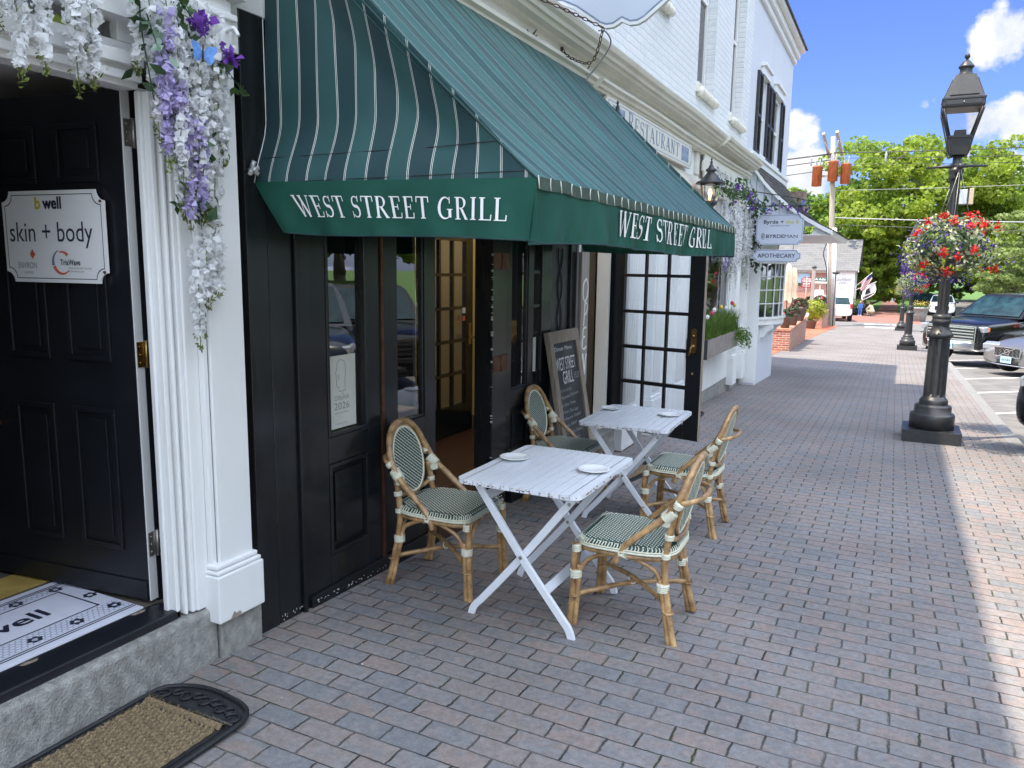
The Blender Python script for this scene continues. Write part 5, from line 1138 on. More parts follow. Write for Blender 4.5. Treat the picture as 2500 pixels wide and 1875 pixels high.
    for sy in (1, -1):
        poles([(.212, sy * .203, .275), (.165, sy * .206, .345), (.06, sy * .208, .392), (.0, sy * .208, .398)], .0105, mb, seed=1); poles([(-.178, sy * .186, .285), (-.15, sy * .19, .34), (-.06, sy * .2, .385), (-.01, sy * .206, .396)], .0105, mb, seed=2)
    for sx, yy in ((.232, .205), (-.19, .182)):
        for sy in (1, -1): poles([(sx, sy * (yy - .018), .275), (sx, sy * (yy - .045), .345), (sx * .99, sy * .09, .393), (sx * .985, sy * .05, .398)], .0105, mb, seed=5)
    mb.build('brace', M['rattan'], t)
    mb = MB(); poles([(.235, .206, .155), (0, .004, .185), (-.225, -.192, .160)], .0125, mb, seed=7); poles([(.235, -.206, .175), (0, -.004, .206), (-.225, .192, .180)], .0125, mb, seed=8); sx_ = mb.build('stretcher', M['rattan'], t)
    w = MB()
    for k_ in range(5): a = k_ * .5; w.tube([Vector((.024 * math.cos(a + q), .024 * math.sin(a + q), .196 + .013 * math.cos(2 * q + k_))) for q in np.linspace(0, 2 * PI, 12, endpoint=False)], .003, 4, closed=True)
    w.build('binding', M['cane'], sx_)
    return t
ch = make_chair()
gp = ch['group']
def put_chair(x, y, rz, label, first=None):
    o = first or dup(ch, (0, 0, 0)); o.location = (x, y, gz(y) + .002); o.rotation_euler = (0, R_(0), rz); o['label'] = label; return o
put_chair(-2.10, 3.455, R_(2), 'rattan bistro chair nearest the white shop door, its back to the black front', ch)
put_chair(-2.17, 5.31, R_(-1), 'rattan bistro chair with its back to the chalkboard, behind the near table')
put_chair(-1.05, 3.49, R_(181), 'rattan bistro chair standing closest to the viewer, its back to the open pavement')
put_chair(-1.21, 5.17, R_(180), 'rattan bistro chair at the far table, its back to the open pavement')

# ------------------------------------------------------------------ folding tables
def make_table():
    t = thing('folding_table', 'white slatted folding table', 'table', group='white slatted folding tables')
    tops = []
    mb = MB(); n = 13; W_ = .635; Ln = .80; z1 = .722; z0 = .700; p = W_ / n; g = .0052
    for i in range(n):
        a = -W_ / 2 + i * p + g / 2; b = a + p - g; r = .045 if i in (0, n - 1) else 0
        pts = []
        if i == 0: pts = [(b, -Ln / 2), (b, Ln / 2)] + [(a + r - r * math.sin(q), Ln / 2 - r + r * math.cos(q)) for q in np.linspace(0, PI / 2, 6)] + [(a + r - r * math.cos(q), -Ln / 2 + r - r * math.sin(q)) for q in np.linspace(0, PI / 2, 6)]
        elif i == n - 1: pts = [(a, Ln / 2), (a, -Ln / 2)] + [(b - r + r * math.sin(q), -Ln / 2 + r - r * math.cos(q)) for q in np.linspace(0, PI / 2, 6)] + [(b - r + r * math.cos(q), Ln / 2 - r + r * math.sin(q)) for q in np.linspace(0, PI / 2, 6)]
        else: pts = [(a, -Ln / 2), (b, -Ln / 2), (b, Ln / 2), (a, Ln / 2)]
        mb.prism(pts, T(0, 0, 0), z0, z1)
    mb.box(-W_ / 2 + .05, W_ / 2 - .05, -.30, -.26, z0 - .018, z0 - .001); mb.box(-W_ / 2 + .05, W_ / 2 - .05, .26, .30, z0 - .018, z0 - .001)
    tp = mb.build('tabletop', M['table'], t, bevel=.0028)
    r2 = random.Random(9); mb = MB()
    for k in range(40):
        x = r2.uniform(-.29, .30); w = r2.uniform(.003, .016); 
        if r2.random() < .75: zc = r2.uniform(.703, .716); mb.box(x, x + w, -Ln / 2 - .0008, -Ln / 2 + .004, zc - .002, zc + r2.uniform(.001, .004))
        else: y = r2.uniform(-.34, .34); zc = r2.uniform(.703, .716); mb.box(W_ / 2 - .006, W_ / 2 - .0004, y, y + w * 1.6, zc - .002, zc + .003)
    mb.build('paint_chip', M['chip'], tp)
    for y in (-.315, .285):
        mb = MB(); path = smooth_path([(-.245, y, .698), (.0, y, .36), (.195, y, .118), (.246, y, .055), (.266, y, .0)], 6); mb.bar(path, .020, .036, (0, 1, 0)); mb.build('leg', M['table'], t, bevel=.003)
    for y in (-.292, .262):
        mb = MB(); path = smooth_path([(.245, y, .672), (.0, y, .36), (-.205, y, .118), (-.262, y, .055), (-.284, y, .0)], 6); mb.bar(path, .020, .036, (0, 1, 0)); mb.build('leg', M['table'], t, bevel=.003)
    for q_, a_, l_ in (((.115, -.015, .205), 53, .59), ((-.195, -.015, .628), 53, .59), ((.22, -.015, .665), 0, .56)): mb = MB(); mb.mbox(T(*q_) @ RY(R_(a_)), .045, l_, .014); mb.build('crossbar', M['table'], t, bevel=.002)
    for q_ in (((0, -.330, .36), (0, -.324, .36)), ((0, .25, .36), (0, .3, .36)), ((.23, -.304, .648), (.23, -.300, .648))): mb = MB(); mb.tube(q_, .009, 10); mb.build('bolt', M['steel'], t)
    for q_ in (-.282, .246): mb = MB(); mb.box(.17, .27, q_, q_ + .006, .655, .672); mb.build('slide_rail', M['galv'], t)
    return t
tb = make_table(); TZ = .724
tb.location = (-1.487, 3.43, gz(3.43)); tb['label'] = 'white slatted folding table nearest the viewer, carrying two saucers'
tb2 = dup(tb, (-1.605, 5.26, gz(5.26)), R_(1.5), 'white slatted folding table beside the open french door')
def make_plate():
    t = thing('plate', 'white saucer', 'plate', group='white saucers on the folding tables')
    mb = MB(); mb.lathe([(.0, .0035), (.032, .0035), (.040, .004), (.052, .008), (.070, .0125), (.0785, .0145), (.080, .0165), (.078, .0178), (.070, .0165), (.052, .0105), (.044, .0075), (.0, .007)], 40); mb.lathe([(.036, .0), (.038, .0035)], 32); p = mb.build('dish', M['porcelain'], t)
    return t
pl = make_plate()
for k, (x, y, tt, lab) in enumerate([(-1.713, 3.49, tb, 'white saucer at the near end, house side, of the closest table'), (-1.268, 3.465, tb, 'white saucer on the closest table, beside the nearest chair'), (-1.862, 5.42, tb2, 'white saucer on the far table, on the side by the chalkboard'), (-1.405, 5.39, tb2, 'white saucer on the far table, below the french door handle')]):
    o = pl if k == 0 else dup(pl, (0, 0, 0)); o.location = (x, y, tt.location.z + .7225); o['label'] = lab

# ------------------------------------------------------------------ coir doormats
def coir_mat(loc, rz, label, hairs=4200, tufts=True, seed=1, ln=.92):
    t = thing('doormat', label, 'doormat', loc, rz)
    W_, e = .46, .12; hl = ln / 2 - .14
    mb = MB(); pts = []
    for s in (1, -1):
        for a in np.linspace(0, PI, 22):
            wv = 1 + .05 * abs(math.sin(a * 2.5))
            pts.append((W_ / 2 * math.cos(a) * s * -1 * -1, s * (hl + .135 * math.sin(a) ** .7 * wv)) if s > 0 else (-W_ / 2 * math.cos(a), -(hl + .135 * math.sin(a) ** .7 * wv)))
    mb.prism(pts, Matrix(), .0, .006); mb.build('rubber_base', M['rubber'], t)
    mb = MB()
    n = len(pts); mb.tube([(x * .985, y * .99, .009) for x, y in pts], .010, 6, closed=True)
    for s in (1, -1):
        for k in range(9):
            u = lerp(-.18, .18, k / 8); r = .026 if k % 2 else .034; yy = s * (hl + .012 + .052 * math.cos(u / .2 * 1.3) + (.012 if k % 2 else -.004))
            P = [(u + r * (1 - .1 * q) * math.cos(q) * (1 if k % 2 else -1), yy + r * (1 - .1 * q) * math.sin(q) * s, .010) for q in np.linspace(0, 6.5, 26)]; mb.tube(P, .0052, 5)
        mb.tube([(-.215, s * (hl - .002), .010), (.215, s * (hl - .002), .010)], .008, 6)
    mb.build('scrolled_border', M['rubber'], t)
    mb = MB(); mb.box(-.20, .20, -hl + .01, hl - .01, .006, .010); mb.build('pile_backing', M['rubber'], t); mb = MB()
    rows = 15
    for i in range(rows):
        x = lerp(-.175, .175, i / (rows - 1)); mb.grid(lambda u, v: (x + (v - .5) * .0150 * (1 + .18 * math.sin(u * 70 + i * 2)), lerp(-hl + .055, hl - .055, u), .008 + .017 * math.sin(PI * v) * (1 + .22 * math.sin(u * 90 + i)) + .002 * math.sin(u * 211 + i * 3)), 90, 4)
    for s in (1, -1): mb.grid(lambda u, v: (lerp(-.195, .195, u), s * (hl - .03) + (v - .5) * .034, .012 + .011 * math.sin(PI * v) * (1 + .2 * math.sin(u * 120))), 60, 4)
    mb.build('coir_pile', M['coir'], t)
    if tufts:
        g = np.random.default_rng(seed); nn = hairs; X = g.choice(np.linspace(-.175, .175, rows), nn) + g.normal(0, .007, nn); Y = g.uniform(-hl + .01, hl - .01, nn)
        m_ = np.abs(Y) > hl - .05; X[m_] = g.uniform(-.20, .20, m_.sum()); mb = MB()
        for x, y in zip(X, Y):
            a = g.uniform(0, 2 * PI); l = g.uniform(.006, .018); z = .016 + g.uniform(0, .008); d = Vector((math.cos(a) * l, math.sin(a) * l, g.uniform(.002, .010))); w = Vector((-math.sin(a), math.cos(a), 0)) * .0009
            p = Vector((x, y, z)); mb.add([p - w, p + w, p + d], [(0, 1, 2)])
        mb.build('loose_fibres', M['coir'], t)
    return t
coir_mat((-2.215, 1.50, gz(1.5) + .003), R_(0), 'brown coir doormat with black rubber scrolls below the concrete step', 5200)
coir_mat((-2.10, 6.42, gz(6.42) + .003), R_(-8), 'brown doormat half hidden beneath the far table and french door', tufts=False)
coir_mat((-2.42, 9.95, gz(9.95) + .003), R_(3), 'small brown doormat on the pavement just beyond the french door', tufts=False, ln=.86)

# ------------------------------------------------------------------ silk flower garland
def petals_at(pts, n_each, spread, g, size):
    P = np.repeat(np.asarray([tuple(p) for p in pts]), n_each, axis=0); return P + g.normal(0, 1, P.shape) * spread
def raceme(parent, top, length, rad, petal, seed, lean=(0, 0), dens=1.0, size=.031, tail=True, bud=None, name='wisteria_raceme'):
    g = np.random.default_rng(seed); top = Vector(top); n = int(length * 300 * dens); t = g.uniform(0, 1, n) ** .9
    r = rad * (1 - .72 * t) * np.sqrt(g.uniform(.15, 1, n)); a = g.uniform(0, 2 * PI, n)
    sway = .012 * np.sin(t * 7 + seed); r = r * .86
    P = np.stack([top.x + lean[0] * t + r * np.cos(a) + sway, top.y + lean[1] * t + r * np.sin(a) - sway, top.z - length * t * (.86 if tail else 1)], 1)
    P[:, 0] = np.maximum(P[:, 0], -2.425)
    N_ = np.stack([np.cos(a), np.sin(a), np.full(n, .2)], 1)
    o = flakes(name, P, size, petal, parent, aspect=.85, nrm=N_ * 1.2, spread=.8, seed=seed, fold=.5)
    P2 = P + g.normal(0, .008, P.shape); flakes('inner_petals', P2, size * .7, petal, o, aspect=.8, seed=seed + 1, fold=.6)
    mb = MB(); st = [top + Vector((lean[0] * q + .012 * math.sin(q * 7 + seed), lean[1] * q - .012 * math.sin(q * 7 + seed), -length * q * .98)) for q in np.linspace(0, 1, 12)]; mb.tube(st, .0018, 5); mb.build('stem', M['budgreen'], o)
    if tail:
        m = 26; tt = g.uniform(.84, 1.02, m); aa = g.uniform(0, 2 * PI, m); rr = .022 * (1.06 - tt) / .2
        Pb = np.stack([top.x + lean[0] * tt + .012 * np.sin(tt * 7 + seed) + rr * np.cos(aa), top.y + lean[1] * tt - .012 * np.sin(tt * 7 + seed) + rr * np.sin(aa), top.z - length * tt], 1)
        flakes('bud_tail', Pb, .020, M['budgreen'], o, aspect=.4, seed=seed + 2, fold=.3)
    return o
GA = thing('flower_garland', 'hanging garland of white and lilac silk wisteria with dark leaves around the left shop door', 'garland', (0, 0, 0))
WH, LI = M['white_petal'], M['lilac']
k = 0
for (y, z, ln, rd, m, x) in [(1.50, 2.52, .40, .055, WH, -2.42), (1.575, 2.50, .33, .05, WH, -2.42), (1.46, 2.60, .33, .05, WH, -2.43), (1.70, 2.56, .43, .055, WH, -2.42), (1.755, 2.50, .34, .05, WH, -2.42), (1.72, 2.62, .35, .05, WH, -2.42),
        (1.905, 2.60, .36, .045, WH, -2.42), (1.96, 2.52, .50, .05, WH, -2.40), (2.03, 2.58, .62, .055, WH, -2.40), (2.10, 2.42, .62, .06, WH, -2.39), (2.16, 2.55, .42, .05, WH, -2.39), (2.215, 2.52, .35, .05, WH, -2.38), (2.235, 2.36, .34, .05, WH, -2.38), (2.23, 2.19, .22, .05, WH, -2.38), (2.05, 2.10, .34, .05, WH, -2.39), (2.16, 2.12, .36, .055, WH, -2.38), (2.20, 1.98, .28, .045, WH, -2.38),
        (1.985, 2.38, .46, .036, LI, -2.365), (2.03, 2.24, .30, .030, LI, -2.352), (2.10, 2.12, .38, .040, LI, -2.352), (2.045, 2.02, .30, .028, LI, -2.36), (2.03, 2.42, .60, .04, WH, -2.355), (2.13, 2.30, .5, .04, WH, -2.355),
        (2.12, 1.66, .40, .048, WH, -2.40), (2.15, 1.72, .30, .045, WH, -2.39), (2.19, 1.70, .24, .04, WH, -2.39)]:
    k += 1; raceme(GA, (x, y, z), ln, rd, m, 100 + k, lean=(0, .015 * math.sin(k)), dens=1.0)
g = np.random.default_rng(5)
def sprig(parent, pts, n, m, size, spread, seed, name='leaf_sprig'):
    P = smooth_path(pts, 8); g = np.random.default_rng(seed); idx = g.integers(0, len(P), n); Q = np.asarray([tuple(P[i]) for i in idx]) + g.normal(0, spread, (n, 3)); Q[:, 0] = np.maximum(Q[:, 0], -2.44)
    o = flakes(name, Q, size, m, parent, aspect=.5, nrm=np.tile([[.6, -.5, .2]], (n, 1)), spread=.9, seed=seed, fold=.2); mb = MB(); mb.tube(P, .0025, 5); mb.build('stem', M['leafdark'], o); return o
sprig(GA, [(-2.40, 1.98, 2.62), (-2.38, 2.10, 2.50), (-2.37, 2.20, 2.40), (-2.36, 2.25, 2.34)], 34, M['leafmid'], .055, .03, 1)
sprig(GA, [(-2.41, 1.93, 2.58), (-2.40, 1.92, 2.42), (-2.39, 1.93, 2.28), (-2.39, 1.95, 2.16)], 26, M['leafdark'], .05, .035, 2)
sprig(GA, [(-2.38, 1.93, 2.44), (-2.36, 1.95, 2.34), (-2.36, 1.985, 2.28)], 16, M['leafpale'], .05, .025, 3)
sprig(GA, [(-2.40, 2.10, 2.66), (-2.39, 2.05, 2.55), (-2.39, 2.10, 2.3), (-2.39, 2.12, 2.0)], 46, M['leafdark'], .05, .04, 4)
sprig(GA, [(-2.37, 2.04, 1.84), (-2.36, 2.08, 1.80), (-2.36, 2.13, 1.76), (-2.37, 2.16, 1.78)], 22, M['leafdark'], .058, .03, 6)
sprig(GA, [(-2.37, 2.24, 2.36), (-2.39, 2.33, 2.30), (-2.40, 2.40, 2.27)], 7, M['leafmid'], .045, .014, 7)
for (y, z) in ((2.13, 2.455), (2.155, 2.475), (2.10, 2.46), (2.25, 2.375), (2.265, 2.36), (2.245, 2.35)):
    P = np.asarray([(-2.345, y, z)] * 16) + g.normal(0, .014, (16, 3)); flakes('clematis_bloom', P, .034, M['purple'], GA, aspect=.8, seed=int(z * 1000), fold=.4)
for (y, z) in ((2.02, 2.40), (1.99, 2.45), (2.0, 2.30)):
    P = np.asarray([(-2.36, y, z)] * 9) + g.normal(0, .012, (9, 3)); flakes('lilac_bloom', P, .030, LI, GA, aspect=.8, seed=int(z * 1000), fold=.4)
BF = frame((-2.315, 2.105, 2.345), Vector((.25, .95, -.1)), Vector((0, .1, 1)))
mb = MB()
for s in (1, -1):
    wp = [(x_ * .8, y_ * .8) for x_, y_ in ((0, .004), (.02, .034), (.058, .042), (.060, .018), (.046, -.002), (.05, -.022), (.034, -.046), (.012, -.030), (0, -.008))]
    mb.add([BF @ Vector((x * s, y, .018 * x / .06)) for x, y in wp], [tuple(range(len(wp)))])
bf = mb.build('butterfly_wings', M['bluewing'], GA); mb = MB(); mb.tube([BF @ Vector((0, .03, .003)), BF @ Vector((0, -.03, .003))], [.003, .004], 6); mb.build('butterfly_body', M['hair'], bf)
g = np.random.default_rng(41); n_ = 46; P = np.stack([g.uniform(-2.62, -1.9, n_), g.uniform(1.2, 3.3, n_), np.zeros(n_)], 1); P[:, 2] = np.where(P[:, 0] < -2.46, .172, -.034 * P[:, 1] + .005)
P = P[~((P[:, 0] < -2.40) & (P[:, 0] > -2.49)) & (P[:, 1] < np.where(P[:, 0] < -2.46, 2.1, 3.3))]
flakes('fallen_petals', P, .012, [WH, M['greywood'], M['oldwood']], aspect=.6, nrm=np.tile([[0, 0, 2.5]], (len(P), 1)), spread=.5, seed=3, kind='stuff', label='fallen white petals and grit on the step and paving')
S = thing('wall_hook', 'small white hook screwed to the pilaster beside the purple clematis', 'hook')
mb = MB(); mb.box(-2.442, -2.425, 2.30, 2.345, 2.40, 2.50); mb.tube(smooth_path([(-2.43, 2.325, 2.49), (-2.39, 2.33, 2.50), (-2.37, 2.335, 2.47)]), .008, 8); mb.tube([(-2.43, 2.325, 2.42), (-2.385, 2.33, 2.43)], .008, 8); mb.build('hook_body', M['white'], S)
# ------------------------------------------------------------------ window box and second garland on the white shop front
S = thing('window_box', 'long window box with tall grass, tulips and trailing juniper beneath the white shop window', 'planter')
mb = MB(); mb.box(-2.474, -2.20, 10.24, 12.42, .405, .66); mb.box(-2.474, -2.195, 10.225, 10.239, .40, .665); b_ = mb.build('box', M['timber'], S, bevel=.004)
mb = MB(); mb.box(-2.474, -2.194, 10.210, 10.224, .40, .666); mb.build('end_board', M['shutter'], S)
g = np.random.default_rng(2); mb = MB()
for k in range(2600):
    y = g.uniform(10.27, 12.35); x = g.uniform(-2.45, -2.20); a = g.uniform(0, 2 * PI); h = g.uniform(.18, .40) * (1.1 - .2 * abs(math.sin(y * 4))); l = g.uniform(.02, .16); d = Vector((math.cos(a) * l + .03, math.sin(a) * l, 0)); w = Vector((-math.sin(a), math.cos(a), 0)) * .003
    p = Vector((x, y, .65)); m_ = p + d * .45 + Vector((0, 0, h * .7)); e = p + d * 1.2 + Vector((0, 0, h)); mb.add([p - w, p + w, m_ + w * .8, e, m_ - w * .8], [(0, 1, 2, 4), (4, 2, 3)])
gr = mb.build('grass', M['grassblade'], S); gr['kind'] = 'stuff'
n = 900; P = np.stack([g.uniform(-2.34, -2.04, n), 12.0 + g.beta(2, 2, n) * 1.15 - .2, np.zeros(n)], 1); P[:, 2] = .72 - (P[:, 0] + 2.34) * .9 * g.uniform(.3, 1.25, n) - np.maximum(0, P[:, 1] - 12.5) * .25 + g.normal(0, .03, n)
flakes('juniper', P, .05, M['treedark'], S, aspect=.35, seed=8)
for k, (y, z, m_) in enumerate([(10.34, .93, WH), (10.62, .97, M['pink']), (10.75, 1.01, WH), (11.2, 1.03, M['yellowpetal']), (11.55, 1.0, WH), (12.0, 1.06, M['pink']), (12.2, 1.02, M['yellowpetal'])]):
    mb = MB(); mb.lathe([(.004, 0), (.022, .012), (.027, .032), (.022, .052), (.010, .062)], 8, T(-2.24, y, z)); f_ = mb.build('tulip', m_, S); mb = MB(); mb.tube([(-2.27, y - .02, .66), (-2.24, y, z)], .003, 5); mb.build('stem', M['leafmid'], f_)
GB = thing('flower_garland', 'thick curtain of white silk wisteria with purple blooms beyond the lit lantern', 'garland')
g2 = random.Random(4)
for k in range(34):
    y = g2.uniform(11.6, 13.9); m_ = LI if k % 11 == 3 else WH
    raceme(GB, (-2.36 + g2.uniform(-.03, .05), y, 2.62 - .12 * g2.random()), g2.uniform(.7, 1.35) * (.6 + .4 * sm((y - 11.4) / .8)), .06, m_, 300 + k, dens=.6, size=.04)
sprig(GB, [(-2.32, 11.2, 2.70), (-2.28, 12.0, 2.78), (-2.26, 13.0, 2.72), (-2.24, 13.9, 2.62)], 260, M['leafmid'], .085, .09, 31)
sprig(GB, [(-2.26, 13.6, 2.6), (-2.22, 13.75, 2.3), (-2.22, 13.7, 2.0), (-2.22, 13.75, 1.6)], 170, M['leafdark'], .085, .06, 32)
for k in range(12):
    c = (-2.24 + g2.uniform(-.05, .05), g2.uniform(11.4, 13.9), 2.70 + g2.uniform(-.14, .10)); P = np.asarray([c] * 9) + g.normal(0, .022, (9, 3)); flakes('clematis_bloom', P, .05, M['purple'], GB, aspect=.85, seed=600 + k, fold=.4)

# double hanging sign of the salon
S = thing('salon_sign', 'pale blue board with notched corners lettered Byrde + the b, hung from a scrolled iron bracket', 'sign')
FB_ = lambda x, z, o=0: frame((x, 13.6 - o, z), (1, 0, 0), (0, 0, 1))
def board(S, cx, cz, w, h, r):
    mb = MB(); mb.prism(notch_rect(w, h, r), FB_(cx, cz), -.03, 0); mb.build('board', M['signface'], S, bevel=.003)
    o_ = notch_rect(w - .02, h - .02, r); i_ = notch_rect(w - .036, h - .036, r); k = len(o_); mb = MB(); F0 = FB_(cx, cz, .0012)
    mb.add([F0 @ Vector((x, y, 0)) for x, y in o_] + [F0 @ Vector((x, y, 0)) for x, y in i_], [(j, (j + 1) % k, k + (j + 1) % k, k + j) for j in range(k)]); mb.build('border_line', M['slate'], S)
board(S, -1.838, 2.262, .75, .50, .06)
mb = MB(); text(mb, 'Byrde +', FB_(-2.095, 2.36, .002), .058, width=.315, bold=.003); text(mb, 'BYRDE', FB_(-2.045, 2.125, .002), .056, width=.285, bold=.003); text(mb, 'MAN', FB_(-1.750, 2.125, .002), .056, width=.205); text(mb, 'HAIR BEAUTY ART', FB_(-1.985, 2.318, .002), .016, width=.31); mb.build('lettering', M['navy'], S)
mb = MB(); text(mb, 'the b', FB_(-1.745, 2.36, .002), .058, width=.20, bold=.003); mb.build('lettering', M['olive'], S)
mb = MB(); F0 = FB_(-2.095, 2.15, .002)
for k in range(3): mb.add([F0 @ Vector(p) for p in ((-.022, -.03 + k * .022, 0), (.022, -.012 + k * .022, 0), (.022, -.002 + k * .022, 0), (-.022, -.02 + k * .022, 0))], [(0, 1, 2, 3)])
arcband(mb, F0 @ T(0, .035, 0), .02, 0, 180, .006, .006); arcband(mb, F0 @ T(0, -.028, 0), .02, 180, 360, .006, .006)
for sx in (-.024, .024): mb.add([F0 @ Vector(p) for p in ((sx - .002, -.03, .0002), (sx + .002, -.03, .0002), (sx + .002, .04, .0002), (sx - .002, .04, .0002))], [(0, 1, 2, 3)])
mb.build('barber_pole_emblem', M['navy'], S)
mb = MB(); mb.tube([(-2.48, 13.6, 2.655), (-1.40, 13.6, 2.645)], .009, 6); mb.tube(smooth_path([(-2.48, 13.6, 2.93), (-2.1, 13.6, 2.86), (-1.7, 13.6, 2.79), (-1.40, 13.6, 2.72)]), .008, 6); mb.tube(smooth_path([(-2.48, 13.6, 2.80), (-2.44, 13.6, 2.88), (-2.40, 13.6, 2.91), (-2.36, 13.6, 2.88), (-2.39, 13.6, 2.85)]), .009, 6); mb.tube([(-2.3 + .05 * math.cos(q) * (1 - q / 12), 13.6, 2.72 + .05 * math.sin(q) * (1 - q / 12)) for q in np.linspace(-1, 7, 20)], .006, 6); mb.tube([(-1.38 + .04 * math.cos(q), 13.6, 2.69 + .04 * math.sin(q)) for q in np.linspace(0, 5, 14)], .007, 6)
for x in (-2.12, -1.56): mb.tube([(x, 13.6, 2.65), (x, 13.6, 2.50)], .004, 5)
mb.build('bracket', M['iron'], S)
S2 = thing('apothecary_sign', 'small notched pale blue board lettered APOTHECARY hanging under the larger one', 'sign')
board(S2, -1.863, 1.832, .77, .205, .055); mb = MB(); text(mb, 'APOTHECARY', FB_(-1.863, 1.802, .002), .066, align=.5, width=.60, bold=.002); mb.build('lettering', M['navy'], S2)
mb = MB()
for x in (-2.12, -1.6): mb.tube([(x, 13.6, 2.02), (x, 13.6, 1.93)], .004, 5)
mb.build('hanger', M['iron'], S2)
V_ = thing('clematis_vine', 'silk vine with purple star blooms twined along the iron sign bracket', 'vine')
g = np.random.default_rng(77); P = np.stack([g.uniform(-2.42, -1.30, 90), 13.55 + g.normal(0, .03, 90), 2.66 + g.normal(0, .05, 90)], 1); P[:, 2] -= np.maximum(0, P[:, 0] + 1.6) * .25
flakes('leaf_sprig', P, .065, M['leafmid'], V_, aspect=.6, seed=4)
for k in range(15):
    x = g.uniform(-2.4, -1.28); c = (x, 13.53, 2.63 + g.uniform(-.09, .06)); Q = np.asarray([c] * 6) + g.normal(0, .018, (6, 3)); flakes('star_bloom', Q, .06, M['bluewing'] if k % 5 == 2 else M['purple'], V_, aspect=.5, seed=900 + k, fold=.3)

# ------------------------------------------------------------------ grey apothecary house with porch roof and bow window
B2 = thing('apothecary_house', 'pale grey clapboard house with black shutters, a dark shingled porch roof and a bow window', 'house')
W2 = [(14.98, 15.60, 3.72, 5.05), (16.52, 17.46, 3.72, 5.05)]
wall_with_holes('upper_wall', M['clap'], 13.83, 19.05, 3.25, 6.52, W2, -3.4, -2.50, B2)
mb = MB(); mb.box(-7, -3.4, 18.95, 19.05, 2.2, 6.5); mb.box(-7, -2.62, 16.6, 19.05, -.9, 3.25); mb.build('wall', M['clap'], B2)
for a, b, c, d in W2:
    w = sash(B2, a + .01, b - .01, c + .01, d - .01, -2.53, M['white'], cols=2, rows=2, fr=.045)
    mb = MB(); mb.box(-2.51, -2.455, a - .06, b + .06, c - .07, c - .01); mb.box(-2.50, -2.44, a - .08, b + .08, d + .02, d + .16); mb.box(-2.5, -2.40, a - .12, b + .12, d + .161, d + .21); mb.build('window_trim', M['white'], w)
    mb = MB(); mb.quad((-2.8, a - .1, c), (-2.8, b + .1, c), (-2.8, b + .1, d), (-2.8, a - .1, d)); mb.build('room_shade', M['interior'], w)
for a, b in ((14.52, 14.95), (15.63, 16.03), (16.07, 16.49), (17.49, 17.90)):
    mb = MB(); frame_rect(mb, a, b, 3.68, 5.06, -2.498, -2.455, .05); mb.box(-2.497, -2.457, a + .05, b - .05, 4.30, 4.36)
    for k in range(34): z = 3.74 + k * .039; mb.mbox(T(-2.475, (a + b) / 2, z) @ RY(R_(35)), .030, b - a - .1, .006)
    mb.build('shutter', M['shutter'], B2)
mb = MB(); mb.box(-2.7, -2.28, 13.84, 19.25, 6.44, 6.52); mb.box(-2.7, -2.38, 13.84, 19.18, 6.30, 6.44); mb.box(-2.7, -2.44, 13.84, 19.12, 6.18, 6.30); mb.build('eave', M['white'], B2, bevel=.01)
mb = MB(); mb.add([(-2.24, 13.84, 6.53), (-2.24, 19.3, 6.53), (-7, 19.3, 7.6), (-7, 13.84, 7.6), (-2.24, 13.84, 6.5), (-2.24, 19.3, 6.5), (-7, 19.3, 7.5), (-7, 13.84, 7.5)], [(0, 1, 2, 3), (4, 7, 6, 5), (0, 4, 5, 1), (0, 3, 7, 4), (1, 5, 6, 2)]); mb.build('roof', M['shingle'], B2)
mb = MB(); mb.box(-2.515, -2.47, 14.0, 19.06, 3.25, 3.60); mb.box(-2.505, -2.44, 14.2, 19.06, 3.60, 3.66); mb.build('belt_trim', M['white'], B2)
# porch roof (bell-cast slope seen end on) and its boarded end
prof = [(-2.50, 3.52), (-2.36, 3.33), (-2.18, 3.10), (-1.98, 2.89), (-1.74, 2.68), (-1.48, 2.50), (-1.24, 2.36), (-1.05, 2.265)]
mb = MB(); n = len(prof); y0, y1 = 14.10, 18.6; r2 = random.Random(6)
P_ = [Vector((lerp(prof[int(q)][0], prof[min(n - 1, int(q) + 1)][0], q % 1), 0, lerp(prof[int(q)][1], prof[min(n - 1, int(q) + 1)][1], q % 1))) for q in np.linspace(0, n - 1, 16)]
for i in range(len(P_) - 1):
    a, b = P_[i], P_[i + 1]; d = (b - a); nn = Vector((-d.z, 0, d.x)).normalized(); nn = nn if nn.z > 0 else -nn; yy = y0
    while yy < y1:
        w = r2.uniform(.11, .2); e = min(y1, yy + w - .004); up = nn * (.014 + r2.random() * .006); lo = nn * .004; q = d * .12
        mb.add([a + Vector((0, yy, 0)) + lo, a + Vector((0, e, 0)) + lo, b + q + Vector((0, e, 0)) + up, b + q + Vector((0, yy, 0)) + up, b + q + Vector((0, e, 0)) + lo - nn * .004, b + q + Vector((0, yy, 0)) + lo - nn * .004, a + Vector((0, yy, 0)) - nn * .006], [(0, 1, 2, 3), (3, 2, 4, 5), (0, 3, 5, 6)]); yy += w
mb.build('porch_roof', M['shingle'], B2)
mb = MB(); poly = [(x, z - .03) for x, z in prof if x < -1.3] + [(-1.33, 2.345), (-2.50, 2.345)]
mb.prism(poly, frame((0, 14.25, 0), (1, 0, 0), (0, 0, 1)), -.06, 0)
for k in range(9): x = -2.42 + k * .135; zt = 3.3 - (x + 2.4) * .84; mb.box(x, x + .008, 14.243, 14.2495, 2.36, max(2.42, zt - .12)) if 0 else None
mb.build('porch_end', M['clap'], B2)
mb = MB()
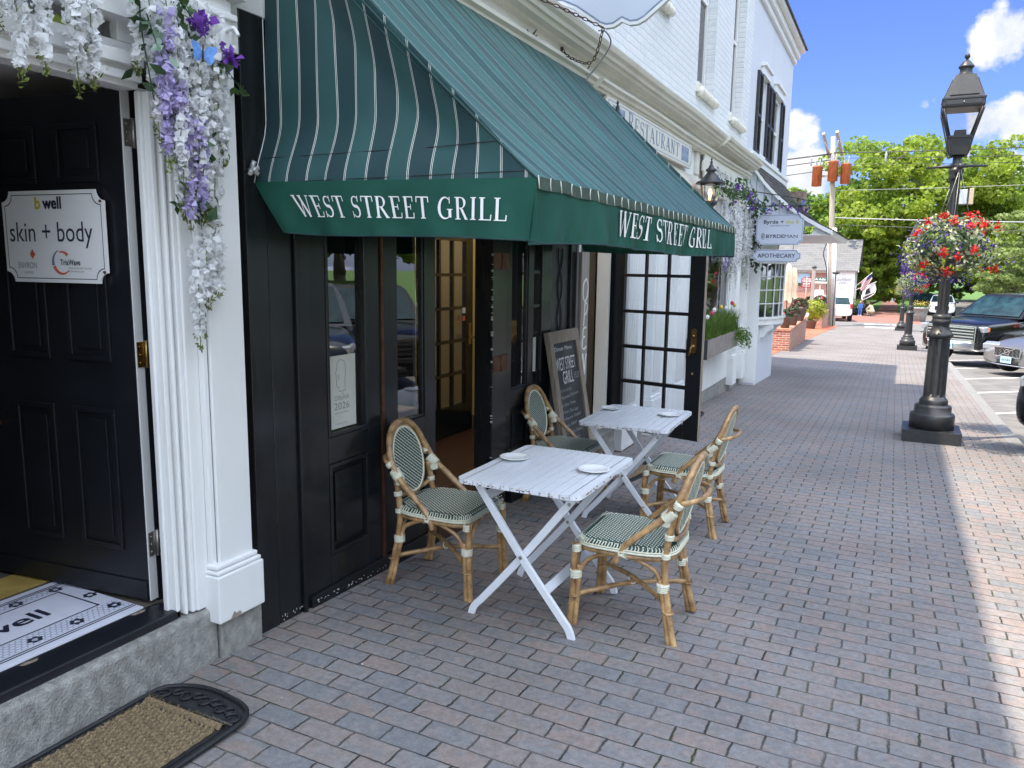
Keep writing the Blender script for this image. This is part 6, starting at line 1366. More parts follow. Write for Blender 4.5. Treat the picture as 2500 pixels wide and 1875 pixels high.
for k in range(8):
    x = -2.36 + k * .135; j = max(i for i in range(n - 1) if prof[i][0] <= x); f = (x - prof[j][0]) / (prof[j + 1][0] - prof[j][0]); zt = lerp(prof[j][1], prof[j + 1][1], f) - .06; mb.box(x, x + .010, 14.2455, 14.2495, 2.36, zt)
mb.build('board_seam', M['slate'], B2)
mb = MB(); vs = []
for x, z in prof: vs += [(x, 14.10, z - .005), (x, 14.10, z - .075)]
fs = [(2 * i, 2 * i + 2, 2 * i + 3, 2 * i + 1) for i in range(n - 1)]; vs2 = [(x, y + .045, z) for x, y, z in vs]; k = len(vs); mb.add(vs + vs2, fs + [tuple(k + q for q in reversed(f)) for f in fs] + [(2 * i + 1, 2 * i + 3, k + 2 * i + 3, k + 2 * i + 1) for i in range(n - 1)]); mb.build('barge_board', M['white'], B2)
mb = MB(); mb.box(-2.5, -1.10, 14.15, 18.55, 2.19, 2.205); mb.add([(-1.05, 14.12, 2.26), (-1.05, 18.58, 2.26), (-1.10, 18.58, 2.18), (-1.10, 14.12, 2.18)], [(0, 1, 2, 3)]); mb.prism([(-1.40, 2.206), (-1.075, 2.206), (-1.075, 2.25), (-1.32, 2.36)], frame((0, 14.20, 0), (1, 0, 0), (0, 0, 1)), -.05, 0); mb.build('soffit', M['white'], B2)
# ground floor and bow window
mb = MB(); mb.box(-3.4, -2.215, 14.36, 16.4, -.9, .70); mb.box(-3.4, -2.215, 14.36, 16.4, 1.76, 2.19); mb.box(-3.4, -2.215, 14.36, 14.46, .70, 1.76); mb.box(-3.4, -2.215, 16.3, 16.4, .70, 1.76); mb.build('ground_floor_wall', M['clap'], B2)
mb = MB()
mb.box(-2.55, -2.214, 14.345, 14.3595, -.45, 2.19); mb.box(-2.2145, -2.205, 14.36, 14.43, -.5, .70); mb.box(-2.2145, -2.205, 16.33, 16.40, -.55, .70); mb.box(-2.5, -2.44, 14.31, 14.344, -.4, 2.3); mb.build('corner_board', M['white'], B2)
def bow(t): a = lerp(-62, 62, t); return Vector((-2.56 + .62 * math.cos(R_(a)), lerp(14.44, 16.34, .5 + math.sin(R_(a)) / (2 * math.sin(R_(62)))), 0))
mb = MB(); 
def bowband(z0, z1, d, mb, n=16):
    vs = []
    for i in range(n + 1): p = bow(i / n); o = Vector((p.x + 2.6, (p.y - 15.39) * .6, 0)).normalized() * d; vs += [(p.x + o.x, p.y + o.y, z0), (p.x + o.x, p.y + o.y, z1)]
    mb.add(vs, [(2 * i, 2 * i + 2, 2 * i + 3, 2 * i + 1) for i in range(n)]); b = len(mb.v) - len(vs)
    mb.f.append(tuple(b + 2 * i for i in range(n, -1, -1))); mb.m.append(0); mb.sm.append(False); mb.f.append(tuple(b + 2 * i + 1 for i in range(n + 1))); mb.m.append(0); mb.sm.append(False)
bowband(.60, .70, .03, mb); bowband(.701, .745, .055, mb); bowband(1.71, 1.80, .03, mb); bowband(1.801, 1.84, .06, mb)
bw = mb.build('bow_window', M['white'], B2)
mb = MB()
for i in range(9): p = bow(i / 8); r = .018 if i not in (0, 4, 8) else .030; mb.tube([(p.x, p.y, .74), (p.x, p.y, 1.715)], r * .7, 4, smooth=False)
for z in (.985, 1.23, 1.475): mb.tube([bow(t) + Vector((0, 0, z)) for t in np.linspace(0, 1, 17)], .012, 4, smooth=False)
mb.build('sash_bar', M['white'], bw)
mb = MB(); vs = []
for i in range(17): p = bow(i / 16); vs += [(p.x - .01, p.y, .745), (p.x - .01, p.y, 1.71)]
mb.add(vs, [(2 * i, 2 * i + 2, 2 * i + 3, 2 * i + 1) for i in range(16)]); mb.build('pane', M['glass'], bw)
mb = MB()
for yy in (14.75, 15.95): mb.prism([(-2.214, .59), (-1.98, .59), (-2.0, .52), (-2.08, .47), (-2.13, .38), (-2.19, .36), (-2.214, .30)], frame((0, yy, 0), (1, 0, 0), (0, 0, 1)), -.06, .06)
mb.build('corbel', M['white'], bw)
mb = MB(); mb.box(-3.35, -3.3, 14.5, 16.3, .2, 2.1); mb.box(-3.3, -2.25, 14.47, 14.5, .2, 2.1); mb.box(-3.3, -2.6, 14.5, 16.3, .1, .2); mb.build('room_wall', M['interior'], B2)
mb = MB(); mb.lathe([(.10, 0), (.07, .2), (.11, .3), (.03, .5)], 12, T(-2.75, 15.0, .75)); mb.lathe([(.06, 0), (.06, .25), (.02, .3), (.02, .36)], 12, T(-2.6, 15.5, .75)); mb.box(-3.0, -2.5, 14.6, 16.2, .70, .745); mb.build('window_display', M['white'], B2)
mb = MB()
for k in range(7): mb.box(-2.53, -2.50, 14.348 + 0, 14.3485, 1.9, 2.0) if 0 else mb.box(-2.49 + .028 * k, -2.475 + .028 * k, 14.315, 14.343, 2.03, 2.17)
mb.build('vent_slat', M['iron'], B2)

# ------------------------------------------------------------------ street lamps with paired flower baskets
def fl_shaft(mb, r0, r1, z0, z1, nf=10):
    n = nf * 6; vs = []
    for z, r in ((z0, r0), (lerp(z0, z1, .04), r0 * .985), (lerp(z0, z1, .96), r1 * 1.015), (z1, r1)):
        fl_ = 0 if z in (z0, z1) else 1
        for j in range(n):
            a = 2 * PI * j / n; q = r * (1 - fl_ * .15 * max(0, math.sin(a * nf)) ** .5 * (1 if True else 0)); vs.append((q * math.cos(a), q * math.sin(a), z))
    mb.add(vs, [(i * n + j, i * n + (j + 1) % n, (i + 1) * n + (j + 1) % n, (i + 1) * n + j) for i in range(3) for j in range(n)], False)
def make_lamp():
    t = thing('street_lamp', 'black iron street lamp', 'street lamp', group='black iron street lamps along the kerb')
    mb = MB(); mb.prism(notch_rect(.60, .60, .001, 1), Matrix(), -.05, .145); mb.build('plinth', M['iron'], t, bevel=.02)
    mb = MB(); mb.lathe([(.235, .146), (.235, .30), (.225, .318), (.195, .325), (.193, .40), (.185, .415), (.150, .42), (.152, .435), (.150, .47), (.138, .49), (.125, .50), (.118, .52)], 40); fl_shaft(mb, .118, .108, .52, 1.19, 9); mb.lathe([(.108, 1.19), (.125, 1.20), (.138, 1.215), (.136, 1.24), (.125, 1.255), (.105, 1.28), (.088, 1.32), (.085, 1.345), (.098, 1.365), (.102, 1.385), (.098, 1.405), (.090, 1.412), (.098, 1.425), (.098, 1.445), (.080, 1.465), (.066, 1.47)], 40); fl_shaft(mb, .060, .050, 1.47, 2.95, 9)
    mb.lathe([(.052, 2.95), (.066, 2.96), (.072, 2.985), (.066, 3.01), (.068, 3.03), (.076, 3.05), (.074, 3.075), (.055, 3.085), (.050, 3.10), (.058, 3.115), (.050, 3.13), (.046, 3.14), (.046, 3.225)], 20); mb.build('post', M['iron'], t)
    mb = MB(); 
    for s in (1, -1): mb.tube([(s * .03, 0, 3.105), (s * .09, 0, 3.108), (s * .11, 0, 3.108), (s * .30, 0, 3.100)], [.026, .020, .017, .010], 10)
    mb.build('ladder_bar', M['iron'], t)
    mb = MB()
    for s in (1, -1): mb.tube([(0, s * .04, 3.02), (0, s * .45, 3.04), (0, s * .73, 3.02)], [.020, .014, .012], 8); mb.ball((0, s * .745, 3.02), .034)
    mb.build('basket_arm', M['iron'], t)
    def sq(mb, z0, a, z1, b, cap0=True, cap1=True):
        vs = [(sx * a, sy * a, z0) for sx, sy in ((-1, -1), (1, -1), (1, 1), (-1, 1))] + [(sx * b, sy * b, z1) for sx, sy in ((-1, -1), (1, -1), (1, 1), (-1, 1))]
        fs = [(j, (j + 1) % 4, 4 + (j + 1) % 4, 4 + j) for j in range(4)] + ([(3, 2, 1, 0)] if cap0 else []) + ([(4, 5, 6, 7)] if cap1 else []); mb.add(vs, fs)
    mb = MB(); sq(mb, 3.225, .078, 3.40, .108); sq(mb, 3.401, .118, 3.425, .122); sq(mb, 3.426, .062, 3.49, .055)
    for sx in (1, -1):
        for sy in (1, -1): mb.tube([(sx * .105, sy * .105, 3.42), (sx * .185, sy * .185, 3.71)], .013, 6); mb.tube(smooth_path([(sx * .05, sy * .05, 3.22), (sx * .09, sy * .09, 3.23), (sx * .125, sy * .125, 3.40), (sx * .20, sy * .20, 3.70)]), .008, 6)
    mb.build('lantern_frame', M['iron'], t)
    mb = MB(); sq(mb, 3.425, .105, 3.71, .183, False, False); mb.build('lantern_pane', M['lampglass'], t)
    mb = MB(); sq(mb, 3.706, .196, 3.725, .205); sq(mb, 3.726, .198, 3.79, .200); sq(mb, 3.791, .208, 3.812, .208); sq(mb, 3.813, .188, 4.065, .097); mb.lathe([(.085, 4.066), (.082, 4.08), (.064, 4.09), (.060, 4.125), (.062, 4.14), (.078, 4.152), (.076, 4.165), (.058, 4.185), (.052, 4.195), (.036, 4.215), (.014, 4.228), (.012, 4.24), (.024, 4.252), (.028, 4.268), (.022, 4.288), (.004, 4.296)], 24)
    for (nx, ny) in ((0, -1), (1, 0), (0, 1), (-1, 0)):
        mb.prism([(-.14, -.105), (.14, -.105), (.088, .095), (-.088, .095)], frame((nx * .149, ny * .149, 3.935), (-ny, nx, 0), (-nx * .36, -ny * .36, 1)), 0, .006)
        mb.prism([(-.17, -.022), (.17, -.022), (.17, .022), (-.17, .022)], frame((nx * .199, ny * .199, 3.758), (-ny, nx, 0), (0, 0, 1)), .001, .006)
    mb.build('lantern_roof', M['iron'], t, bevel=.003)
    mb = MB()
    for (nx, ny) in ((0, -1), (1, 0), (0, 1), (-1, 0)): mb.ball((nx * .208, ny * .208, 3.758), .009, 8, 5)
    mb.build('stud', M['chrome'], t)
    return t
lp = make_lamp()
lp.location = (.478, 10.06, gz(10.06)); lp['label'] = 'black iron street lamp nearest the viewer, half in the building shadow'
lp2 = dup(lp, (.43, 28.6, gz(28.6)), 0, 'black iron street lamp in full sun, second along the kerb')
lp3 = dup(lp, (.33, 47.0, gz(47.0)), 0, 'farthest black iron street lamp, beside the road crossing')
S = thing('junction_box', 'small grey and beige electrical box strapped to the nearest street lamp', 'electrical box', (.478, 10.06, gz(10.06)))
mb = MB(); mb.box(.05, .13, -.05, .05, 2.69, 2.85); mb.build('grey_case', M['galv'], S, bevel=.006); mb = MB(); mb.box(.1305, .145, -.05, .05, 2.69, 2.85); mb.build('seam', M['iron'], S); mb = MB(); mb.box(.1455, .19, -.055, .055, 2.685, 2.86); mb.build('beige_case', M['canvas'], S, bevel=.006)

def make_basket(seed):
    t = thing('flower_basket', 'hanging flower basket', 'flower basket', group='hanging flower baskets on the street lamps')
    g = np.random.default_rng(seed)
    def shell(n, r0, r1, zlo=-.9):
        a = g.normal(size=(n, 3)); a /= np.linalg.norm(a, axis=1, keepdims=True); a[:, 2] = np.maximum(a[:, 2], zlo); r = g.uniform(r0, r1, n)[:, None]
        lump = 1 + .16 * np.sin(a[:, 0:1] * 6 + seed) * np.cos(a[:, 1:2] * 5) + .08 * np.sin(a[:, 2:3] * 11)
        return a * r * lump * np.array([.41, .41, .33]), a
    P, a = shell(1500, .45, 1.0); flakes('foliage', P, .060, [M['leafmid'], M['leafdark'], M['variegated']], t, aspect=.55, nrm=a, seed=seed)
    P, a = shell(520, .85, 1.10); flakes('variegated_foliage', P, .050, M['variegated'], t, aspect=.5, nrm=a, seed=seed + 1)
    P, a = shell(240, .95, 1.16, -.5); m_ = P[:, 2] > -.1; flakes('trailing_leaves', P + np.array([0, 0, -.03]), .055, M['lime'], t, aspect=.35, nrm=a, seed=seed + 2)
    HEADS = [((a_ - 800) / 500, -(b_ - 530) / 400) for a_, b_ in ((660, 165), (500, 235), (780, 220), (935, 150), (1010, 185), (1090, 275), (1255, 280), (935, 290), (405, 345), (1000, 570), (675, 610), (845, 660), (485, 745), (745, 830), (1250, 785))]
    LOB = [((a_ - 800) / 500, -(b_ - 530) / 400) for a_, b_ in ((620, 500), (490, 520), (400, 470), (330, 440), (290, 790), (300, 850), (820, 560), (840, 720), (480, 930), (560, 920), (800, 950), (610, 260), (920, 300), (690, 340), (270, 700), (900, 940), (420, 900), (350, 600))]
    for k in range(15):
        P, a = shell(1, .96, 1.10, -.75); th = a[0]; 
        hx, hz = HEADS[k]; th = np.array([hx, -math.sqrt(max(.02, 1.1 - hx * hx - hz * hz)) * (1 if seed == 3 or k % 3 else -1), hz]); P = th[None] * np.array([.41, .41, .33]) * 1.03
        Q = P + g.normal(0, .021, (34, 3)); flakes('geranium_head', Q, .027, M['red'], t, aspect=.9, nrm=np.tile(th, (34, 1)), seed=seed * 50 + k, fold=.4)
    for k in range(30):
        P, a = shell(1, .94, 1.10, -.9); P[:, 2] -= .06 * (k % 2)
        if k < len(LOB): hx, hz = LOB[k]; P = np.array([[hx * .41, -.41 * math.sqrt(max(.02, 1.1 - hx * hx - hz * hz)), hz * .33]])
        Q = P + g.normal(0, .040, (19, 3)); flakes('lobelia_patch', Q, .022, M['violet'], t, aspect=.9, seed=seed * 90 + k, fold=.3)
    mb = MB(); mb.lathe([(.02, -.30), (.14, -.26), (.21, -.14), (.24, .02)], 20); mb.build('basket_liner', M['bark'], t)
    mb = MB()
    for k in range(3): aa = k * 2.09 + .4; mb.tube([(.22 * math.cos(aa), .22 * math.sin(aa), .02), (0, 0, .82)], .0022, 5)
    mb.build('hanger_chain', M['steel'], t)
    return t
zb_ = 2.20
bk1 = make_basket(3); bk2 = make_basket(8)
for k, (lx, ly, nm) in enumerate(((.478, 10.06, 'nearest lamp'), (.43, 28.6, 'second lamp'), (.33, 47.0, 'farthest lamp'))):
    for s in (-1, 1):
        src = bk1 if s < 0 else bk2; lab = f"hanging basket of red geraniums and purple lobelia on the {nm}, {'near' if s < 0 else 'far'} side"
        loc = (lx, ly + .73 * s, gz(ly) + zb_ - (.0 if k == 0 else .0))
        if k == 0: src.location = loc; src['label'] = lab
        else: dup(src, loc, 1.0 * k, lab)

# ------------------------------------------------------------------ patio: brick planters, pots, umbrellas, tables
def brick_planter(name, label, x0, x1, y0, y1, h, skew=0.0):
    z0 = min(gz(y0), gz(y1)) - .1; z1 = gz(y0) + h
    t = thing(name, label, 'planter wall', (x1, y0, 0))
    mb = MB(); vs = [(x0 - x1, 0, z0), (0, 0, z0), (skew, y1 - y0, z0), (x0 - x1 + skew, y1 - y0, z0)]; vs += [(x, y, z1 - .06) for x, y, _ in vs]
    mb.cm = 0; mb.add(vs, [(0, 1, 5, 4), (2, 3, 7, 6)]); mb.cm = 1; mb.add(vs, [(1, 2, 6, 5), (3, 0, 4, 7)]); mb.build('brickwork', [M['redbrick'], M['redbrickx']], t)
    mb = MB(); n = max(2, int((y1 - y0) / .21))
    vs = [(x0 - x1 - .02, -.02, z1 - .059), (.025, -.02, z1 - .059), (.025 + skew, y1 - y0 + .02, z1 - .059), (x0 - x1 - .02 + skew, y1 - y0 + .02, z1 - .059)]; vs += [(x, y, z1) for x, y, _ in vs]
    mb.add(vs, [(4, 5, 6, 7), (0, 1, 5, 4), (1, 2, 6, 5), (2, 3, 7, 6), (3, 0, 4, 7)]); mb.build('coping', M['brickcap'], t)
    return t
brick_planter('brick_planter', 'nearer low red brick planter wall carrying three flower pots', -4.4, -2.78, 24.27, 31.6, .67, -.27)
brick_planter('brick_planter', 'farther low red brick planter wall beside the utility pole', -6.0, -3.58, 45.3, 49.6, .84)
def flowerpot(x, y, z, s, petal, label, seed, leaf='leafdark'):
    t = thing('flower_pot', label, 'flower pot', (x, y, z), group='taupe flower pots on the brick planters'); g = np.random.default_rng(seed)
    mb = MB(); mb.lathe([(.12 * s, 0), (.19 * s, .30 * s), (.215 * s, .31 * s), (.215 * s, .36 * s), (.19 * s, .36 * s), (.17 * s, .30 * s)], 20); mb.build('pot', M['pot'], t)
    a = g.normal(size=(160, 3)); a /= np.linalg.norm(a, axis=1, keepdims=True); a[:, 2] = np.abs(a[:, 2]); P = a * .22 * s + np.array([0, 0, .36 * s]); flakes('foliage', P, .09 * s, M[leaf], t, aspect=.6, seed=seed)
    a = g.normal(size=(120, 3)); a /= np.linalg.norm(a, axis=1, keepdims=True); a[:, 2] = np.abs(a[:, 2]); P = a * .20 * s + np.array([0, 0, .37 * s]); flakes('blooms', P[:70], .060 * s, M[petal], t, aspect=.9, seed=seed + 1); return t
zc = gz(24.27) + .672
flowerpot(-3.0, 24.75, zc, 1.0, 'pink', 'taupe pot of pink flowers at the near end of the brick planter', 1)
flowerpot(-2.95, 26.1, zc, 1.05, 'pink', 'taupe pot of pink flowers, middle one on the nearer brick planter', 2)
flowerpot(-3.03, 28.6, zc, 1.35, 'pink', 'largest taupe pot of pink flowers at the back of the nearer planter', 3)
zc2 = gz(45.3) + .842
flowerpot(-4.3, 45.7, zc2, 1.5, 'red', 'taupe pot with red flowers on the farther brick planter, patio side', 4)
flowerpot(-3.85, 46.4, zc2, 1.6, 'red', 'taupe pot with red flowers on the farther brick planter, pavement side', 5)
t = thing('yellow_bush', 'bright yellow green bush in a dark pot between the two brick planters', 'potted shrub', (-4.0, 43.7, gz(43.7))); g = np.random.default_rng(6)
a = g.normal(size=(900, 3)); a /= np.linalg.norm(a, axis=1, keepdims=True); P = a * g.uniform(.5, 1, 900)[:, None] * np.array([.75, .6, .62]) + np.array([.1, 0, 1.0]); flakes('foliage', P, .16, M['lime'], t, aspect=.5, nrm=a, seed=6)
mb = MB(); mb.lathe([(.22, 0), (.30, .42), (.33, .44), (.28, .46)], 16); mb.build('pot', M['pot'], t)
def umbrella(x, y, zt, h, label, seed):
    t = thing('patio_umbrella', label, 'umbrella', (x, y, gz(y)), group='closed beige patio umbrellas'); z0 = zt - gz(y); r2 = random.Random(seed)
    mb = MB(); n = 18; vs = []; prof = [(.02, z0), (.10, z0 - .12), (.17, z0 - .5), (.20, z0 - 1.0), (.17, z0 - h * .75), (.23, z0 - h)]
    for r, z in prof:
        for j in range(n): a = 2 * PI * j / n; q = r * (1 + .28 * math.cos(a * 4 + r * 9)); vs.append((q * math.cos(a), q * math.sin(a), z + (.08 * math.cos(a * 4) if z == prof[-1][1] else 0)))
    mb.add(vs, [(i * n + j, i * n + (j + 1) % n, (i + 1) * n + (j + 1) % n, (i + 1) * n + j) for i in range(len(prof) - 1) for j in range(n)], True); mb.build('canopy', M['canvas'], t)
    mb = MB(); mb.tube([(0, 0, 0), (0, 0, z0 + .06)], .024, 8); mb.build('pole', M['iron'], t)
umbrella(-4.83, 40.0, 1.92, 1.85, 'left closed beige patio umbrella beyond the bow window', 1); umbrella(-4.80, 42.0, 1.74, 1.6, 'right closed beige patio umbrella with a dark pole top', 2)
for k, (x, y) in enumerate(((-4.6, 36.5), (-4.5, 33.5))):
    t = thing('patio_table', 'grey metal patio table ' + ('beneath the closed umbrellas' if k == 0 else 'behind the flower pots of the nearer planter'), 'table', (x, y, gz(y)))
    mb = MB(); mb.lathe([(.0, .72), (.5, .72), (.52, .735), (.5, .75), (0, .75)], 24); mb.build('tabletop', M['galv'], t); mb = MB()
    for q in range(4): mb.tube([(.05 * math.cos(q * 1.57), .05 * math.sin(q * 1.57), .72), (.35 * math.cos(q * 1.57 + .8), .35 * math.sin(q * 1.57 + .8), 0)], .018, 6)
    mb.build('leg', M['iron'], t)
    c = thing('patio_chair', 'grey metal patio chair ' + ('facing the farther patio table' if k == 0 else 'facing the nearer patio table'), 'chair', (x + .75, y + .2, gz(y)), 1.9)
    mb = MB(); mb.grid(lambda u, v: (lerp(-.22, .22, u), lerp(.22, -.22, v) , .45 + .02 * math.sin(u * PI)), 4, 4); mb.build('seat', M['galv'], c, solid=.015); mb = MB(); mb.grid(lambda u, v: (lerp(-.24, .24, u), -.22 - .12 * v, .5 + .42 * v + .05 * math.sin(u * PI)), 6, 4); mb.build('backrest', M['galv'], c, solid=.015)
    for sx in (1, -1):
        for sy in (1, -1): mb = MB(); mb.tube([(sx * .2, sy * .2, .45), (sx * .23, sy * .23, 0)], .014, 6); mb.build('leg', M['iron'], c)
# ------------------------------------------------------------------ utility pole and wires
t = thing('utility_pole', 'weathered wooden utility pole with rusty transformers and bright conduits at the pavement end', 'utility pole', (-3.54, 50.9, -1.75))
lean = -.055
pz = lambda z, dx=0, dy=0: (lean * z + dx, dy, z)
mb = MB(); mb.tube([pz(-.3), pz(4), pz(8), pz(11.25)], [.19, .17, .15, .13], 14); mb.build('shaft', M['pole'], t)
for dx, r in ((.23, .085), (.10, .055), (-.18, .035)):
    mb = MB(); mb.tube([pz(0, dx, -.16), pz(5.9 if dx > 0 else 5, dx, -.14)], r, 10); mb.build('conduit', M['galv'], t)
for dx, dy, zb in ((-.88, -.3, 8.35), (.02, -.42, 8.60), (.70, -.2, 8.45)):
    mb = MB(); mb.lathe([(.20, 0), (.285, .02), (.285, 1.10), (.30, 1.12), (.30, 1.16), (.0, 1.22)], 20, T(lean * zb + dx, dy, zb)); tr_ = mb.build('transformer', M['transf'], t)
    mb = MB()
    for q in (-.12, .12): mb.lathe([(.05, 0), (.07, .05), (.04, .1), (.06, .15), (.035, .2), (.05, .26), (.015, .42)], 8, T(lean * zb + dx + q, dy, zb + 1.18))
    mb.build('bushing', M['insul'], tr_)
mb = MB(); mb.mbox(T(lean * 8.9, -.2, 8.95), 1.9, .10, .12); mb.build('transformer_arm', M['pole'], t)
mb = MB(); mb.mbox(T(lean * 11 - .36, 0, 10.75) @ RX(R_(-38)) @ RY(R_(-10)) @ RZ(R_(-8)), .16, 2.0, .18); mb.mbox(T(lean * 11 + .36, .1, 10.85) @ RX(R_(-38)) @ RZ(R_(-8)), .16, 1.9, .18); mb.tube([pz(10.1, -.1), pz(10.9, -.42, -.7)], .03, 6); mb.tube([pz(10.1, .1), pz(10.9, .34, -.7)], .03, 6); mb.build('crossarm', M['pole'], t)
mb = MB(); mb.tube(smooth_path([pz(5.2, -.18, -.16), pz(4.4, -.42, -.2), pz(3.8, -.30, -.2), pz(3.2, -.22, -.18), pz(1, -.2, -.17)]), .03, 6); mb.build('riser_cable', M['iron'], t)
def wire(name, label, a, b, sag, r, extra=None, m='iron'):
    mb = MB(); P = [vl(a, b, q) - Vector((0, 0, sag * 4 * q * (1 - q))) for q in np.linspace(0, 1, 30)]; mb.tube(P, r, 5); o = mb.build(name, M[m], label=label, cat='wire', group='overhead wires across the street')
    if extra:
        for q in extra: e = MB(); c = vl(a, b, q) - Vector((0, 0, sag * 4 * q * (1 - q))); e.lathe([(.03, -.55), (.06, -.5), (.04, -.4), (.075, -.33), (.045, -.25), (.075, -.16), (.045, -.08), (.03, .02)], 8, T(*c)); e.build('insulator', M['insul'], o)
px, pw = -4.1, 50.8
wire('overhead_wire', 'topmost overhead wire with grey insulators, from the transformer pole to the right', (px, pw, 8.55), (30, 46, 8.6), .5, .026, (.085, .205))
wire('overhead_wire', 'second overhead wire just under the insulated one, running right over the trees', (px, pw, 8.25), (30, 46, 7.9), .5, .018)
wire('overhead_wire', 'third overhead wire crossing the tree tops at lantern height', (px, pw, 7.9), (30, 47, 7.4), .4, .014)
wire('overhead_wire', 'thin overhead wire below the transformers crossing the big maple', (px + .3, pw, 6.35), (30, 47, 6.9), .3, .012, m='insul')
wire('overhead_wire', 'thick pale overhead cable crossing behind the geranium basket', (px + .4, pw, 4.75), (30, 42, 3.9), .35, .030, m='insul')
wire('overhead_wire', 'pair cable just below the thick pale one, behind the geranium basket', (px + .4, pw, 4.35), (30, 42, 3.2), .3, .02)
wire('overhead_wire', 'upper overhead wire with an insulator running left from the pole behind the grey house', (px, pw, 8.5), (-34, 52, 7.6), .4, .045, (.04,))
wire('overhead_wire', 'middle overhead wire running left from the pole behind the grey house', (px, pw, 8.15), (-34, 52, 6.8), .4, .03)
wire('overhead_wire', 'lowest overhead wire running left from the pole behind the grey house', (px, pw, 7.6), (-34, 52, 6.0), .4, .025)

# thin black lamp and the sign post by the patio
t = thing('garden_lamp', 'slim black pole lamp standing beside the utility pole', 'lamp post', (-3.27, 49.0, gz(49))); mb = MB(); mb.tube([(0, 0, 0), (-.03, 0, 3.1)], .028, 8); mb.build('pole', M['iron'], t); mb = MB(); mb.lathe([(.05, 3.05), (.20, 3.10), (.22, 3.17), (.03, 3.22)], 12, T(-.03, 0, 0)); mb.build('shade', M['iron'], t)
t = thing('sign_post', 'grey timber sign post with a dark cap on the patio', 'post', (-4.05, 44.0, gz(44))); mb = MB(); mb.box(-.09, .09, -.09, .09, 0, 3.2); mb.build('post', M['greywood'], t, bevel=.01); mb = MB(); mb.lathe([(.11, 3.2), (.15, 3.25), (.05, 3.33), (.0, 3.36)], 12); mb.build('cap', M['iron'], t)
FY = lambda x, y, z: frame((x, y, z), (1, 0, 0), (0, 0, 1))
S = thing('tailor_sign', 'maroon sign lettered Litchfield TAILOR SHOP hanging beside the grey post', 'sign')
mb = MB(); w, h = .31, .30; arch = [(-w, -h), (w, -h)] + [(w * math.cos(q), h * .75 + .10 * math.sin(q)) for q in np.linspace(0, PI, 10)]; mb.prism(arch, FY(-4.98, 50, .86), -.04, 0); mb.build('board', M['maroon'], S)
mb = MB(); text(mb, 'Litchfield', FY(-4.98, 49.998, 1.045), .085, align=.5, width=.46, bold=.004); text(mb, 'TAILOR', FY(-4.98, 49.998, .90), .105, align=.5, width=.52, bold=.006); text(mb, 'SHOP', FY(-4.98, 49.998, .74), .105, align=.5, width=.40, bold=.006); text(mb, '860 567', FY(-4.98, 49.998, .625), .06, align=.5, width=.44); mb.build('lettering', M['letter'], S)
mb = MB(); mb.tube([(-4.98, 50.02, -1.7), (-4.98, 50.02, 1.2)], .03, 6); mb.build('post', M['greywood'], S)
S = thing('painted_sign', 'dark teal sign with pale lettering on the patio, right of the maroon one', 'sign')
mb = MB(); mb.box(-4.52, -3.86, 49.98, 50.01, .98, 1.18); mb.box(-4.55, -3.83, 49.97, 50.02, .84, .93); mb.build('board', M['teal'], S); mb = MB(); text(mb, 'A Ado', FY(-4.50, 49.978, 1.02), .12, width=.58, bold=.006); mb.box(-4.56, -3.82, 49.965, 49.969, .842, .928); mb.build('lettering', M['letter'], S); mb = MB(); mb.tube([(-4.2, 50.03, -1.7), (-4.2, 50.03, 1.0)], .035, 6); mb.build('post', M['greywood'], S)
S = thing('white_board', 'white sandwich board with a small dark emblem on the patio', 'sandwich board')
mb = MB(); mb.add([(-4.40, 49.2, .46), (-3.93, 49.2, .46), (-3.86, 48.9, -.16), (-4.47, 48.9, -.16), (-4.40, 49.25, .46), (-3.93, 49.25, .46), (-3.86, 49.5, -.16), (-4.47, 49.5, -.16)], [(3, 2, 1, 0), (4, 5, 6, 7), (0, 1, 5, 4), (1, 2, 6, 5), (3, 0, 4, 7)]); mb.build('board', M['flagwhite'], S)
mb = MB(); mb.add([(-4.28, 49.07, .18), (-4.05, 49.07, .18), (-4.10, 49.09, .23), (-4.22, 49.09, .24)], [(0, 1, 2, 3)]); mb.build('emblem', M['navy'], S)
mb = MB(); mb.box(-4.45, -3.9, 49.1, 49.3, -1.7, -.165); mb.build('pedestal', M['greywood'], S)

# ------------------------------------------------------------------ white corner building with grey roof
B3 = thing('corner_building', 'small white corner building with a grey shingle roof and brick side beyond the patio', 'building')
mb = MB(); mb.box(-4.72, -3.05, 64.2, 70, -1.8, 1.62); mb.build('wall', M['white'], B3)
mb = MB(); mb.box(-8.6, -4.721, 64.4, 70, -1.8, 1.62); mb.build('brick_wall', M['redbrick'], B3)
mb = MB(); mb.box(-7.7, -4.73, 64.33, 64.39, 1.42, 1.62); mb.build('fascia', M['white'], B3)
mb = MB(); mb.add([(-8.9, 63.9, 1.62), (-2.72, 63.9, 1.62), (-2.72, 67.2, 4.05), (-8.9, 67.2, 4.05), (-2.72, 70.5, 1.62), (-8.9, 70.5, 1.62), (-8.9, 63.9, 1.55), (-2.72, 63.9, 1.55), (-2.72, 70.5, 1.55), (-8.9, 70.5, 1.55)], [(0, 1, 2, 3), (3, 2, 4, 5), (0, 6, 7, 1), (6, 9, 8, 7)]); mb.build('roof', M['shinglegrey'], B3)
mb = MB(); mb.add([(-3.06, 64.2, 1.6), (-3.06, 70.2, 1.6), (-3.06, 67.2, 3.95), (-3.04, 64.2, 1.6), (-3.04, 70.2, 1.6), (-3.04, 67.2, 3.95)], [(0, 1, 2), (3, 4, 5)]); mb.box(-2.76, -2.71, 63.85, 63.95, 1.5, 1.62); mb.build('gable', M['white'], B3)
mb = MB(); mb.box(-3.10, -2.98, 64.14, 64.3, -1.8, 1.62); mb.box(-3.0, -2.9, 65.5, 66.4, -1.8, .4); mb.build('corner_board', M['white'], B3)
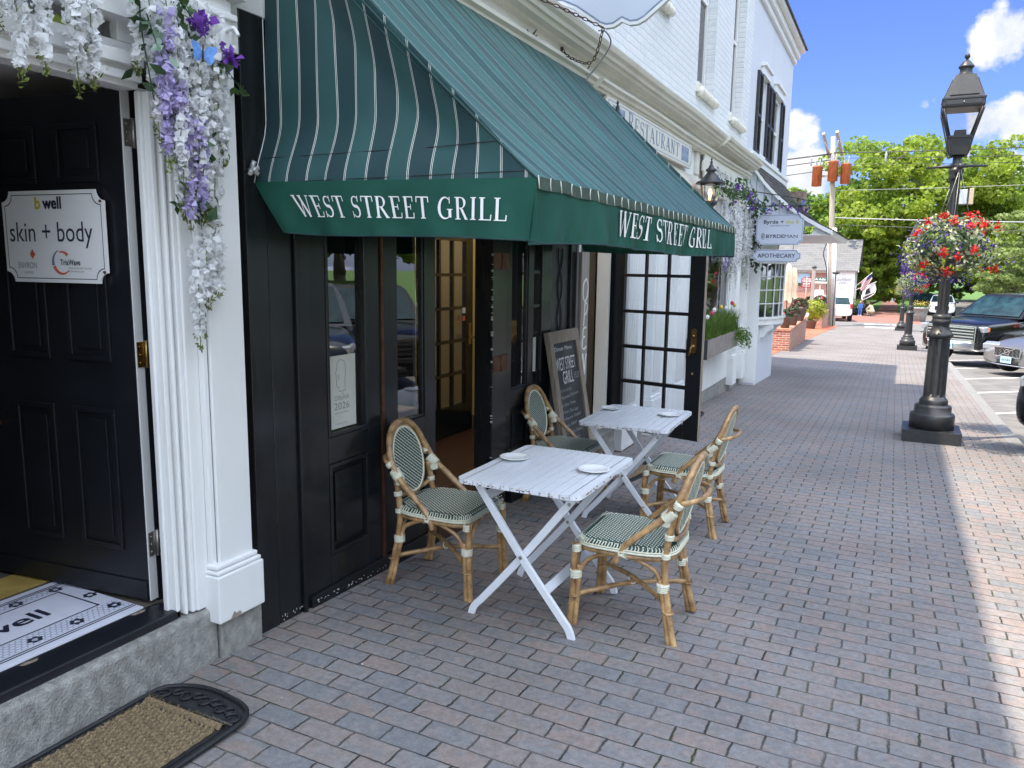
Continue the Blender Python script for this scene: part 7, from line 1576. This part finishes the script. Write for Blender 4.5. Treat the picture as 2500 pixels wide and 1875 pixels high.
mb = MB(); text(mb, 'Litchfield', FY(-4.35, 64.19, .82), .26, width=1.1, shear=.2); text(mb, 'Hills', FY(-4.05, 64.19, .58), .2, width=.5, shear=.2)
for cx in (-4.02, -3.68): arcband(mb, FY(cx, 64.19, .18), .13, 0, 360, .03, .03, 20)
pline(mb, [(-4.02, 64.188, .18), (-3.86, 64.188, .38), (-3.68, 64.188, .18), (-3.86, 64.188, .16), (-3.90, 64.188, .42)], .03); mb.build('painted_lettering', M['grey'], B3)
mb = MB(); mb.box(-7.05, -6.2, 64.36, 64.39, .62, 1.36); mb.build('wall_poster', M['skyblue'], B3); mb = MB(); mb.box(-7.05, -6.2, 64.35, 64.385, .38, .615); mb.build('wall_poster', M['leafmid'], B3)
mb = MB(); mb.box(-2.30, -1.97, 18.1, 18.55, 2.3, 3.30); mb.build('chimney', mat('mottled chimney', (.26, .20, .16), .9, var=.45, scale=9, bump=.5, bscale=20), B2)
# flags
def flag(name, label, root, tip, drop, kind):
    t = thing(name, label, 'flag'); a = Vector(root); b = Vector(tip); mb = MB(); mb.tube([a, b], .025, 6); mb.build('staff', M['flagwhite'], t)
    W_ = (b - a).length * .68; d = (b - a).normalized(); st = a + d * (b - a).length * .30
    def pt(u, v): return st + d * W_ * u + Vector((.05 * math.sin(v * 6 + u * 4), .09 * math.sin(v * 5 + u * 7), -drop * v)) + Vector((.12 * v * (1 - u), 0, .10 * v * u))
    if kind == 'us':
        for k in range(7):
            mb = MB(); mb.grid(lambda u, v: pt((2 * k + u) / 13, v), 2, 8); mb.build('red_stripe', M['flagred'], t) if 0 else None
        mb = MB(); r = MB(); w = MB(); bl = MB()
        for k in range(13): (r if k % 2 == 0 else w).grid(lambda u, v: pt(u if 0 else u, (k + v) / 13), 8, 1)
        # canton
        r.build('red_stripe', M['flagred'], t); w.build('white_stripe', M['flagwhite'], t); bl.grid(lambda u, v: pt(.6 + .4 * u, .54 * v) + Vector((0, -.012, 0)), 4, 4); bl.build('canton', M['flagblue'], t)
    else:
        w = MB(); w.grid(pt, 10, 10); w.build('field', M['flagwhite'], t); e = MB(); e.grid(lambda u, v: pt(.30 + .32 * u, .28 + .42 * v) + Vector((0, -.012, 0)), 4, 4); e.grid(lambda u, v: pt(.1 + .8 * u, .80 + .12 * v) + Vector((0, -.012, 0)), 4, 2); e.build('emblem', M['darkcloth'], t)
flag('flag', 'striped red and white flag on the upper angled staff of the corner building', (-2.85, 63.6, .45), (-1.78, 63.2, 1.48), .66, 'us')
flag('flag', 'white flag with a dark emblem on the lower angled staff of the corner building', (-2.85, 63.6, .18), (-1.44, 63.2, .84), .98, 'x')

# ------------------------------------------------------------------ people crouching by the corner building
def body(name, label, loc, rz, joints, edges, radii, mats, heads):
    t = thing('person', label, 'person', loc, rz)
    me = bpy.data.meshes.new('body'); me.from_pydata(joints, edges, []); me.update(); o = bpy.data.objects.new('body', me); COL.objects.link(o); o.parent = t
    me.materials.append(mats[0]); md = o.modifiers.new('skin', 'SKIN')
    for v, r in zip(me.skin_vertices[0].data, radii): v.radius = (r, r)
    me.skin_vertices[0].data[0].use_root = True
    s = o.modifiers.new('smooth', 'SUBSURF'); s.levels = 2; s.render_levels = 2
    for (p, r, m, nm) in heads: mb = MB(); mb.ball(p, r, 14, 10, (.85, .95, 1.15)); mb.build(nm, m, t)
    return t
def crouch(label, loc, rz, top, legs, hair):
    J = [(0, 0, .30), (.06, 0, .52), (.16, 0, .74), (.20, 0, .86), (-.02, .13, .28), (.36, .16, .46), (.20, .17, .08), (.33, .18, .04), (-.02, -.13, .28), (.36, -.16, .46), (.20, -.17, .08), (.33, -.18, .04), (.14, .19, .72), (.30, .24, .52), (.46, .14, .46), (.14, -.19, .72), (.30, -.24, .52), (.46, -.14, .46)]
    E_ = [(0, 1), (1, 2), (2, 3), (0, 4), (4, 5), (5, 6), (6, 7), (0, 8), (8, 9), (9, 10), (10, 11), (2, 12), (12, 13), (13, 14), (2, 15), (15, 16), (16, 17)]
    Rr = [.16, .15, .15, .06, .11, .075, .05, .045, .11, .075, .05, .045, .07, .05, .038, .07, .05, .038]
    t = body('person', label, loc, rz, J, E_, Rr, [top], [((.24, 0, 1.0), .105, M['skin'], 'head'), ((.215, 0, 1.03), .112, hair, 'hair')])
    mb = MB(); mb.tube([(-.02, .13, .28), (.36, .16, .46), (.21, .17, .10)], [.12, .085, .06], 10); mb.tube([(-.02, -.13, .28), (.36, -.16, .46), (.21, -.17, .10)], [.12, .085, .06], 10); mb.tube([(-.06, 0, .25), (.02, 0, .42)], [.17, .165], 12); mb.build('trousers', legs, t)
    mb = MB()
    for s in (1, -1): mb.mbox(T(.28, s * .175, .035), .24, .09, .07)
    mb.build('shoe', M['darkcloth'], t, bevel=.02); return t
crouch('person crouching in a beige top at the edge of the red brick paving', (-1.6, 64.6, -1.77), R_(150), M['beigecloth'], M['beigecloth'], M['hair'])
crouch('person in dark clothes crouching beside the child in blue', (-2.08, 64.9, -1.77), R_(200), M['darkcloth'], M['darkcloth'], M['hair'])
J = [(0, 0, .52), (0, 0, .68), (0, 0, .86), (0, 0, .94), (0, .08, .50), (.03, .09, .28), (0, .09, .05), (0, -.08, .50), (.03, -.09, .28), (0, -.09, .05), (0, .14, .84), (.06, .18, .66), (.14, .16, .54), (0, -.14, .84), (.06, -.18, .66), (.14, -.16, .54)]
E_ = [(0, 1), (1, 2), (2, 3), (0, 4), (4, 5), (5, 6), (0, 7), (7, 8), (8, 9), (2, 10), (10, 11), (11, 12), (2, 13), (13, 14), (14, 15)]
t = body('person', 'small child in a blue outfit standing by the white corner building', (-2.42, 64.4, -1.77), R_(250), J, E_, [.12, .115, .11, .045, .085, .062, .05, .085, .062, .05, .055, .042, .032, .055, .042, .032], [M['denim']], [((0.01, 0, 1.04), .095, M['skin'], 'head'), ((-.01, 0, 1.07), .10, M['hair'], 'hair')])
mb = MB()
for s in (1, -1): mb.mbox(T(.04, s * .09, .03), .2, .08, .06)
mb.build('shoe', M['flagwhite'], t, bevel=.02)
t = thing('yellow_shrub', 'low yellow green shrub at the corner of the white building', 'shrub', (-2.75, 65.2, -1.77)); g = np.random.default_rng(12); a = g.normal(size=(260, 3)); P = a * np.array([.22, .22, .22]) + np.array([0, 0, .75]); flakes('foliage', P, .14, M['lime'], t, seed=2); mb = MB(); mb.lathe([(.2, 0), (.3, .5), (.26, .5)], 10); mb.build('pot', M['darkcloth'], t)
# walkers far up the lawn path
def stand(label, loc, top):
    Jq = [(x * 1.65, y * 1.65, z * 1.65) for x, y, z in J]; body('person', label, loc, R_(90), Jq, E_, [r * 1.35 for r in [.12, .115, .11, .045, .085, .062, .05, .085, .062, .05, .055, .042, .032, .055, .042, .032]], [top], [((.01, 0, 1.70), .105, M['skin'], 'head'), ((-.01, 0, 1.74), .11, M['hair'], 'hair')])
stand('distant person in dark clothes walking on the lawn path', (-.85, 92, -1.77), M['darkcloth']); stand('distant person in a pale blue top walking on the lawn path', (-.25, 91, -1.77), M['skyblue'])
t = thing('concrete_tub', 'large round concrete tub planted with pale flowers beyond the road crossing', 'planter', (1.45, 59.9, -1.77)); mb = MB(); mb.lathe([(.42, 0), (.50, .5), (.58, .82), (.64, .84), (.64, .98), (.54, .98), (.50, .86)], 28); mb.build('tub', M['concrete'], t); g = np.random.default_rng(15)
P = np.stack([g.normal(0, .3, 320), g.normal(0, .3, 320), .98 + np.abs(g.normal(0, .14, 320))], 1); flakes('foliage', P, .12, M['leafmid'], t, seed=3); P = np.stack([g.normal(0, .3, 160), g.normal(0, .3, 160), 1.12 + np.abs(g.normal(0, .12, 160))], 1); flakes('blooms', P, .08, M['yellowpetal'], t, seed=4)

# ------------------------------------------------------------------ vehicles (nose at local x=0, tail toward +x, driver's side at -y)
def car(name, label, spec, loc, ang, group=None):
    t = thing(name, label, spec.get('cat', 'car'), (loc[0], loc[1], gz(loc[1]) - .105), ang, group); P = M[spec['paint']]
    st = spec['st']   # (x, zb, zt, halfwidth)
    mb = MB(); n = len(st); ring = 18; vs = []
    for x, zb, zt, w in st:
        h = zt - zb; pr = [(-.0, zb), (-.55, zb), (-.90, zb + .03), (-.985, zb + h * .22), (-1.0, zb + h * .5), (-.975, zb + h * .74), (-.93, zb + h * .88), (-.84, zt - .02), (-.55, zt + .005), (0, zt + .015)]
        pr = pr + [(-a, b) for a, b in pr[-2:0:-1]]
        vs += [(x, a * w, b) for a, b in pr]
    k = len(pr)
    mb.add(vs, [(i * k + j, (i + 1) * k + j, (i + 1) * k + (j + 1) % k, i * k + (j + 1) % k) for i in range(n - 1) for j in range(k)], True); mb.add(vs[:k], [tuple(range(k))]); mb.add(vs[-k:], [tuple(range(k - 1, -1, -1))])
    b = mb.build('body', P, t)
    md = b.modifiers.new('smooth', 'SUBSURF'); md.levels = 1; md.render_levels = 2
    c = spec['cab']  # x0 base front, x1 base rear, x0 roof front, x1 roof rear, w base, w roof, z belt, z roof
    x0, x1, r0, r1, wb, wr, zb, zr = c
    mb = MB(); nx, rows = 12, 7; 
    secs = []
    for i in range(nx + 1):
        u = i / nx; xb = lerp(x0, x1, u); xr = lerp(r0, r1, u); crown = .035 * math.sin(PI * u); sec = []
        for v, wv in ((0, wb), (.55, lerp(wb, wr, .5)), (.86, wr * 1.0), (.97, wr * .90), (1, wr * .6), (1.01, 0)):
            vv = min(v, 1); sec.append((lerp(xb, xr, vv), -wv, lerp(zb, zr + crown, v)))
        sec = sec + [(a, -bb, cc) for a, bb, cc in sec[-2::-1]]; secs.append(sec)
    kk = len(secs[0]); mb.add([p for s in secs for p in s], [(i * kk + j, (i + 1) * kk + j, (i + 1) * kk + j + 1, i * kk + j + 1) for i in range(nx) for j in range(kk - 1)], True); mb.add(secs[0], [tuple(range(kk))]); mb.add(secs[-1], [tuple(range(kk - 1, -1, -1))])
    mb.build('cabin', P, t)
    # glass slightly proud
    def side(u, v, s, o=.012): xb = lerp(x0, x1, u); xr = lerp(r0, r1, u); return (lerp(xb, xr, v), s * (lerp(wb, wr, v) + o), lerp(zb, zr, v))
    mb = MB()
    segs = spec.get('win', [(.10, .48), (.52, .90)])
    for s in (1, -1):
        for a, bb in segs: mb.grid(lambda u, v: side(lerp(a, bb, u), .07 + .72 * v, s), 4, 3)
    mb.build('side_window', M['carglass'], t)
    mb = MB(); mb.grid(lambda u, v: (lerp(x0, r0, .08 + .80 * v) - .018, lerp(-1, 1, u) * lerp(wb, wr, .1 + .8 * v) * .90, lerp(zb, zr, .08 + .80 * v) + .012), 8, 4); mb.build('windscreen', M['carglass'], t)
    mb = MB(); mb.grid(lambda u, v: (lerp(x1, r1, .10 + .75 * v) + .018, lerp(-1, 1, u) * lerp(wb, wr, .1 + .8 * v) * .88, lerp(zb, zr, .10 + .75 * v) + .012), 6, 3); mb.build('rear_window', M['carglass'], t)
    R0 = spec['r']; W_ = spec['w']
    for ax in spec['axles']:
        for s in (1, -1):
            mb = MB(); mb.lathe([(R0 * .62, -.10), (R0 * .95, -.115), (R0, -.07), (R0, .07), (R0 * .95, .115), (R0 * .62, .10)], 32, T(ax, s * (W_ - .10), R0) @ RX(PI / 2)); wv = mb.build('wheel', M['tyre'], t)
            mb = MB(); F0 = T(ax, s * (W_ - .01), R0) @ RX(PI / 2 * s * -1 * -1)
            Mx = T(ax, s * (W_ - .045), R0) @ RX(PI / 2); sg = -s
            mb.lathe([(R0 * .64, .0), (R0 * .66, sg * .05), (R0 * .60, sg * .055), (R0 * .57, sg * .01)], 32, Mx)
            for q in range(spec.get('spokes', 6)):
                a = 2 * PI * q / spec.get('spokes', 6); Mq = Mx @ RZ(a); mb.mbox(Mq @ T(R0 * .32, 0, sg * .035), R0 * .56, R0 * .14, .03)
            mb.lathe([(R0 * .14, sg * .02), (R0 * .12, sg * .06), (0.001, sg * .065)], 14, Mx); mb.build('rim', M['alloy'], wv)
            mb = MB(); vs = []; na = 20
            for i in range(na + 1):
                a = PI * i / na * 1.1 - .15; 
                for rr in (R0 * .98, R0 * 1.20): vs.append((ax + rr * math.cos(a), s * (W_ + (.004 if rr < R0 * 1.1 else .010)), R0 + rr * math.sin(a)))
            mb.add(vs, [(2 * i, 2 * i + 1, 2 * i + 3, 2 * i + 2) for i in range(na)]); dsk = [(ax + R0 * 1.06 * math.cos(a), s * (W_ - .004), R0 + R0 * 1.06 * math.sin(a)) for a in np.linspace(-.5, PI + .5, 26)]; mb.add(dsk, [tuple(range(26))])
            mb.build('wheel_arch', M['plastic'], t)
    f = spec['front']
    for s in (1, -1):
        mb = MB(); x, y, z, sy, sz, sx = f['lamp']; mb.mbox(T(x, s * y, z) @ RZ(s * f.get('rake', .35)) @ RY(-.15), sx, sy, sz); mb.build('headlight', M['lamp'], t, bevel=.02)
        mb = MB(); mb.mbox(T(x + .02, s * (y + sy * .5), z) @ RZ(s * .9), .04, .07, sz * .7); mb.build('marker_light', M['amber'], t, bevel=.01) if f.get('amber') else None
        mb = MB(); xm, ym, zm = f['mirror']; mb.ball((xm, s * (ym + .10), zm), .11, 12, 8, (.7, 1.0, .8)); mb.tube([(xm + .05, s * (ym - .05), zm - .05), (xm, s * (ym + .06), zm - .02)], .03, 6); mb.build('mirror', M[f.get('mirror_m', 'plastic')], t)
    if 'grille' in f:
        x, z, w, h, bars, mm = f['grille']; mb = MB(); mb.mbox(T(x, 0, z), .05, w, h); gr = mb.build('grille', M['plastic'], t, bevel=.02); mb = MB()
        for q in range(bars): mb.mbox(T(x - .03, 0, z - h / 2 + h * (q + .5) / bars), .03, w * .96, h / bars * .42)
        fw = .02; mb.mbox(T(x - .024, 0, z + h / 2), .03, w, .025); mb.mbox(T(x - .024, 0, z - h / 2), .03, w, .025)
        for s in (1, -1): mb.mbox(T(x - .024, s * w / 2, z), .03, .025, h)
        mb.build('grille_bar', M[mm], gr, bevel=.004)
    if 'bumper' in f:
        x, z, w, h, mm = f['bumper']; mb = MB(); mb.grid(lambda u, v: (x + .30 * abs(u * 2 - 1) ** 3, (u - .5) * w, z - h / 2 + h * v), 16, 3); mb.build('bumper', M[mm], t, solid=.05)
    if 'lower' in f:
        x, z, w, h = f['lower']; mb = MB(); mb.grid(lambda u, v: (x + .16 * abs(u * 2 - 1) ** 2.5, (u - .5) * w, z - h / 2 + h * v), 12, 2); mb.build('air_intake', M['plastic'], t, solid=.02)
    if 'plate' in f:
        x, z = f['plate']; mb = MB(); mb.mbox(T(x, 0, z), .012, .31, .155); p_ = mb.build('number_plate', M['plate_blue'], t, bevel=.004); mb = MB(); text(mb, f.get('ptext', 'BK 4712'), frame((x - .008, .12, z - .03), (0, -1, 0), (0, 0, 1)), .062, width=.24, bold=.002); mb.build('plate_text', M['navy'], p_)
    for s in (1, -1):
        x, y, z, sy, sz = spec['tail']; mb = MB(); mb.mbox(T(x, s * y, z), .08, sy, sz); mb.build('tail_light', M['flagred'], t, bevel=.015)
    for s in (1, -1):
        for u in spec.get('handles', (.45, .8)): mb = MB(); mb.mbox(T(lerp(x0, x1, u), s * (wb + .035), zb - .12), .20, .03, .035); mb.build('door_handle', M[spec.get('handle_m', 'plastic')], t, bevel=.008)
    mb = MB()
    for s in (1, -1):
        for u in (.08, .50, .94): mb.box(lerp(x0, x1, u) - .004, lerp(x0, x1, u) + .004, s * (W_ - .05), s * (W_ + .003), .42, zb - .02)
    mb.build('door_gap', M['plastic'], t); return t
PICK = dict(cat='pickup', paint='carblack', st=[(.02, .46, .98, .80), (.06, .44, 1.15, .93), (.30, .42, 1.22, .985), (.9, .42, 1.27, 1.0), (1.75, .42, 1.32, 1.0), (1.9, .42, 1.30, 1.0), (3.9, .42, 1.30, 1.0), (4.0, .42, 1.40, 1.0), (5.6, .42, 1.40, 1.0), (5.8, .5, 1.38, .97)], cab=(1.45, 4.0, 2.25, 3.85, .93, .74, 1.30, 1.92), win=[(.20, .52), (.55, .92)], r=.42, w=1.0, axles=(.88, 4.6), spokes=6,
            front=dict(lamp=(.13, .80, 1.04, .34, .15, .14), rake=.45, amber=True, mirror=(1.95, 1.0, 1.38), grille=(.02, .90, 1.42, .40, 5, 'chrome'), bumper=(-.06, .58, 1.98, .24, 'chrome'), plate=(-.10, .56), ptext='C 31 620'), tail=(5.8, .88, 1.15, .14, .42))
SEDAN = dict(paint='cargrey', st=[(.02, .30, .58, .62), (.05, .24, .66, .80), (.22, .22, .74, .88), (.7, .22, .86, .93), (1.35, .22, .95, .935), (2.4, .22, .97, .94), (3.6, .22, .99, .935), (4.3, .26, 1.0, .88), (4.6, .32, .92, .80)], cab=(1.15, 4.15, 2.0, 3.35, .80, .58, .94, 1.44), win=[(.22, .52), (.55, .80)], r=.335, w=.935, axles=(.92, 3.7), spokes=5,
             front=dict(lamp=(.20, .66, .68, .36, .13, .30), rake=.55, mirror=(1.75, .90, 1.0), mirror_m='cargrey', grille=(.015, .58, .74, .22, 0, 'chrome'), lower=(.01, .33, 1.5, .12), plate=(-.03, .40), ptext='AV 8 2K4'), tail=(4.58, .70, .82, .28, .16))
SUV = dict(cat='suv', paint='carblack', st=[(.02, .36, .82, .70), (.06, .32, .94, .86), (.25, .30, 1.02, .92), (.8, .30, 1.08, .945), (1.3, .30, 1.10, .95), (2.6, .30, 1.10, .95), (4.0, .30, 1.10, .95), (4.5, .34, 1.08, .92), (4.65, .4, 1.0, .86)], cab=(1.15, 4.55, 1.75, 4.25, .87, .70, 1.08, 1.68), win=[(.16, .42), (.45, .70), (.73, .92)], r=.36, w=.95, axles=(.9, 3.75), spokes=5,
           front=dict(lamp=(.17, .70, .86, .26, .12, .20), rake=.4, mirror=(1.55, .95, 1.14), grille=(.01, .72, .95, .30, 4, 'plastic'), lower=(.0, .44, 1.5, .14), plate=(-.03, .62), ptext='00LJ TX'), tail=(4.62, .80, 1.02, .14, .34))
A_ = R_(48)
pk = car('pickup_truck', 'black pickup truck with a chrome grille and bumper, parked nose to the kerb', PICK, (1.38, 23.9), R_(50))
mb = MB(); text(mb, 'Z71', frame((1.05, -1.004, 1.10), (1, 0, 0), (0, 0, 1)), .09, width=.22, bold=.004); mb.build('side_badge', M['flagred'], pk); mb = MB(); text(mb, 'OFF', frame((1.30, -1.004, 1.10), (1, 0, 0), (0, 0, 1)), .08, width=.22); mb.build('side_badge', M['alloy'], pk)
sv = car('sedan', 'grey metallic sedan with a pale blue front plate, parked beside the black pickup', SEDAN, (2.45, 21.4), R_(38))
mb = MB(); arcband(mb, frame((-.020, 0, .58), (0, -1, 0), (0, 0, 1)), .065, 0, 360, .016, .016, 20); mb.mbox(T(-.022, 0, .58) @ RX(R_(-24)), .01, .66, .018)
for q in range(6):
    for r_ in range(5): mb.mbox(T(-.018, -.30 + .12 * q + .03 * (r_ % 2), .50 + .04 * r_) @ RX(R_(20)), .006, .07, .008)
mb.build('grille_emblem', M['chrome'], sv)
mb = MB(); mb.grid(lambda u, v: (-.02 + .14 * abs(u * 2 - 1) ** 2.5, (u - .5) * 1.35, .265 + .02 * v), 12, 1); mb.build('chrome_lip', M['chrome'], sv, solid=.012)
gpc = 'dark cars parked nose to the kerb'
car('suv', 'black compact suv parked nose to the kerb beside the nearest street lamp', SUV, (1.80, 9.35), R_(44))
s2 = car('suv', 'dark blue suv parked across from the restaurant, mirrored in its window', dict(SUV, paint='carblue'), (1.75, 7.3), A_)
car('sedan', 'grey sedan parked across from the shop doorway, nearer than the dark blue suv', dict(SEDAN), (1.65, 4.25), A_)
car('sedan', 'dark blue sedan parked beyond the black pickup, its bonnet showing over it', dict(SEDAN, paint='carblue'), (1.55, 29.6), A_)
car('suv', 'white suv facing this way on the far street', dict(SUV, paint='carwhite'), (3.2, 68.5), R_(88))
car('suv', 'dark suv facing this way beside the white one on the far street', dict(SUV, paint='carblue'), (1.95, 71.5), R_(88))
w = car('suv', 'white suv seen from behind beside the utility pole', dict(SUV, paint='carwhite'), (-4.25, 60.2), R_(-80))
w.location.z = -1.76
for k in range(0): pass

# ------------------------------------------------------------------ trees
def make_tree(name, label, loc, h, cw, leaf, seed, n=16000, fs=.42, trunk_r=.4, clear=.25, limbs=9, group=None, shape=1.0, flat=1.0):
    t = thing(name, label, 'tree', loc, 0, group); r = random.Random(seed); g = np.random.default_rng(seed); mb = MB(); tips = []
    top = Vector((r.uniform(-.03, .03) * h, r.uniform(-.03, .03) * h, h * .80)); tr = smooth_path([(0, 0, -.3), (r.uniform(-.2, .2), r.uniform(-.2, .2), h * clear), (r.uniform(-.5, .5), r.uniform(-.5, .5), h * .5), top], 5)
    mb.tube(tr, [trunk_r * (1.25 if i == 0 else 1) * (1 - .9 * i / (len(tr) - 1)) + .02 for i in range(len(tr))], 9)
    for k in range(limbs):
        f = lerp(clear * 1.0, .85, k / limbs); b = vl((0, 0, 0), top, f / .85 * .9); az = k * 2.4 + r.uniform(-.4, .4); rel = (f - clear) / (1 - clear); spread = cw * (math.sin(PI * min(1, (.28 + rel * .72) ** shape)) * .9 + .12) * r.uniform(.8, 1.1)
        e = b + Vector((math.cos(az) * spread, math.sin(az) * spread, h * r.uniform(.10, .24))); m_ = vl(b, e, .5) + Vector((0, 0, -h * .01)); P = smooth_path([b, m_, e], 5); mb.tube(P, [trunk_r * .42 * (1 - .85 * i / (len(P) - 1)) * (1 - rel * .5) for i in range(len(P))], 6); tips += [e, vl(b, e, .72), vl(b, e, .5) + Vector((0, 0, h * .04))]
        for q in range(3):
            c = vl(b, e, r.uniform(.4, .9)); e2 = c + Vector((r.uniform(-1, 1), r.uniform(-1, 1), r.uniform(.1, .7))) * cw * .38; mb.tube([c, vl(c, e2, .5) + Vector((0, 0, .1)), e2], [trunk_r * .14, trunk_r * .09, trunk_r * .03], 5); tips += [e2]
    tips += [top + Vector((0, 0, h * .1)), top + Vector((cw * .2, 0, h * .06)), top + Vector((-cw * .2, .2, h * .05))]
    mb.build('trunk', M['bark'], t)
    C = np.asarray([tuple(p) for p in tips]); sub = []
    for c in C:
        for q in range(4): sub.append(c + g.normal(0, 1, 3) * np.array([.17, .17, .085 * flat]) * cw)
    sub = np.asarray(sub); rad = g.uniform(.08, .15, len(sub)) * cw; idx = g.integers(0, len(sub), n); d = g.normal(size=(n, 3)); d /= np.linalg.norm(d, axis=1, keepdims=True)
    rr = rad[idx][:, None] * g.uniform(.55, 1.05, n)[:, None] ** .6; P = sub[idx] + d * rr * np.array([1.15, 1.15, .62 * flat]); P[:, 2] = np.maximum(P[:, 2], h * clear * .55)
    ls = leaf if isinstance(leaf, list) else [leaf]; mi = (idx % len(ls)) if len(ls) > 1 else None
    flakes('crown', P, fs, [M[x] for x in ls], t, aspect=.75, nrm=d * .6 + np.array([0, 0, .5]), spread=.8, seed=seed, fold=.2, mi=mi); return t
make_tree('maple_tree', 'tall bright green maple with dark forking limbs behind the street lamps', (1.75, 76, -1.77), 15.2, 7.8, ['treeleaf2', 'treeleaf2', 'treeleaf'], 3, 42000, .36, .62, .18, 15)
make_tree('maple_tree', 'dense darker green maple behind the white corner building', (-4.6, 80, -1.77), 12.0, 4.6, ['treeleaf', 'treedark'], 5, 20000, .34, .4, .08, 12)
make_tree('maple_tree', 'rounded mid green tree at the lawn edge right of the corner building', (-2.5, 73, -1.77), 7.4, 2.7, ['treeleaf', 'treeleaf2'], 6, 14000, .32, .3, .06, 11)
make_tree('maple_tree', 'broad green tree to the right behind the parked pickup', (8.6, 86, -1.77), 12.2, 6.0, ['treeleaf2', 'treeleaf'], 8, 20000, .38, .45, .12, 12)
make_tree('conifer_tree', 'pale soft foliaged tree at the right edge over the pickup roof', (8.2, 62, -1.77), 8.5, 3.2, 'treepale', 9, 16000, .26, .25, .05, 14, flat=.6)
hz = [(-22, 108, 14, 8), (-14, 112, 15, 8), (-6, 104, 10, 6), (-1.5, 118, 9, 6), (3.5, 112, 11, 7), (10, 108, 12, 8), (17, 100, 13, 8), (25, 96, 14, 9), (-9.5, 92, 11, 6)]
labs = ['left end of the tree line', 'second from the left in the tree line', 'behind the white corner building roof', 'closing the view up the lawn path', 'behind the big maple trunk', 'behind the parked white suv', 'right of the far street', 'at the far right of the tree line', 'left of the darker maple, over the grey roof']
for k, (x, y, h, cw) in enumerate(hz): make_tree('background_tree', 'distant green tree, ' + labs[k], (x, y, -1.77), h, cw, ['treedark', 'treeleaf'], 20 + k, 9000, .60, .4, .04, 10, group='distant trees closing the street')
# trees across the street (seen in the windows), more added to block low sky light
pr = make_tree('street_tree', 'leafy tree across the street, first in the row mirrored in the shop windows', (24, 6, -.9), 11, 5.5, ['treeleaf', 'treeleaf2'], 41, 6000, .55, .35, .18, 10, group='trees across the street')
for k, (x, y) in enumerate(((27, 15), (22, 25), (30, 36), (25, 46), (33, 24), (28, -5), (22, -14), (30, 6), (24, 36), (21, 15), (32, -20), (20, -26))): dup(pr, (x, y, -1.2), k * 1.3, 'leafy tree across the street, number %s along the row thickened to screen low sky, mirrored in the shop windows' % ['two', 'three', 'four', 'five', 'six', 'seven', 'eight', 'nine', 'ten', 'eleven', 'twelve', 'thirteen'][k], scale=(1.25, 1.25, 1.15 + .1 * (k % 3)))
